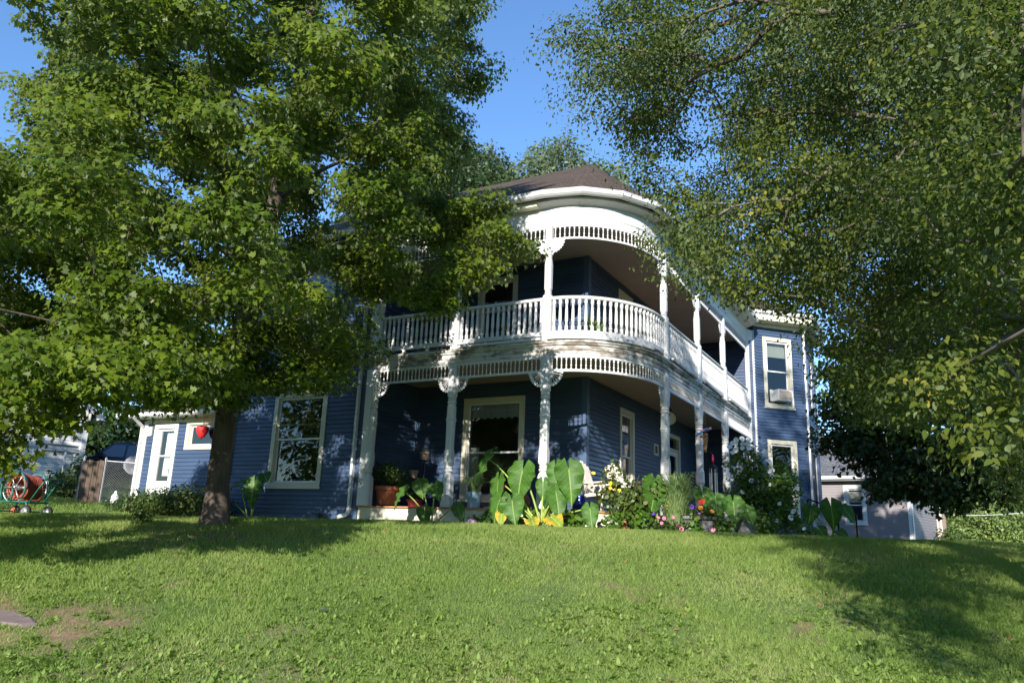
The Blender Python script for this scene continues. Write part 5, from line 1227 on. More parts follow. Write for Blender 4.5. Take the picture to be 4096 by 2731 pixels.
# ------------------------------------------------------------------ plants
def ear_leaf(at, tip, w, face, seed=0, fold=.22, wav=.055):
    """heart shaped leaf: at = where the stalk meets it, tip = its point, w = half width, face = which way it looks"""
    m = MB(); at, tip = Vector(at), Vector(tip); L = (tip-at).length; X = (tip-at)/L
    Z = Vector(face); Z = (Z-X*Z.dot(X)).normalized(); Y = Z.cross(X)
    vs = [-.42, -.36, -.28, -.18, -.08, 0, .08, .18, .3, .42, .55, .68, .8, .9, 1.0]
    ws = [.22, .48, .70, .87, .96, 1.0, 1.0, .97, .90, .80, .66, .48, .30, .15, 0.0]
    gs = [.20, .14, .10, .06, .02, 0, 0, 0, 0, 0, 0, 0, 0, 0, 0]
    NU = 6; ph = seed*1.7
    for sd in (-1, 1):
        g = []
        for v, wv, gg in zip(vs, ws, gs):
            row_ = []
            for k in range(NU+1):
                u = k/NU; y = gg+(wv-gg)*u if wv > gg else gg
                z = fold*y*w/L - .24*max(0, v)**2 - .25*min(0, v)**2 + wav*u*u*(math.sin(v*17+ph+sd)+.6*math.sin(v*31+ph*2-sd)) + .012*math.sin(v*40+ph)*u - .10*u*u*w/L
                p = at + X*(v*L) + Y*(sd*y*w) + Z*(z*L)
                row_.append((p, (v, sd*y*.999)))
            g.append(row_)
        for a, b in zip(g, g[1:]):
            for k in range(NU):
                q = [a[k], a[k+1], b[k+1], b[k]]
                if sd < 0: q = q[::-1]
                m.quad(*[t[0] for t in q], uv=[t[1] for t in q])
    return m
def ear_plant(label, base, leaves, group='elephant ear plants along the porch', r=.016):
    t = empty('elephant_ear_plant', base, label, 'plant', group=group)
    b = Vector(base)
    for i, L in enumerate(leaves):
        at, tip, w = L[0], L[1], L[2]; face = L[3] if len(L) > 3 and L[3] else (.3, -.85, .35); mt_ = L[4] if len(L) > 4 else 'ear'
        o = add('leaf', ear_leaf(at, tip, w, face, i+len(label)), M[mt_], t, smooth=True)
        a = Vector(at); c = b.lerp(a, .55)+Vector((0, 0, .18*(a-b).length)); s = b+Vector((rnd.uniform(-.08,.08), rnd.uniform(-.05,.05), 0))
        pts = [s*(1-f)**2+c*2*f*(1-f)+a*f*f for f in (0, .2, .4, .6, .8, 1)]
        k = MB(); k.tube(pts, [r*1.3, r*1.2, r, r*.85, r*.7, r*.5], 6); add('stalk', k, M['stalk'], t, smooth=True)
    return t
ear_plant('biggest sunlit elephant ear, with huge bright leaves above yellowing ones', (-6.75, 13.62, .12), [
    ((-6.13,13.46,1.23), (-5.97,13.30,.60), .29, (.45,-.85,.25)), ((-6.47,13.60,1.28), (-6.40,13.50,.80), .19, (.1,-.9,.3)),
    ((-7.12,13.44,1.21), (-7.18,13.28,.60), .30, (.05,-.9,.42)), ((-7.72,13.55,1.02), (-7.69,13.40,.50), .21, (-.3,-.85,.3)),
    ((-8.02,13.60,1.50), (-8.32,13.45,.87), .22, (-.5,-.7,.2)), ((-7.22,13.25,.62), (-7.08,13.12,.20), .24, (.2,-.8,.5)),
    ((-6.36,13.40,.80), (-6.17,13.22,.30), .21, (.5,-.8,.3)), ((-6.76,13.64,1.00), (-6.72,13.56,.66), .15), ((-6.58,13.56,.86), (-6.60,13.50,.48), .08, (.9,-.4,.1)),
    ((-7.52,13.30,.66), (-7.62,13.14,.22), .24, (-.2,-.8,.5)), ((-5.80,13.74,.52), (-5.70,13.62,.14), .17, (.3,-.9,.2)),
    ((-6.36,13.25,.34), (-6.08,13.10,.20), .19, (.0,-.5,.8), 'ear_yellow'), ((-6.80,13.28,.28), (-6.62,13.08,.16), .15, (.1,-.5,.8), 'ear_yellow'), ((-7.42,13.22,.40), (-7.36,13.05,.17), .13, (.1,-.6,.7), 'ear_yellow')], r=.02)
ear_plant('shaded elephant ear with small leaves before the white porch skirt', (-9.32, 13.62, .10), [
    ((-9.62,13.55,.98), (-9.50,13.48,.68), .19), ((-9.22,13.52,.92), (-9.05,13.45,.64), .18), ((-10.06,13.55,.82), (-10.30,13.46,.48), .17, (-.4,-.8,.4)), ((-9.40,13.45,.42), (-9.36,13.38,.12), .17), ((-8.62,13.5,.50), (-8.42,13.42,.20), .14, (.2,-.8,.5))])
ear_plant('dark elephant ear against the blue wall beside the maple trunk', (-14.95, 13.95, .02), [
    ((-15.35,13.80,.98), (-15.75,13.62,.74), .20, (-.3,-.6,.8)), ((-14.80,13.80,.98), (-14.78,13.68,.42), .27), ((-16.3,13.7,.90), (-16.75,13.55,.72), .18, (-.3,-.6,.8)), ((-14.55,13.85,1.22), (-14.30,13.72,1.08), .17, (.2,-.5,.9))])
ear_plant('elephant ear with one tall pleated leaf left of the fountain grass', (-4.92, 15.12, .12), [
    ((-5.02,14.98,1.16), (-5.10,14.86,.98), .17, (.2,-.8,.5)), ((-4.93,14.96,1.04), (-4.92,14.80,.42), .29, (.75,-.6,.2)), ((-5.30,15.1,.72), (-5.36,15.0,.40), .13)])
ear_plant('elephant ear with four smooth grey green leaves between the barrels and the grey pot', (-3.80, 16.30, .10), [
    ((-4.02,16.16,.86), (-3.94,15.98,.46), .20, (.15,-.9,.3)), ((-3.66,16.14,.80), (-3.58,15.96,.36), .23, (.35,-.85,.3)), ((-3.42,16.3,.66), (-3.26,16.2,.36), .16, (.5,-.8,.3)), ((-4.45,16.75,1.05), (-4.35,16.6,.68), .22, (.4,-.8,.5)), ((-4.25,16.6,.85), (-4.15,16.45,.50), .18)])
ear_plant('dark elephant ear in the shade by the wire mesh right of the bay', (-2.60, 22.75, .15), [
    ((-3.05,22.6,.98), (-3.1,22.5,.58), .25), ((-2.52,22.5,1.06), (-2.44,22.4,.46), .30), ((-2.2,22.6,1.00), (-1.92,22.5,.66), .22, (.5,-.7,.5)), ((-2.85,22.5,.45), (-2.65,22.4,.24), .2, (0,-.6,.8)), ((-2.35,22.5,.40), (-2.1,22.4,.28), .16, (0,-.6,.8))])

def blade_plant(mb, base, n, h, spread, w, seed, droop=.5, lean=(0,0), y0=.0):
    g = random.Random(seed); b = Vector(base)
    for i in range(n):
        a = g.uniform(0, 2*math.pi); s = g.uniform(.15, 1)*spread; hh = h*g.uniform(.6, 1.08); d = Vector((math.cos(a), math.sin(a), 0))
        st = b+d*g.uniform(0, y0)
        P = []
        for k in range(6):
            f = k/5; P.append(st + d*(s*f**1.4) + Vector((lean[0], lean[1], 0))*f*f + Vector((0,0,hh*(f*(1+droop)-droop*f**2.6*1.35))))
        side = Vector((-d.y, d.x, 0))*w*g.uniform(.6, 1.2); tw = g.uniform(-.6, .6); side = side*math.cos(tw)+Vector((0,0,1))*w*math.sin(tw)
        i0 = len(mb.v)
        for k, p in enumerate(P):
            c = side*(1-(k/5)**1.5)
            mb.v += [tuple(p-c), tuple(p+c)]
        for k in range(5): mb.f.append((i0+2*k, i0+2*k+1, i0+2*k+3, i0+2*k+2))
t = tag(empty('fountain_grass', (-4.63, 15.5, .12)), 'tall arching grey green fountain grass in front of the porch post', 'ornamental grass')
m = MB(); blade_plant(m, (-4.63, 15.46, .10), 760, 1.42, .44, .014, 3, .62, (0, 0), .14); add('blades', m, M['leaf_grass'], t)
m = MB(); blade_plant(m, (-4.66, 15.36, .10), 320, .9, .46, .013, 5, .8, (-.05, -.1), .18); add('drooping_blades', m, M['leaf_grass'], t)

def foliage(parent, name, ells, n, size, templ, mat, seed, up=.35):
    g = np.random.default_rng(seed); w = np.array([e[3]*e[4]*e[5] for e in ells]); w = w/w.sum()
    e = np.array(ells)[g.choice(len(ells), n, p=w)]
    q = g.normal(0, 1, (n, 3)); q /= np.linalg.norm(q, axis=1, keepdims=True); q *= g.random((n, 1))**.42
    lump = 1+.22*np.sin(q[:, :1]*7+q[:, 2:]*5+seed)
    pos = e[:, :3]+q*e[:, 3:]*lump
    nor = q+np.array([0, 0, up])+g.normal(0, .6, (n, 3)); tan = q*.6+g.normal(0, .7, (n, 3))+np.array([0,0,-.2])
    return leaf_mesh(name, pos, nor, tan, size*(.6+.7*g.random(n)), templ, mat, parent, .2)
def stems(parent, base, tops, r, mat, n=6, name='stems'):
    m = MB(); b = Vector(base)
    for tpt in tops:
        a = Vector(tpt); c = b.lerp(a, .5)+Vector((rnd.uniform(-.08,.08), rnd.uniform(-.08,.08), 0)); s = b+Vector((rnd.uniform(-.06,.06), rnd.uniform(-.06,.06), 0))
        m.tube([s, s.lerp(c, .5), c, c.lerp(a, .5), a], [r, r*.85, r*.7, r*.5, r*.3], 5, cap=False)
    return add(name, m, mat, parent, smooth=True)
def flower_mesh(r, petals=5, cup=.35):
    m = MB()
    for i in range(petals):
        a = 2*math.pi*i/petals; d = Vector((math.cos(a), math.sin(a), 0)); s = Vector((-d.y, d.x, 0))
        w = math.pi*r/petals*1.15
        p0, p1, p2 = d*r*.12, d*r*.62+Vector((0,0,r*cup*.8)), d*r+Vector((0,0,r*cup))
        m.quad(p0-s*w*.2, p1-s*w, p1+s*w, p0+s*w*.2); m.quad(p1-s*w, p2-s*w*.6, p2+s*w*.6, p1+s*w)
    m.lathe([(r*.14,0),(r*.12,r*.2),(r*.02,r*.3)], n=6)
    return m
def flowers(parent, pts, r, mat, seed=0, face=(.2,-.8,.4), name='flower', petals=5):
    g = random.Random(seed); me = None
    for p in pts:
        if me is None:
            o = add(name, flower_mesh(r, petals), mat, parent, world=False); me = o
        else:
            o = me.copy(); SC.collection.objects.link(o); o.parent = parent
        o.location = Vector(p)-wloc(parent)
        n = Vector(face)+Vector((g.uniform(-.5,.5), g.uniform(-.5,.5), g.uniform(-.4,.4)))
        o.rotation_euler = n.to_track_quat('Z', 'Y').to_euler(); k = g.uniform(.75, 1.2); o.scale = (k, k, k)
def scatter(ells, n, seed, front=True):
    g = np.random.default_rng(seed); out = []
    while len(out) < n:
        e = ells[g.integers(len(ells))]; q = g.normal(0, 1, 3); q /= np.linalg.norm(q)
        if front and (q[1] > .25 or q[2] < -.6): continue
        out.append(tuple(np.array(e[:3])+q*np.array(e[3:])*1.03))
    return out

# rose of sharon by the bay
S = [(-3.55,18.15,1.05,.72,.6,.72), (-3.75,18.1,1.75,.52,.45,.62), (-3.15,18.2,.85,.52,.5,.62), (-2.95,18.2,1.35,.4,.4,.5), (-3.9,18.0,.75,.4,.4,.45), (-2.75,18.1,.42,.42,.35,.3)]
t = empty('rose_of_sharon', (-3.5, 18.2, .12), 'leafy rose of sharon shrub covered in white flowers in front of the bay', 'shrub')
stems(t, (-3.5, 18.2, .08), [e[:3] for e in S]+[(-3.9,18,2.2),(-3.3,18.1,1.7),(-3.0,18.1,1.7)], .022, M['twig'])
foliage(t, 'leaves', S, 9500, .08, OVAL, M['leaf_shrub'], 31)
flowers(t, scatter([S[1]], 20, 2)+scatter(S, 13, 3)+[(-3.78+.14*(i%3-1), 17.75, 2.1+.09*(i//3)) for i in range(9)], .055, M['petal_white'], 3)
# low bush left of the maple, and the sprig at the porch end
S = [(-17.9,13.3,.42,.95,.6,.40), (-16.8,13.4,.50,.9,.6,.42), (-18.7,13.1,.32,.55,.45,.25), (-15.9,13.6,.36,.6,.5,.32)]
t = empty('foundation_bush', (-17.3, 13.5, .1), 'low spreading dark green bush under the white door', 'bush')
stems(t, (-17.3, 13.5, 0), [e[:3] for e in S], .015, M['twig']); foliage(t, 'leaves', S, 9500, .08, OVAL, M['leaf_bush'], 33)
for i, (x, y, s, lab) in enumerate(((-15.2,12.4,.22,'small dark weed clump right of the maple trunk'), (-10.95,8.0,.16,'small clump of weeds left of the maple roots'), (-12.8,14.1,.2,'strappy leaved clump at the foot of the blue wall'))):
    z = gz(x, y); t = empty('weed_clump', (x, y, z), lab, 'weeds')
    if i < 2: foliage(t, 'leaves', [(x, y, z+s*.7, s*1.5, s*1.2, s)], 260, .06, OVAL, M['leaf_bush'], 40+i)
    else:
        m = MB(); blade_plant(m, (x, y, z), 40, .38, .3, .012, 9, .5); add('leaves', m, M['leaf_bush'], t)
# rose in a terracotta pot with yellow blooms
def pot(name, c, r, h, mat, parent=None, rim=True, n=18, taper=.72):
    m = MB(); p = [(r*taper, 0), (r*.96, h*.82)] + ([(r*1.06, h*.82), (r*1.06, h)] if rim else [(r, h)]) + [(r*.93, h), (r*.9, h*.86), (.001, h*.86)]
    m.lathe(p, c, n); return add(name, m, M[mat], parent, smooth=False)
t = empty('potted_rose', (-5.50, 14.82, .13), 'straggly rose with yellow blooms in a terracotta pot on the lawn edge', 'potted plant')
pot('pot', (-5.50,14.82,.13), .15, .22, 'terra', t)
S = [(-5.75,14.75,.95,.35,.3,.38), (-5.25,14.9,.85,.35,.3,.40), (-5.7,14.7,1.38,.16,.14,.2), (-5.0,15.0,.95,.22,.2,.28), (-5.45,14.8,.6,.4,.3,.25)]
stems(t, (-5.5,14.82,.3), [e[:3] for e in S]+[(-6.05,14.6,.95),(-5.2,14.8,1.25),(-5.75,14.65,1.55),(-4.9,15,1.2)], .011, M['twig'])
foliage(t, 'leaves', S, 1100, .085, ROUND, M['leaf_rose'], 51)
flowers(t, [(-6.06,14.5,1.26),(-5.72,14.55,.98),(-5.62,14.6,.95),(-5.55,14.62,.93),(-5.70,14.55,1.07)], .036, M['yellow'], 5)
t = empty('trailing_plant', (-5.22, 14.72, .12), 'small trailing green plant beside the terracotta pot', 'plant')
foliage(t, 'leaves', [(-5.25,14.7,.26,.2,.16,.14)], 240, .05, ROUND, M['leaf_bush'], 52)
# barrels of petunias
def barrel(label, c, seed, S, fl):
    t = empty('barrel_planter', c, label, 'planter', group='wooden half barrels of flowers')
    m = MB(); m.lathe([(.235,0),(.27,.16),(.285,.30),(.28,.40),(.255,.40),(.25,.34),(.001,.34)], c, 20); add('barrel', m, M['barrel'], t)
    m = MB()
    for z in (.07, .31):
        r = .243+.10*z; m.lathe([(r,z),(r+.014,z),(r+.018,z+.035),(r,z+.035)], c, 20, cap=False)
    add('hoop', m, M['dark_metal'], t)
    foliage(t, 'leaves', S, 900, .05, ROUND, M['leaf_bush'], seed)
    for r, mt_, pts in fl: flowers(t, pts, r, M[mt_], seed)
b1, b2 = (-4.47,15.62,.10), (-4.22,16.0,.11)
S1 = [(-4.47,15.55,.55,.30,.28,.14), (-4.62,15.3,.32,.14,.14,.22)]
S2 = [(-4.2,15.95,.56,.30,.28,.16), (-4.30,15.68,.34,.12,.1,.24), (-4.0,15.9,.30,.1,.1,.2)]
barrel('dark wooden half barrel of mixed petunias next to the fountain grass', b1, 61, S1, [(.045,'pink',scatter(S1, 5, 5)), (.045,'purple',scatter([S1[0]], 3, 6)), (.04,'orange',[(-4.72,15.2,.68),(-4.78,15.22,.62)])])
barrel('dark wooden half barrel with red and orange flowers nearer the elephant ears', b2, 62, S2, [(.045,'pink',scatter(S2, 6, 7)), (.05,'red',[(-4.16,15.66,.80),(-4.2,15.66,.77)]), (.05,'orange',[(-4.0,15.72,.60),(-4.2,15.64,.66)]), (.04,'purple',scatter([S2[0]], 2, 8))])
t = empty('petunia_bed', (-4.82, 15.05, .1), 'pink petunias spilling on the ground in front of the barrels', 'flowers')
S = [(-4.80,15.05,.26,.30,.2,.18), (-4.62,15.15,.20,.2,.15,.12)]
foliage(t, 'leaves', S, 900, .05, OVAL, M['leaf_bush'], 63); flowers(t, scatter(S, 7, 9), .042, M['pink'], 7); flowers(t, [(-5.03,14.95,.42),(-4.93,14.9,.50)], .045, M['purple'], 8, name='blossom')
t = empty('border_foliage', (-6.6, 14.0, .1), 'low tangle of mixed green foliage filling the bed along the rounded porch edge', 'plants'); t['kind'] = 'stuff'
S = [(-7.9,13.7,.28,.35,.2,.22), (-7.1,13.75,.30,.4,.2,.24), (-6.2,13.85,.30,.35,.2,.24), (-5.55,14.25,.32,.25,.2,.24), (-5.1,14.65,.40,.3,.2,.32), (-3.95,16.1,.35,.35,.3,.28), (-3.3,16.9,.40,.4,.3,.32), (-4.3,15.35,.30,.25,.2,.22)]
foliage(t, 'leaves', S, 2100, .085, ROUND, M['leaf_shrub'], 81)
m = MB()
for i, e in enumerate(S): blade_plant(m, (e[0], e[1]+.05, .08), 16, .55, .22, .012, 90+i, .5)
add('blades', m, M['leaf_grass'], t)
# hydrangea bloom under the skirt
t = empty('hydrangea', (-8.25, 13.62, .1), 'low plant with one lilac bloom against the porch skirt', 'plant')
foliage(t, 'leaves', [(-8.25,13.65,.22,.26,.15,.12)], 90, .11, ROUND, M['leaf_shrub'], 64)
m = MB(); m.lathe([(.03,0),(.085,.03),(.10,.075),(.085,.12),(.04,.15)], (-8.25,13.5,.13), 12); add('flower', m, M['lilac'], t, smooth=True)
# pots on the porch floor
zf = ZF
t = empty('potted_shrub', (-11.36, 14.72, zf), 'large terracotta pot with a dark bushy plant by the left porch post', 'potted plant')
pot('pot', (-11.36,14.72,zf), .31, .46, 'terra', t)
m = MB(); m.lathe([(.24,.0),(.27,.03),(.25,.04)], (-11.36,14.72,zf-.002), 16); add('saucer', m, M['dark_metal'], t)
S = [(-11.36,14.72,1.28,.42,.36,.30), (-11.85,14.5,1.18,.35,.3,.22), (-10.95,14.7,1.1,.28,.25,.2)]
stems(t, (-11.36,14.72,.95), [e[:3] for e in S], .012, M['twig']); foliage(t, 'leaves', S, 1500, .08, OVAL, M['leaf_bush'], 65)
t = empty('potted_plant', (-10.55, 14.7, zf), 'wide low red pot with a leafy plant on the porch floor', 'potted plant')
pot('pot', (-10.55,14.7,zf), .20, .17, 'redpot', t); foliage(t, 'leaves', [(-10.55,14.7,.82,.22,.2,.16)], 160, .09, OVAL, M['leaf_bush'], 66)
t = empty('spider_plant', (-8.80, 14.42, zf), 'arching spider plant in a pale blue pot on the porch edge', 'potted plant')
pot('pot', (-8.80,14.42,zf), .17, .34, 'palepot', t, False); m = MB(); blade_plant(m, (-8.80,14.42,.83), 130, .40, .52, .011, 11, 1.35, (-.02,-.05), .05); add('leaves', m, M['leaf_spider'], t)
t = empty('potted_plant', (-8.55, 15.0, zf), 'red planter box with thin upright leaves on a small stand below the porch window', 'potted plant')
m = MB(); m.lathe([(.15,.36),(.21,.56),(.22,.56),(.20,.57),(.19,.53),(.001,.53)], (-8.55,15.0,zf), 4, math.pi/4, 0); add('pot', m, M['redpot'], t)
m = MB(); 
for a in range(4): m.bar((-8.55+.12*math.cos(a*math.pi/2+.78),15.0+.12*math.sin(a*math.pi/2+.78),zf),(-8.55+.1*math.cos(a*math.pi/2+.78),15.0+.1*math.sin(a*math.pi/2+.78),zf+.35),.02,.02,(1,0,0))
m.box(-8.70,-8.40,14.85,15.15,zf+.335,zf+.358); add('stand', m, M['dark_metal'], t)
m = MB(); blade_plant(m, (-8.55,15.0,zf+.52), 70, .62, .30, .008, 12, .4); add('leaves', m, M['leaf_grass'], t)
t = empty('clay_vase', (-7.66, 14.50, zf), 'orange red gourd shaped clay vase behind the big elephant ear leaves', 'vase')
m = MB(); m.lathe([(.09,0),(.16,.06),(.17,.16),(.12,.27),(.06,.36),(.045,.44),(.05,.47)], (-7.66,14.50,zf), 16); add('body', m, M['terra'], t, smooth=True)
m = MB(); m.lathe([(.052,.465),(.058,.475),(.052,.485)], (-7.66,14.50,zf), 16); add('lip', m, M['terra'], t)
for nm, (x, y), lab, hgt in (('glazed_pot', (-6.55,14.95), 'cobalt blue glazed pot with upright leaves at the house corner', .6), ('glazed_pot', (-5.72,15.55), 'cobalt blue glazed pot behind the rose stems, nearer the white chairs', .35)):
    t = empty(nm, (x, y, zf), lab, 'pot', group='blue glazed pots on the porch')
    m = MB(); m.lathe([(.10,0),(.17,.10),(.175,.20),(.13,.28),(.145,.31),(.12,.31),(.11,.27),(.001,.26)], (x,y,zf), 16); add('pot', m, M['bluepot'], t, smooth=True)
    m = MB(); blade_plant(m, (x,y,zf+.26), 46, hgt, .22, .013, int(-x*10), .35); add('leaves', m, M['leaf_shrub'], t)
t = empty('potted_plumeria', (-3.56, 16.68, .10), 'grey tapered planter with a thick bare pale stem', 'potted plant')
m = MB(); m.lathe([(.17,0),(.235,.27),(.235,.33),(.21,.33),(.20,.28),(.001,.28)], (-3.56,16.68,.10), 18); add('pot', m, M['greypot'], t)
m = MB(); m.tube([(-3.56,16.62,.38),(-3.58,16.6,.52),(-3.54,16.6,.64),(-3.58,16.58,.78)], [.05,.042,.045,.03], 8); add('stem', m, M['tan'], t, smooth=True)
t = empty('clay_pot', (-4.02, 16.72, .10), 'square tan clay pot behind the elephant ear stalks', 'pot')
m = MB(); m.lathe([(.12,0),(.15,.30),(.165,.30),(.165,.36),(.14,.36),(.13,.30),(.001,.30)], (-4.02,16.72,.10), 14); add('pot', m, M['tan'], t)
# plant stand in the corner of the porch with clay pots
t = empty('plant_stand', (-11.10, 15.75, zf), 'black metal plant stand in the dark inner corner of the porch', 'plant stand')
m = MB(); m.tube([(-11.1,15.75,zf),(-11.1,15.75,1.95)], .016, 6)
for a in range(3): m.tube([(-11.1,15.75,zf+.25),(-11.1+.25*math.cos(a*2.1),15.75+.25*math.sin(a*2.1),zf)], .012, 5)
HOLD = [(0, -.02, 1.72), (-.28, -.05, 1.27), (-.02, -.25, .98)]
for dx, dy, z in HOLD:
    if dx or dy < -.1: m.tube([(-11.1,15.75,z-.06),(-11.1+dx,15.75+dy,z-.015)], .011, 5)
    m.lathe([(.09,z-.02),(.12,z-.02),(.12,z-.004),(.09,z-.004)], (-11.1+dx,15.75+dy,0), 14, cap=False)
    m.bar((-11.1+dx-.1,15.75+dy,z-.012),(-11.1+dx+.1,15.75+dy,z-.012),.012,.012)
add('frame', m, M['dark_metal'], t)
for (dx, dy, z), lab in zip(HOLD, ('topmost tan clay pot on the black plant stand', 'middle tan clay pot on the left arm of the plant stand', 'lowest pale clay pot on the plant stand')):
    p = empty('clay_pot', (-11.1+dx,15.75+dy,z), lab, 'pot', group='clay pots on the plant stand'); pot('pot', (-11.1+dx,15.75+dy,z), .12, .19, 'tan', p, True, 14)
    foliage(p, 'leaves', [(-11.1+dx,15.75+dy,z+.22,.13,.13,.08)], 60, .06, OVAL, M['leaf_bush'], int(z*50))
# a few pots up on the balcony floor
for x, y, lab, s in ((-7.0+.75, YC-1.55, 'leafy green plant in an orange clay pot behind the balcony rail at the rounded corner', 1.0), (XC-1.0, YC-1.5, 'green trailing plant in a clay pot on the balcony floor beside the corner pot', .8)):
    t = empty('balcony_plant', (x, y, ZD-.03), lab, 'potted plant', group='pots on the balcony'); pot('pot', (x,y,ZD-.03), .17*s, .24*s, 'terra', t)
    foliage(t, 'leaves', [(x,y,ZD+.38*s,.34*s,.3*s,.25*s)], 420, .09, OVAL, M['leaf_shrub'], int(-x*9))
for x0, x1, mt_, lab in ((XC-2.1, XC-1.35, 'terra', 'long orange clay window box on the balcony floor'), (XC-3.6, XC-2.75, 'greypot', 'long grey planter box on the balcony floor behind the left rail')):
    t = empty('planter_box', ((x0+x1)/2, YC-1.72, ZD-.03), lab, 'planter', group='planter boxes on the balcony')
    m = MB(); z = ZD-.03; y = YC-1.72
    m.hexa([(x0+.03,y-.09,z),(x1-.03,y-.09,z),(x1-.03,y+.09,z),(x0+.03,y+.09,z),(x0,y-.12,z+.22),(x1,y-.12,z+.22),(x1,y+.12,z+.22),(x0,y+.12,z+.22)])
    m.box(x0-.012,x1+.012,y-.132,y+.132,z+.222,z+.25); add('box', m, M[mt_], t)
    foliage(t, 'leaves', [((x0+x1)/2,y,z+.33,(x1-x0)*.45,.12,.12)], 160, .07, OVAL, M['leaf_shrub'], int(-x0*7))
# ------------------------------------------------------------------ things on and round the house
def lwall(W, p): return Vector(W.P(*p))
# window air conditioner
t = empty('air_conditioner', WC.P(1.0, 4.62, .1), 'white window air conditioner sticking out of the upper bay window', 'air conditioner')
m = MB(); m.wbox(WC, .70, 1.27, 4.72, 5.10, -.05, .30); add('case', m, M['white_clean'], t)
m = MB(); m.wbox(WC, .74, 1.23, 4.76, 5.06, .301, .306); add('grille', m, M['tan'], t)
m = MB()
for k in range(9): m.wbox(WC, .74, 1.23, 4.775+k*.032, 4.785+k*.032, .307, .318)
add('louvre', m, M['blind'], t)
m = MB(); m.wbox(WC, .60, .699, 4.72, 5.12, -.04, -.01); m.wbox(WC, 1.271, 1.37, 4.72, 5.12, -.04, -.01); add('side_panel', m, M['white_clean'], t)
# bottles on the window shelf
t = empty('shelf', WL.P(2.3, 2.53, -.09), 'narrow glass shelf across the upper sash of the left window', 'shelf')
m = MB(); m.wbox(WL, 1.55, 2.98, 2.50, 2.525, -.20, -.075); add('board', m, M['white_clean'], t)
for s, c, h, lab in ((1.62,(.5,.05,.04),.16,'red bottle at the left end of the window shelf'), (1.80,(.55,.45,.08),.17,'yellow bottle next to the red one on the window shelf'), (2.05,(.45,.65,.75),.18,'pale blue bottle on the window shelf'),
                     (2.27,(.60,.45,.10),.19,'amber bottle in the middle of the window shelf'), (2.46,(.05,.35,.25),.17,'green bottle on the window shelf'), (2.64,(.45,.06,.05),.19,'dark red bottle right of the green one on the shelf'), (2.88,(.40,.12,.55),.21,'tall purple bottle at the right end of the window shelf')):
    o = empty('bottle', WL.P(s, 2.525, -.14), lab, 'bottle', group='coloured bottles on the window shelf')
    mt_ = mat_simple('bottle_glass', c, .15, .1, 5); b = MB(); b.lathe([(.028,0),(.03,.01),(.03,h*.6),(.014,h*.75),(.014,h)], WL.P(s, 2.525, -.14), 10); add('body', b, mt_, o, smooth=True)
    b = MB(); b.lathe([(.017,h),(.017,h+.012)], WL.P(s, 2.525, -.14), 10); add('lip', b, mt_, o)
# red strawberry shaped hanging in the small window
t = empty('window_ornament', WW.P(2.62, 2.4, .07), 'red strawberry shaped ornament hanging in front of the small wing window', 'ornament')
m = MB(); m.lathe([(.01,-.2),(.09,-.13),(.15,-.02),(.17,.08),(.13,.15),(.02,.17)], WW.P(2.62, 2.40, .16), 14); add('berry', m, M['red'], t, smooth=True)
m = MB()
for a in range(6): m.tri(WW.P(2.62, 2.57, .16), (WW.P(2.62,0,.16)[0]+.13*math.cos(a), WW.P(0,0,.16)[1]+.13*math.sin(a), 2.52), (WW.P(2.62,0,.16)[0]+.13*math.cos(a+.6), WW.P(0,0,.16)[1]+.13*math.sin(a+.6), 2.53))
m.tube([WW.P(2.62,2.57,.16), WW.P(2.62,2.80,.16)], .006, 5); m.tube([WW.P(2.62,2.80,.16), WW.P(2.62,2.80,.02)], .006, 5); add('leaf_cap', m, M['green_metal'], t)
# hanging dial under the side porch ceiling
dc = Vector((-6.04, 19.59, 3.13))
t = empty('hanging_dial', dc, 'round cream dial in a dark frame hanging on a chain from the porch ceiling', 'dial')
ax = Vector((.35, -.94, 0)).normalized(); sx = Vector((ax.y, -ax.x, 0))
def disc(mb, c, n, r, d, k=24):
    s = Vector((n.y, -n.x, 0)).normalized(); u = Vector((0,0,1))
    mb.prism([(math.cos(2*math.pi*i/k)*r, math.sin(2*math.pi*i/k)*r) for i in range(k)], c, s, u, d)
m = MB(); disc(m, dc, ax, .20, .05); add('frame', m, M['dark_metal'], t)
m = MB(); disc(m, dc+ax*.03, ax, .175, .012); add('face', m, M['yellow_lab'], t)
m = MB()
for k in range(12):
    a = k*math.pi/6; p = dc+ax*.04+sx*math.cos(a)*.14+Vector((0,0,math.sin(a)*.14)); q = dc+ax*.04+sx*math.cos(a)*.165+Vector((0,0,math.sin(a)*.165)); m.bar(p, q, .012, .006, ax)
m.bar(dc+ax*.04, dc+ax*.04+Vector((0,0,.12)), .014, .006, ax); m.bar(dc+ax*.04-Vector((0,0,.09)), dc+ax*.04, .014, .006, ax); add('hand', m, M['dark_metal'], t)
m = MB(); m.tube([dc+Vector((0,0,.19)), dc+Vector((0,0,.56))], .009, 5); m.lathe([(.05,.18),(.07,.22),(.05,.27)], dc, 10); add('chain', m, M['dark_metal'], t)
# small plaque on the side wall
t = empty('wall_plaque', WB.P(5.05, 2.54, .03), 'small square cream framed plaque on the dark side wall by the door', 'plaque')
m = MB()
for a, b, e, f in ((4.87,4.92,2.38,2.70),(5.18,5.23,2.38,2.70),(4.92,5.18,2.65,2.70),(4.92,5.18,2.38,2.43)): m.wbox(WB, a, b, e, f, .0, .045)
add('frame', m, M['cream'], t); m = MB(); m.wbox(WB, 4.92, 5.18, 2.43, 2.65, .0, .03); add('panel', m, M['wood'], t)
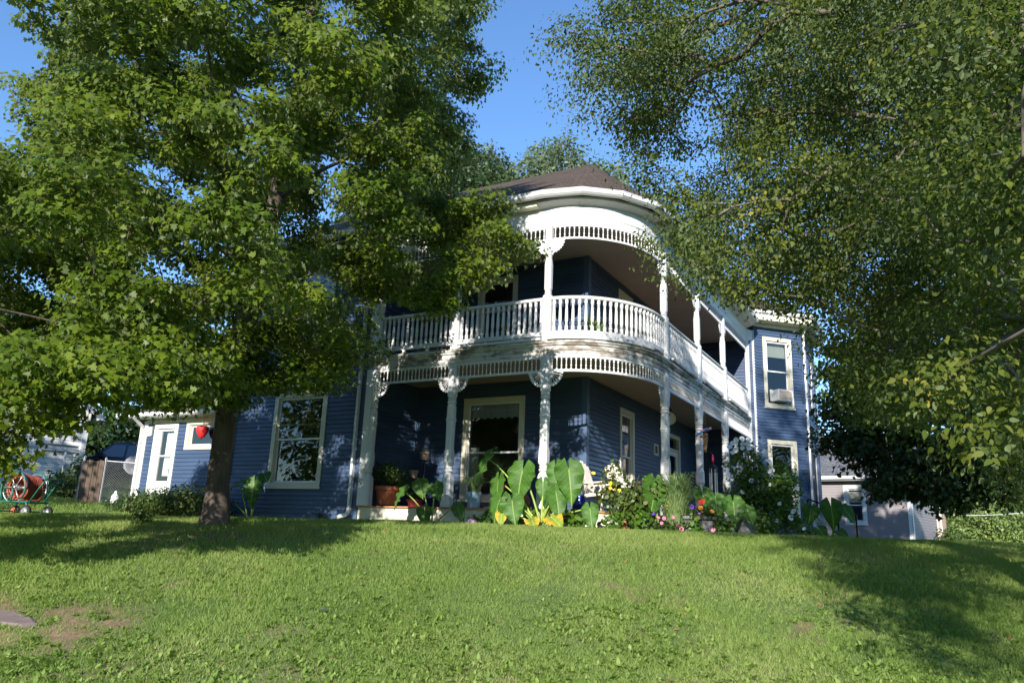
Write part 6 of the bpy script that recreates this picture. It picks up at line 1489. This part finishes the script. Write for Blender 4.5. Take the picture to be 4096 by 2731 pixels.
# parrot with bamboo tubes
pc = Vector((-4.73, 18.19, 2.60))
t = empty('parrot_chime', pc, 'painted wooden parrot with bamboo chime tubes hanging between the side porch posts', 'wind chime')
u = Vector((.8, .45, .30)).normalized()
m = MB(); m.tube([pc-u*.12, pc-u*.08, pc-u*.02, pc+u*.04, pc+u*.08, pc+u*.11], [.018,.038,.048,.043,.034,.018], 10); add('body', m, M['pink'], t, smooth=True)
m = MB(); h = pc+u*.11; m.tube([h-u*.015, h+u*.03, h+u*.06-Vector((0,0,.02))], [.03,.03,.006], 8); add('head', m, M['petal_white'], t, smooth=True)
sd = Vector((u.y, -u.x, 0)).normalized(); wm = mat_simple('blue_wing', (.05,.22,.48), .5, .15, 8)
m = MB(); m.tube([pc-u*.09-Vector((0,0,.015)), pc-u*.17-Vector((0,0,.05)), pc-u*.24-Vector((0,0,.09))], [.028,.024,.008], 6); add('tail', m, wm, t, smooth=True)
for s in (-1, 1):
    m = MB(); m.tube([pc+u*.03+sd*s*.04, pc-u*.05+sd*s*.05-Vector((0,0,.01)), pc-u*.11+sd*s*.03-Vector((0,0,.03))], [.018,.03,.008], 6); add('wing', m, wm, t, smooth=True)
m = MB(); m.tube([pc-u*.08-Vector((0,0,.13))-sd*.14, pc-Vector((0,0,.12))+sd*.14], .03, 8); m.tube([pc+Vector((0,0,.08)), (pc.x, pc.y, 3.69)], .004, 4); m.tube([pc-Vector((0,0,.06)), pc-Vector((0,0,.13))], .006, 4); add('crossbar', m, M['bamboo'], t)
for k in range(5):
    p = pc-Vector((0,0,.17))+sd*(-.13+.065*k)+u*(.03*(k%2)); m = MB(); L = .26+.05*((k*2)%3); m.tube([p, p-Vector((.01*k,0,L))], .024, 8); m.tube([p, p+Vector((0,0,.06))], .003, 4); add('tube', m, M['bamboo'], t, smooth=False)
# shepherd's hook and the long metal chime
hb = (-4.66, 17.90)
t = empty('shepherd_hook', (hb[0], hb[1], .15), 'thin black shepherd hook stuck in the flower bed beside the porch', 'plant hook')
m = MB(); m.tube([(hb[0],hb[1],.05),(hb[0],hb[1],1.85)]+[(hb[0]+.09-.09*math.cos(a), hb[1]+.01, 1.85+.20*math.sin(a)) for a in (.5,1.0,1.57,2.1,2.7)], .011, 6); add('rod', m, M['dark_metal'], t, smooth=True)
hx, hy = hb[0]+.165, hb[1]+.01
t = empty('metal_chime', (hx, hy, 1.8), 'tall silver tube wind chime with a dark cap hanging from the hook', 'wind chime')
m = MB(); m.lathe([(.115,1.66),(.11,1.675),(.05,1.73),(.02,1.77),(.015,1.80)], (hx,hy,0), 14); add('cap', m, M['dark_metal'], t)
m = MB(); m.lathe([(.012,1.80),(.03,1.84),(.022,1.88),(.03,1.92),(.01,1.98)], (hx,hy,0), 8); m.tube([(hx,hy,1.95),(hx-.01,hy,1.99)], .006, 4); add('ornament', m, mat_simple('pink_plastic', (.75,.06,.16), .4, .1, 8), t, smooth=True)
for k in range(6):
    a = k*math.pi/3+.3; m = MB(); x, y = hx+.08*math.cos(a), hy+.08*math.sin(a); m.tube([(x,y,1.56),(x,y,.62+.06*k)], .016, 8); m.tube([(x,y,1.56),(x,y,1.67)], .003, 4); add('tube', m, M['alum'], t)
m = MB(); m.tube([(hx,hy,1.66),(hx,hy,.75)], .004, 4); m.lathe([(.045,1.13),(.045,1.16)], (hx,hy,0), 10); m.lathe([(.03,.70),(.035,.76),(.01,.80)], (hx,hy,0), 8); add('clapper', m, M['dark_metal'], t)
# white porch chairs
def chair(loc, rz, label):
    t = empty('porch_chair', loc, label, 'chair', rz, 'white slatted porch chairs')
    def part(n, mb): 
        return add(n, mb, M['chair'], t, world=False)
    m = MB()
    for k in range(6): m.box(-.26, .26, -.28+.092*k, -.28+.092*k+.08, .40-.012*k+.0, .422-.012*k)
    part('seat', m)
    m = MB()
    for k in range(5):
        x = -.25+.102*k; m.hexa([(x,.24,.36),(x+.09,.24,.36),(x+.09,.265,.36),(x,.265,.36),(x,.50,1.02+.05*(2-abs(k-2))),(x+.09,.50,1.02+.05*(2-abs(k-2))),(x+.09,.525,1.02+.05*(2-abs(k-2))),(x,.525,1.02+.05*(2-abs(k-2)))])
    m.bar((-.27,.34,.58),(.27,.34,.58),.03,.05); m.bar((-.25,.455,.90),(.25,.455,.90),.03,.05); part('backrest', m)
    for s in (-1, 1):
        m = MB(); m.bar((s*.31,-.32,.63),(s*.31,.34,.60),.09,.03); part('armrest', m)
        m = MB(); m.bar((s*.30,-.30,.615),(s*.30,-.24,0),.05,.04,(1,0,0)); part('leg', m)
        m = MB(); m.bar((s*.285,.16,.60),(s*.285,.34,0),.05,.04,(1,0,0)); part('leg', m)
        m = MB(); m.bar((s*.272,-.27,.40),(s*.272,.30,.34),.03,.07); part('seat_rail', m)
    return t
chair((-6.33, 15.55, ZF-.01), math.radians(78), 'white slatted porch chair nearer the house corner, seen from its side')
chair((-5.86, 16.05, ZF-.01), math.radians(66), 'white slatted porch chair behind the rose, its back towards the side wall')
# tan panel leaning at the porch wall
t = empty('leaning_panel', (-9.85, 16.1, ZF), 'flat grey tan board leaning against the porch wall beside the big window', 'board')
m = MB(); m.hexa([(-10.0,16.05,ZF-.01),(-9.72,16.05,ZF-.01),(-9.72,16.08,ZF-.01),(-10.0,16.08,ZF-.01),(-10.0,16.30,1.42),(-9.72,16.30,1.42),(-9.72,16.33,1.42),(-10.0,16.33,1.42)]); add('panel', m, M['tan'], t)
# wire mesh panel right of the bay
t = empty('wire_mesh_panel', (-2.4, 23.4, .12), 'dark framed wire mesh panel standing right of the bay in front of the grey house', 'fence panel')
A_, B_, C_ = Vector((-3.2,23.25,0)), Vector((-2.0,23.45,0)), None
def zt(f): return 1.28-.42*f if f < .75 else .965-.25*(f-.75)
m = MB()
for f in (0, .62, 1.0): m.bar(A_.lerp(B_, f)+Vector((0,0,.05)), A_.lerp(B_, f)+Vector((0,0,zt(f))), .05, .05, (1,0,0))
m.bar(A_+Vector((0,0,zt(0))), A_.lerp(B_,1)+Vector((0,0,zt(1))), .05, .04); m.bar(A_+Vector((0,0,.12)), B_+Vector((0,0,.12)), .04, .04); add('frame', m, M['dark_metal'], t)
def mesh_wires(a, b, z0, ztop, pitch, r, mat, parent):
    """crossing diagonal wires between two posts"""
    m = MB(); a, b = Vector(a), Vector(b); L = (b-a).length; u = (b-a)/L; n = int(L/pitch); H = ztop-z0
    for sg in (1, -1):
        for i in range(-int(H/pitch)-1, n+int(H/pitch)+1):
            s0 = i*pitch; s1 = s0+sg*H; z_0, z_1 = z0, ztop
            lo, hi = min(s0, s1), max(s0, s1)
            if hi < 0 or lo > L: continue
            def cl(s, sA, zA, sB, zB): return zA+(s-sA)/(sB-sA)*(zB-zA)
            sa, sb = max(0, min(L, s0)), max(0, min(L, s1)); za, zb = cl(sa, s0, z_0, s1, z_1), cl(sb, s0, z_0, s1, z_1)
            m.tube([a+u*sa+Vector((0,0,za)), b*0+a+u*sb+Vector((0,0,zb))], r, 3, cap=False)
    return add('wire_mesh', m, mat, parent)
mesh_wires(A_, B_, .12, .86, .05, .004, M['steel'], t)
# stone in the lawn and a scrap of paper
t = empty('flat_stone', (-7.55, 4.35, gz(-7.55, 4.35)), 'flat purplish brown stone half buried in the bare patch of the lawn', 'stone')
m = MB(); z = gz(-7.5, 4.4)
pl = [(-8.5,4.15),(-7.95,4.15),(-7.6,4.28),(-7.36,4.36),(-7.30,4.46),(-7.5,4.52),(-7.85,4.52),(-8.2,4.42),(-8.6,4.35)]
n0 = len(m.v)
for dz, k in ((-.1, 1.05), (.018, 1.0), (.035, .88)): m.v += [(-7.8+(x+7.8)*k, 4.3+(y-4.3)*k, gz(-7.8+(x+7.8)*k, 4.3+(y-4.3)*k)+dz) for x, y in pl]
for j in range(2):
    for i in range(9): m.f.append((n0+9*j+i, n0+9*j+(i+1)%9, n0+9*j+9+(i+1)%9, n0+9*j+9+i))
m.f.append(tuple(n0+18+i for i in range(9))); add('slab', m, mat_simple('purple_stone', (.17,.125,.12), .9, .25, 4, .5), t)
o = MB(); z = gz(-5.42, 6.12)+.03
for a, b in (((-5.47,6.10),(-5.40,6.16)), ((-5.41,6.09),(-5.36,6.15))): o.quad((a[0],a[1],z),(b[0],a[1]-.02,z+.035),(b[0],b[1],z+.045),(a[0]+.01,b[1],z+.01))
tag(add('paper_scrap', o, M['petal_white']), 'crumpled white scrap of paper lying in the middle of the lawn', 'paper')

# ------------------------------------------------------------------ hose cart
cx, cy = -16.55, 9.35
hz = gz(cx, cy)+.01
t = empty('hose_cart', (cx, cy, hz), 'green four wheeled garden hose cart wound with red hose on the lawn at the left', 'hose cart', math.atan2(CR[1], CR[0])-.25)
def part(n, mb, mt_, smooth=True): return add(n, mb, M[mt_], t, world=False, smooth=smooth)
for x in (-.50, .34):
    for y in (-.27, .27):
        w = MB(); k = 16; R1, R2 = .13, .085
        ring = []
        w2 = MB()
        for (ra, rb, hw, mb_) in ((R2, R1, .04, w),):
            n0 = len(mb_.v); sec = [(ra,-hw),(rb-.02,-hw),(rb,-hw*.5),(rb,hw*.5),(rb-.02,hw),(ra,hw)]
            for i in range(k):
                a = 2*math.pi*i/k; mb_.v += [(x+r*math.cos(a), y+d, .13+r*math.sin(a)) for r, d in sec]
            for i in range(k):
                for j in range(6): mb_.f.append((n0+i*6+j, n0+i*6+(j+1)%6, n0+((i+1)%k)*6+(j+1)%6, n0+((i+1)%k)*6+j))
        o = part('wheel', w, 'black')
        w2.tube([(x,y-.03,.13),(x,y+.03,.13)], [.084,.084], 16); w2.tube([(x,y-.045,.13),(x,y-.03,.13)], [.03,.05], 10)
        h = add('rim', w2, M['terra'] if x < 0 else M['steel'], o, world=False, smooth=False)
m = MB(); 
for y in (-.27, .27): m.tube([(-.50,y,.13),(-.50,y,.28),(-.46,y,.32),(.30,y,.32),(.34,y,.28),(.34,y,.13)], .018, 6)
for x in (-.46, -.1, .30): m.tube([(x,-.27,.32),(x,.27,.32)], .016, 6)
for x in (-.5, .34): m.tube([(x,-.27,.13),(x,.27,.13)], .014, 6)
for y in (-.27, .27): m.tube([(-.42,y,.32),(-.46,y,.62),(-.40,y,.70)], .016, 6)
part('frame', m, 'green_metal')
m = MB()
for y in (-.29, .29):
    m = MB(); m.tube([(-.05+.30*math.cos(a), y, .58+.36*math.sin(a)) for a in [k*math.pi/10-.6 for k in range(15)]], .016, 6); m.tube([(-.05,y,.32),(-.05,y,.60)], .018, 6); part('reel_bracket', m, 'green_metal')
m = MB()
for y in (-.18, .18): m.tube([(.30,y,.32),(.50,y,.62),(.62,y,.78)], .016, 6)
m.tube([(.62,-.19,.78),(.62,.19,.78)], .02, 6); part('handle', m, 'green_metal')
m = MB()
for k in range(7): m.tube([(-.50,-.25,.34+.045*k),(-.50,.25,.34+.045*k)], .006, 4); 
for k in range(7): m.tube([(-.50,-.25+.083*k,.33),(-.50,-.25+.083*k,.62)], .006, 4)
for y in (-.25,.25): 
    for k in range(4): m.tube([(-.50,y,.36+.07*k),(-.18,y,.36+.07*k)], .006, 4)
part('basket', m, 'green_metal')
m = MB(); rr_ = .017; pts = []
for layer in range(3):
    R_ = .20+layer*.032; nn = 11
    for i in range(nn*18):
        a = 2*math.pi*i/18; f = i/(nn*18); y = (-.21+.42*f)*(1 if layer % 2 == 0 else -1); pts.append((-.05+(R_+.012*math.sin(i*.37+layer))*math.cos(a), y+.008*math.sin(i*.61), .60+(R_+.012*math.sin(i*.37))*math.sin(a)))
m.tube(pts, rr_, 6); m.tube([(-.05+.24,.1,.55),(.25,.15,.45),(.28,.05,.36),(.22,-.1,.35),(.1,-.2,.36)], rr_, 6); part('hose', m, 'hose')
m = MB(); m.tube([(-.05,-.29,.60),(-.05,.29,.60)], .05, 10)
for y in (-.245, .245):
    m.tube([(-.05+.30*math.cos(a), y, .60+.30*math.sin(a)) for a in [k*math.pi/9 for k in range(19)]], .012, 5)
    for k in range(6): m.tube([(-.05,y,.60),(-.05+.30*math.cos(k*math.pi/3),y,.60+.30*math.sin(k*math.pi/3))], .010, 5)
m.tube([(-.05,-.29,.60),(-.05,-.34,.60),(.06,-.34,.66),(.06,-.42,.66)], .013, 6)
part('reel', m, 'steel')

# ------------------------------------------------------------------ left: garage, fence, car
gu = Vector((.30, .954, 0)).normalized(); gc = Vector((-25.4, 16.0, 0))
GW = Wall(gc-gu*5.2, gu, (gu.y, -gu.x)); 
g0 = .75
garage = empty('white_garage', tuple(gc+Vector((0,0,g0))), 'old white lap sided garage with a gable roof behind the hose cart', 'garage')
siding('wall', GW, 0, 5.2, g0-.3, 3.55, [(1.1, 3.2, g0-.4, 2.85)], .16, .02, 'white', garage)
m = MB(); k = 0
while 3.55+k*.16 < 5.1:                                 # boards of the gable
    z0_ = 3.55+k*.16; z1_ = min(z0_+.16, 5.12); f0 = (z0_-3.55)/1.6; f1 = (z1_-3.55)/1.6
    m.quad(GW.P(2.6*f0, z0_, .02), GW.P(5.2-2.6*f0, z0_, .02), GW.P(5.2-2.6*f1, z1_, .001), GW.P(2.6*f1, z1_, .001)); k += 1
m.quad(GW.P(5.2, g0-.3, 0), GW.P(5.2, g0-.3, -6), GW.P(5.2, 3.55, -6), GW.P(5.2, 3.55, 0)); m.quad(GW.P(0, g0-.3, 0), GW.P(0, g0-.3, -6), GW.P(0, 3.55, -6), GW.P(0, 3.55, 0))
add('gable', m, M['white'], garage)
m = MB()
for sg in (0, 1):
    e = -.35 if sg == 0 else 5.55
    roof_face(m, [GW.P(e, 3.40, .35), GW.P(e, 3.40, -6.2), GW.P(2.6, 5.25, -6.2), GW.P(2.6, 5.25, .35)])
add('roof', m, M['roof_grey'], garage)
m = MB()
for e in (-.35, 5.55): m.bar(GW.P(e, 3.34, .34), GW.P(2.6, 5.19, .34), .05, .16)
m.wbox(GW, 5.06, 5.22, g0-.3, 3.5, -.02, .045); m.wbox(GW, -.02, .14, g0-.3, 3.5, -.02, .045); m.bar(GW.P(5.5,3.36,.34), GW.P(5.5,3.36,-6), .1, .12); add('trim', m, M['white_clean'], garage)
m = MB(); m.wbox(GW, 1.1, 3.2, g0-.3, 2.85, -.06, .0)
for i in range(4):
    for j in range(3): m.wbox(GW, 1.16+.51*i, 1.58+.51*i, g0+.0+.66*j, g0+.5+.66*j, 0, .012)
for a, b in ((1.0,1.12),(3.18,3.3)): m.wbox(GW, a, b, g0-.3, 2.95, -.02, .05)
m.wbox(GW, 1.12, 3.18, 2.84, 2.95, -.02, .05); dr = add('garage_door', m, M['white_clean'], garage)
m = MB(); m.wbox(GW, 3.9, 4.95, 2.12, 2.16, .02, .07); m.wbox(GW, 3.9, 4.95, 2.34, 2.37, .02, .06); add('bracket', m, M['steel'], garage)
# chain link fence with a plank panel
fence = empty('chain_link_fence', (-22.2, 13.7, gz(-22.2, 13.7)), 'sagging grey chain link fence between the garage and the blue house', 'fence')
F0, F1, F2, F3 = (-24.6, 14.9), (-21.25, 13.45), (-20.72, 13.75), (-19.98, 14.6)
fz = lambda p: gz(*p)
for p in (F0, (-22.9, 14.16), F1, F2, (-20.2, 14.33)):
    m = MB(); m.tube([(p[0],p[1],fz(p)-.2),(p[0],p[1],fz(p)+1.22)], .03, 8); m.lathe([(.035,1.22),(.036,1.25),(.01,1.28)], (p[0],p[1],fz(p)), 8); add('post', m, M['steel'], fence)
for a, b in ((F0, F1), (F2, F3)):
    m = MB(); m.tube([(a[0],a[1],fz(a)+1.18),(b[0],b[1],fz(b)+1.18)], .018, 6); add('rail', m, M['steel'], fence)
    za = min(fz(a), fz(b)); mesh_wires((a[0],a[1],0), (b[0],b[1],0), za+.02, za+1.18, .07, .0045, M['steel'], fence)
m = MB()
for k in range(4):
    a = Vector((*F1,0)).lerp(Vector((*F2,0)), k/4+.01); b = Vector((*F1,0)).lerp(Vector((*F2,0)), k/4+.24); o_ = Vector((.02,-.05,0)); z = fz(F1)
    m.hexa([a+o_+Vector((0,0,z-.05)), b+o_+Vector((0,0,z-.05)), b+Vector((0,0,z-.05)), a+Vector((0,0,z-.05)), a+o_+Vector((0,0,z+1.12+.05*(k%2))), b+o_+Vector((0,0,z+1.14)), b+Vector((0,0,z+1.14)), a+Vector((0,0,z+1.12+.05*(k%2)))])
tag(add('plank_panel', m, M['wood']), 'dark weathered plank panel wired onto the chain link fence', 'panel')
S = [(-23.3,14.2,fz((-23.3,14.2))+.35,.9,.4,.42), (-22.2,13.75,fz((-22.2,13.7))+.3,.7,.4,.36), (-21.8,13.7,fz((-21.8,13.6))+.85,.35,.25,.5)]
t = empty('fence_creeper', (-22.6, 13.9, fz((-22.6,13.9))), 'dark weeds and creeper growing along the foot of the chain link fence', 'plants')
foliage(t, 'leaves', S, 2300, .085, ROUND, M['leaf_bush'], 71); stems(t, (-22.5,13.9,fz((-22.5,13.9))), [e[:3] for e in S], .012, M['twig'])
# grey satellite dish behind the fence
dp = Vector((-22.0, 15.6, gz(-22.0, 15.6)+1.0))
t = empty('satellite_dish', (dp.x, dp.y, gz(dp.x, dp.y)), 'grey satellite dish on a pole behind the chain link fence', 'satellite dish')
m = MB(); n_ = Vector((.75, -.5, .43)).normalized(); q_ = n_.to_track_quat('Z', 'Y').to_matrix()
b = MB(); b.lathe([(.001,0),(.12,.012),(.25,.05),(.34,.10),(.345,.115),(.25,.066),(.12,.03),(.001,.02)], n=20, cap=False); m.v = [tuple(dp+q_@Vector(v)) for v in b.v]; m.f = b.f; add('dish', m, M['greypot'], t, smooth=True)
m = MB(); m.tube([(dp.x,dp.y,gz(dp.x,dp.y)-.1),(dp.x,dp.y,dp.z-.1),tuple(dp-n_*.03)], .03, 8); m.tube([tuple(dp-Vector((0,0,.25))), tuple(dp+n_*.35-Vector((0,0,.15)))], .014, 6); add('pole', m, M['steel'], t)
# white jug by the wing corner
jx, jy = -20.35, 13.95; jz = gz(jx, jy)
t = empty('jug', (jx, jy, jz), 'white plastic jug standing by the corner of the low wing', 'jug')
m = MB(); m.lathe([(.09,0),(.10,.02),(.10,.22),(.03,.32),(.03,.37)], (jx,jy,jz), 14); add('body', m, M['petal_white'], t, smooth=True)
m = MB(); m.tube([(jx+.09,jy-.04,jz+.20),(jx+.12,jy-.05,jz+.28),(jx+.04,jy-.02,jz+.31)], .012, 6); add('handle', m, M['petal_white'], t)
# dark car behind the fence
car_p = Vector((-27.6, 19.4, 0)); cz = gz(car_p.x, car_p.y)
car = empty('parked_car', (car_p.x, car_p.y, cz), 'dark blue sport utility car parked behind the chain link fence', 'car', math.atan2(CR[1], CR[0])+.15)
paint = mat_simple('dark_blue_paint', (.014,.016,.028), .25, .05, 3, 0, .3, .6); cg = mat_simple('car_glass', (.05,.06,.08), .05, .1, 3, 0, 0, .8)
def cpart(n, mb, mt_, parent=None, smooth=False): return add(n, mb, mt_, parent or car, world=False, smooth=smooth)
side = [(-2.25,.42),(-2.3,.80),(-2.2,1.00),(-1.15,1.12),(-.55,1.66),(-.2,1.74),(1.5,1.72),(1.95,1.60),(2.22,1.05),(2.28,.6),(2.2,.40),(1.75,.40),(1.62,.62),(1.3,.72),(.98,.62),(.85,.38),(-.95,.38),(-1.1,.62),(-1.42,.72),(-1.74,.62),(-1.85,.42)]
m = MB(); n0 = 0
for hw, k in ((.80, 0), (.90, 0), ):
    pass
m.prism(side, (0,0,0), (1,0,0), (0,0,1), 1.78)
for i, v in enumerate(m.v):
    if v[2] > 1.1: m.v[i] = (v[0], v[1]*(1-.22*(v[2]-1.1)/.6), v[2])
cpart('body', m, paint)
for sy in (-1, 1):
    f = lambda x, z: (x, sy*(.89*(1-.22*(z-1.1)/.6)+.006), z)
    for pl in ([(-.98,1.14),(-.05,1.14),(-.05,1.62),(-.48,1.62)], [(.03,1.14),(.95,1.14),(.95,1.63),(.03,1.62)], [(1.03,1.14),(1.95,1.14),(1.72,1.60),(1.03,1.63)]):
        m = MB(); m.v = [f(*p) for p in pl]; m.f = [(0,1,2,3)]; cpart('window', m, cg)
    for x in (-1.42, 1.30):
        m = MB(); m.tube([(x,sy*.72,.33),(x,sy*.90,.33)], .33, 20); o = cpart('wheel', m, M['black']); m = MB(); m.tube([(x,sy*.905,.33),(x,sy*.915,.33)], .20, 14); cpart('rim', m, M['steel'], o)
    m = MB(); m.box(-.95,-.82,sy*.93-.08,sy*.93+.08,1.12,1.26); cpart('mirror', m, paint)
    m = MB(); m.box(-2.27,-2.1,sy*.68-.15,sy*.68+.15,.82,.95); cpart('headlight', m, M['petal_white'])
m = MB(); m.quad((-1.13,-.80,1.135),(-1.13,.80,1.135),(-.57,.66,1.655),(-.57,-.66,1.655)); m.v = [(x-.008,y,z+.008) for x,y,z in m.v]; cpart('windscreen', m, cg)
m = MB()
for y in (-.55,.55): m.tube([(-.2,y,1.78),(1.5,y,1.77)], .02, 6); m.tube([(-.2,y,1.72),(-.2,y,1.78)], .015, 5); m.tube([(1.5,y,1.70),(1.5,y,1.77)], .015, 5)
cpart('roof_rack', m, M['dark_metal'])

# ------------------------------------------------------------------ right: neighbouring house, wires
M['grey_siding'] = mat_simple('grey_vinyl', (.24,.215,.22), .6, .07, 1.2)
nu = Vector((.985, -.174, 0)); nn_ = Vector((-.174, -.985, 0)); ncr = Vector((-.96, 36.0, 0))
NW = Wall(ncr-nu*8.5, nu, nn_); NS = Wall(ncr, (.174, .985), (.985, -.174))
nb = empty('grey_house', tuple(ncr+Vector((0,0,.2))), 'grey vinyl sided one storey house with white trim at the right behind the trees', 'house')
nwin = (8.5-2.62, 8.5-1.72, 1.0, 2.62)
siding('wall', NW, 0, 8.5, -.2, 3.0, [(nwin[0]+.05, nwin[1]-.05, nwin[2]+.05, nwin[3]-.05)], .115, .014, 'grey_siding', nb)
siding('wall', NS, 0, 5.0, -.2, 3.0, [], .115, .014, 'grey_siding', nb)
window(NW, *nwin, .5, .14, 'white_clean', parent=nb, curtain=[('blind', nwin[0]+.15, nwin[1]-.15, 1.9, 2.5)])
m = MB()
for k in (0,):
    m.quad(NS.P(0,3.0,0), NS.P(5,3.0,0), NS.P(2.5,5.0,0), NS.P(2.5,5.0,0)); m.quad(NW.P(0,-.2,0), NW.P(0,-.2,-5), NW.P(0,3,-5), NW.P(0,3,0)); m.quad(NW.P(0,-.2,-5), NW.P(8.5,-.2,-5), NW.P(8.5,3,-5), NW.P(0,3,-5))
add('gable', m, M['grey_siding'], nb)
m = MB(); roof_face(m, [NW.P(-.3,2.95,.4), NW.P(8.85,2.95,.4), NW.P(8.85,5.15,-2.5), NW.P(-.3,5.15,-2.5)]); roof_face(m, [NW.P(-.3,2.95,-5.4), NW.P(8.85,2.95,-5.4), NW.P(8.85,5.15,-2.5), NW.P(-.3,5.15,-2.5)]); add('roof', m, M['roof_grey'], nb)
m = MB(); m.wbox(NW, 8.36, 8.52, -.2, 2.9, -.02, .03); m.wbox(NS, -.03, .14, -.2, 2.9, -.02, .03); m.wbox(NS, 4.9, 5.02, -.2, 2.9, -.02, .03); m.wbox(NW, -.2, 8.5, 2.80, 2.9, .0, .36); add('trim', m, M['white_clean'], nb)
m = MB(); m.wbox(NW, -.3, 8.85, 2.86, 2.99, .36, .47); add('gutter', m, M['gutter'], nb)
m = MB(); a = Vector(NS.P(5.0, 0, .0)); m.bar(tuple(a+Vector((.35,-.1,2.35))), tuple(a+Vector((.15,-.05,2.0))), .09, .07, (1,0,0)); m.bar(tuple(a+Vector((.15,-.05,2.02))), tuple(a+Vector((.15,-.05,.1))), .09, .07, (1,0,0)); add('downspout', m, M['gutter'], nb)
m = MB(); m.hexa([NS.P(4.4,2.35,.0), NS.P(4.4,2.35,.75), NS.P(6.5,2.35,.75), NS.P(6.5,2.35,0), NS.P(4.4,2.75,.0), NS.P(4.4,2.45,.75), NS.P(6.5,2.45,.75), NS.P(6.5,2.75,0)]); add('eaves', m, M['gutter_cream'], nb)
m = MB(); m.wbox(NS, 5.02, 6.4, -.2, 2.34, -.3, .12); add('rear_wing', m, M['tan'], nb)
sh = empty('foundation_shrub', NS.P(3.2, .0, .5), 'small dark shrub at the corner of the grey house', 'shrub'); foliage(sh, 'leaves', [(*NS.P(3.6, .45, .6)[:2], .55, .7, .6, .5)], 420, .11, ROUND, M['leaf_bush'], 77)
for i, (z0, z1, lab) in enumerate(((3.35, 3.6, 'upper thin pale utility wire crossing behind the grey house'), (2.0, 2.55, 'lower thin pale utility wire crossing behind the grey house'))):
    a, b = dirp(27.9, 48, z0), dirp(37, 46, z1); m = MB(); m.tube([tuple(Vector(a).lerp(Vector(b), f)-Vector((0,0,.35*4*f*(1-f)))) for f in [k/10 for k in range(11)]], .016, 5)
    tag(add('utility_wire', m, M['gutter']), lab, 'wire', 'utility wires')
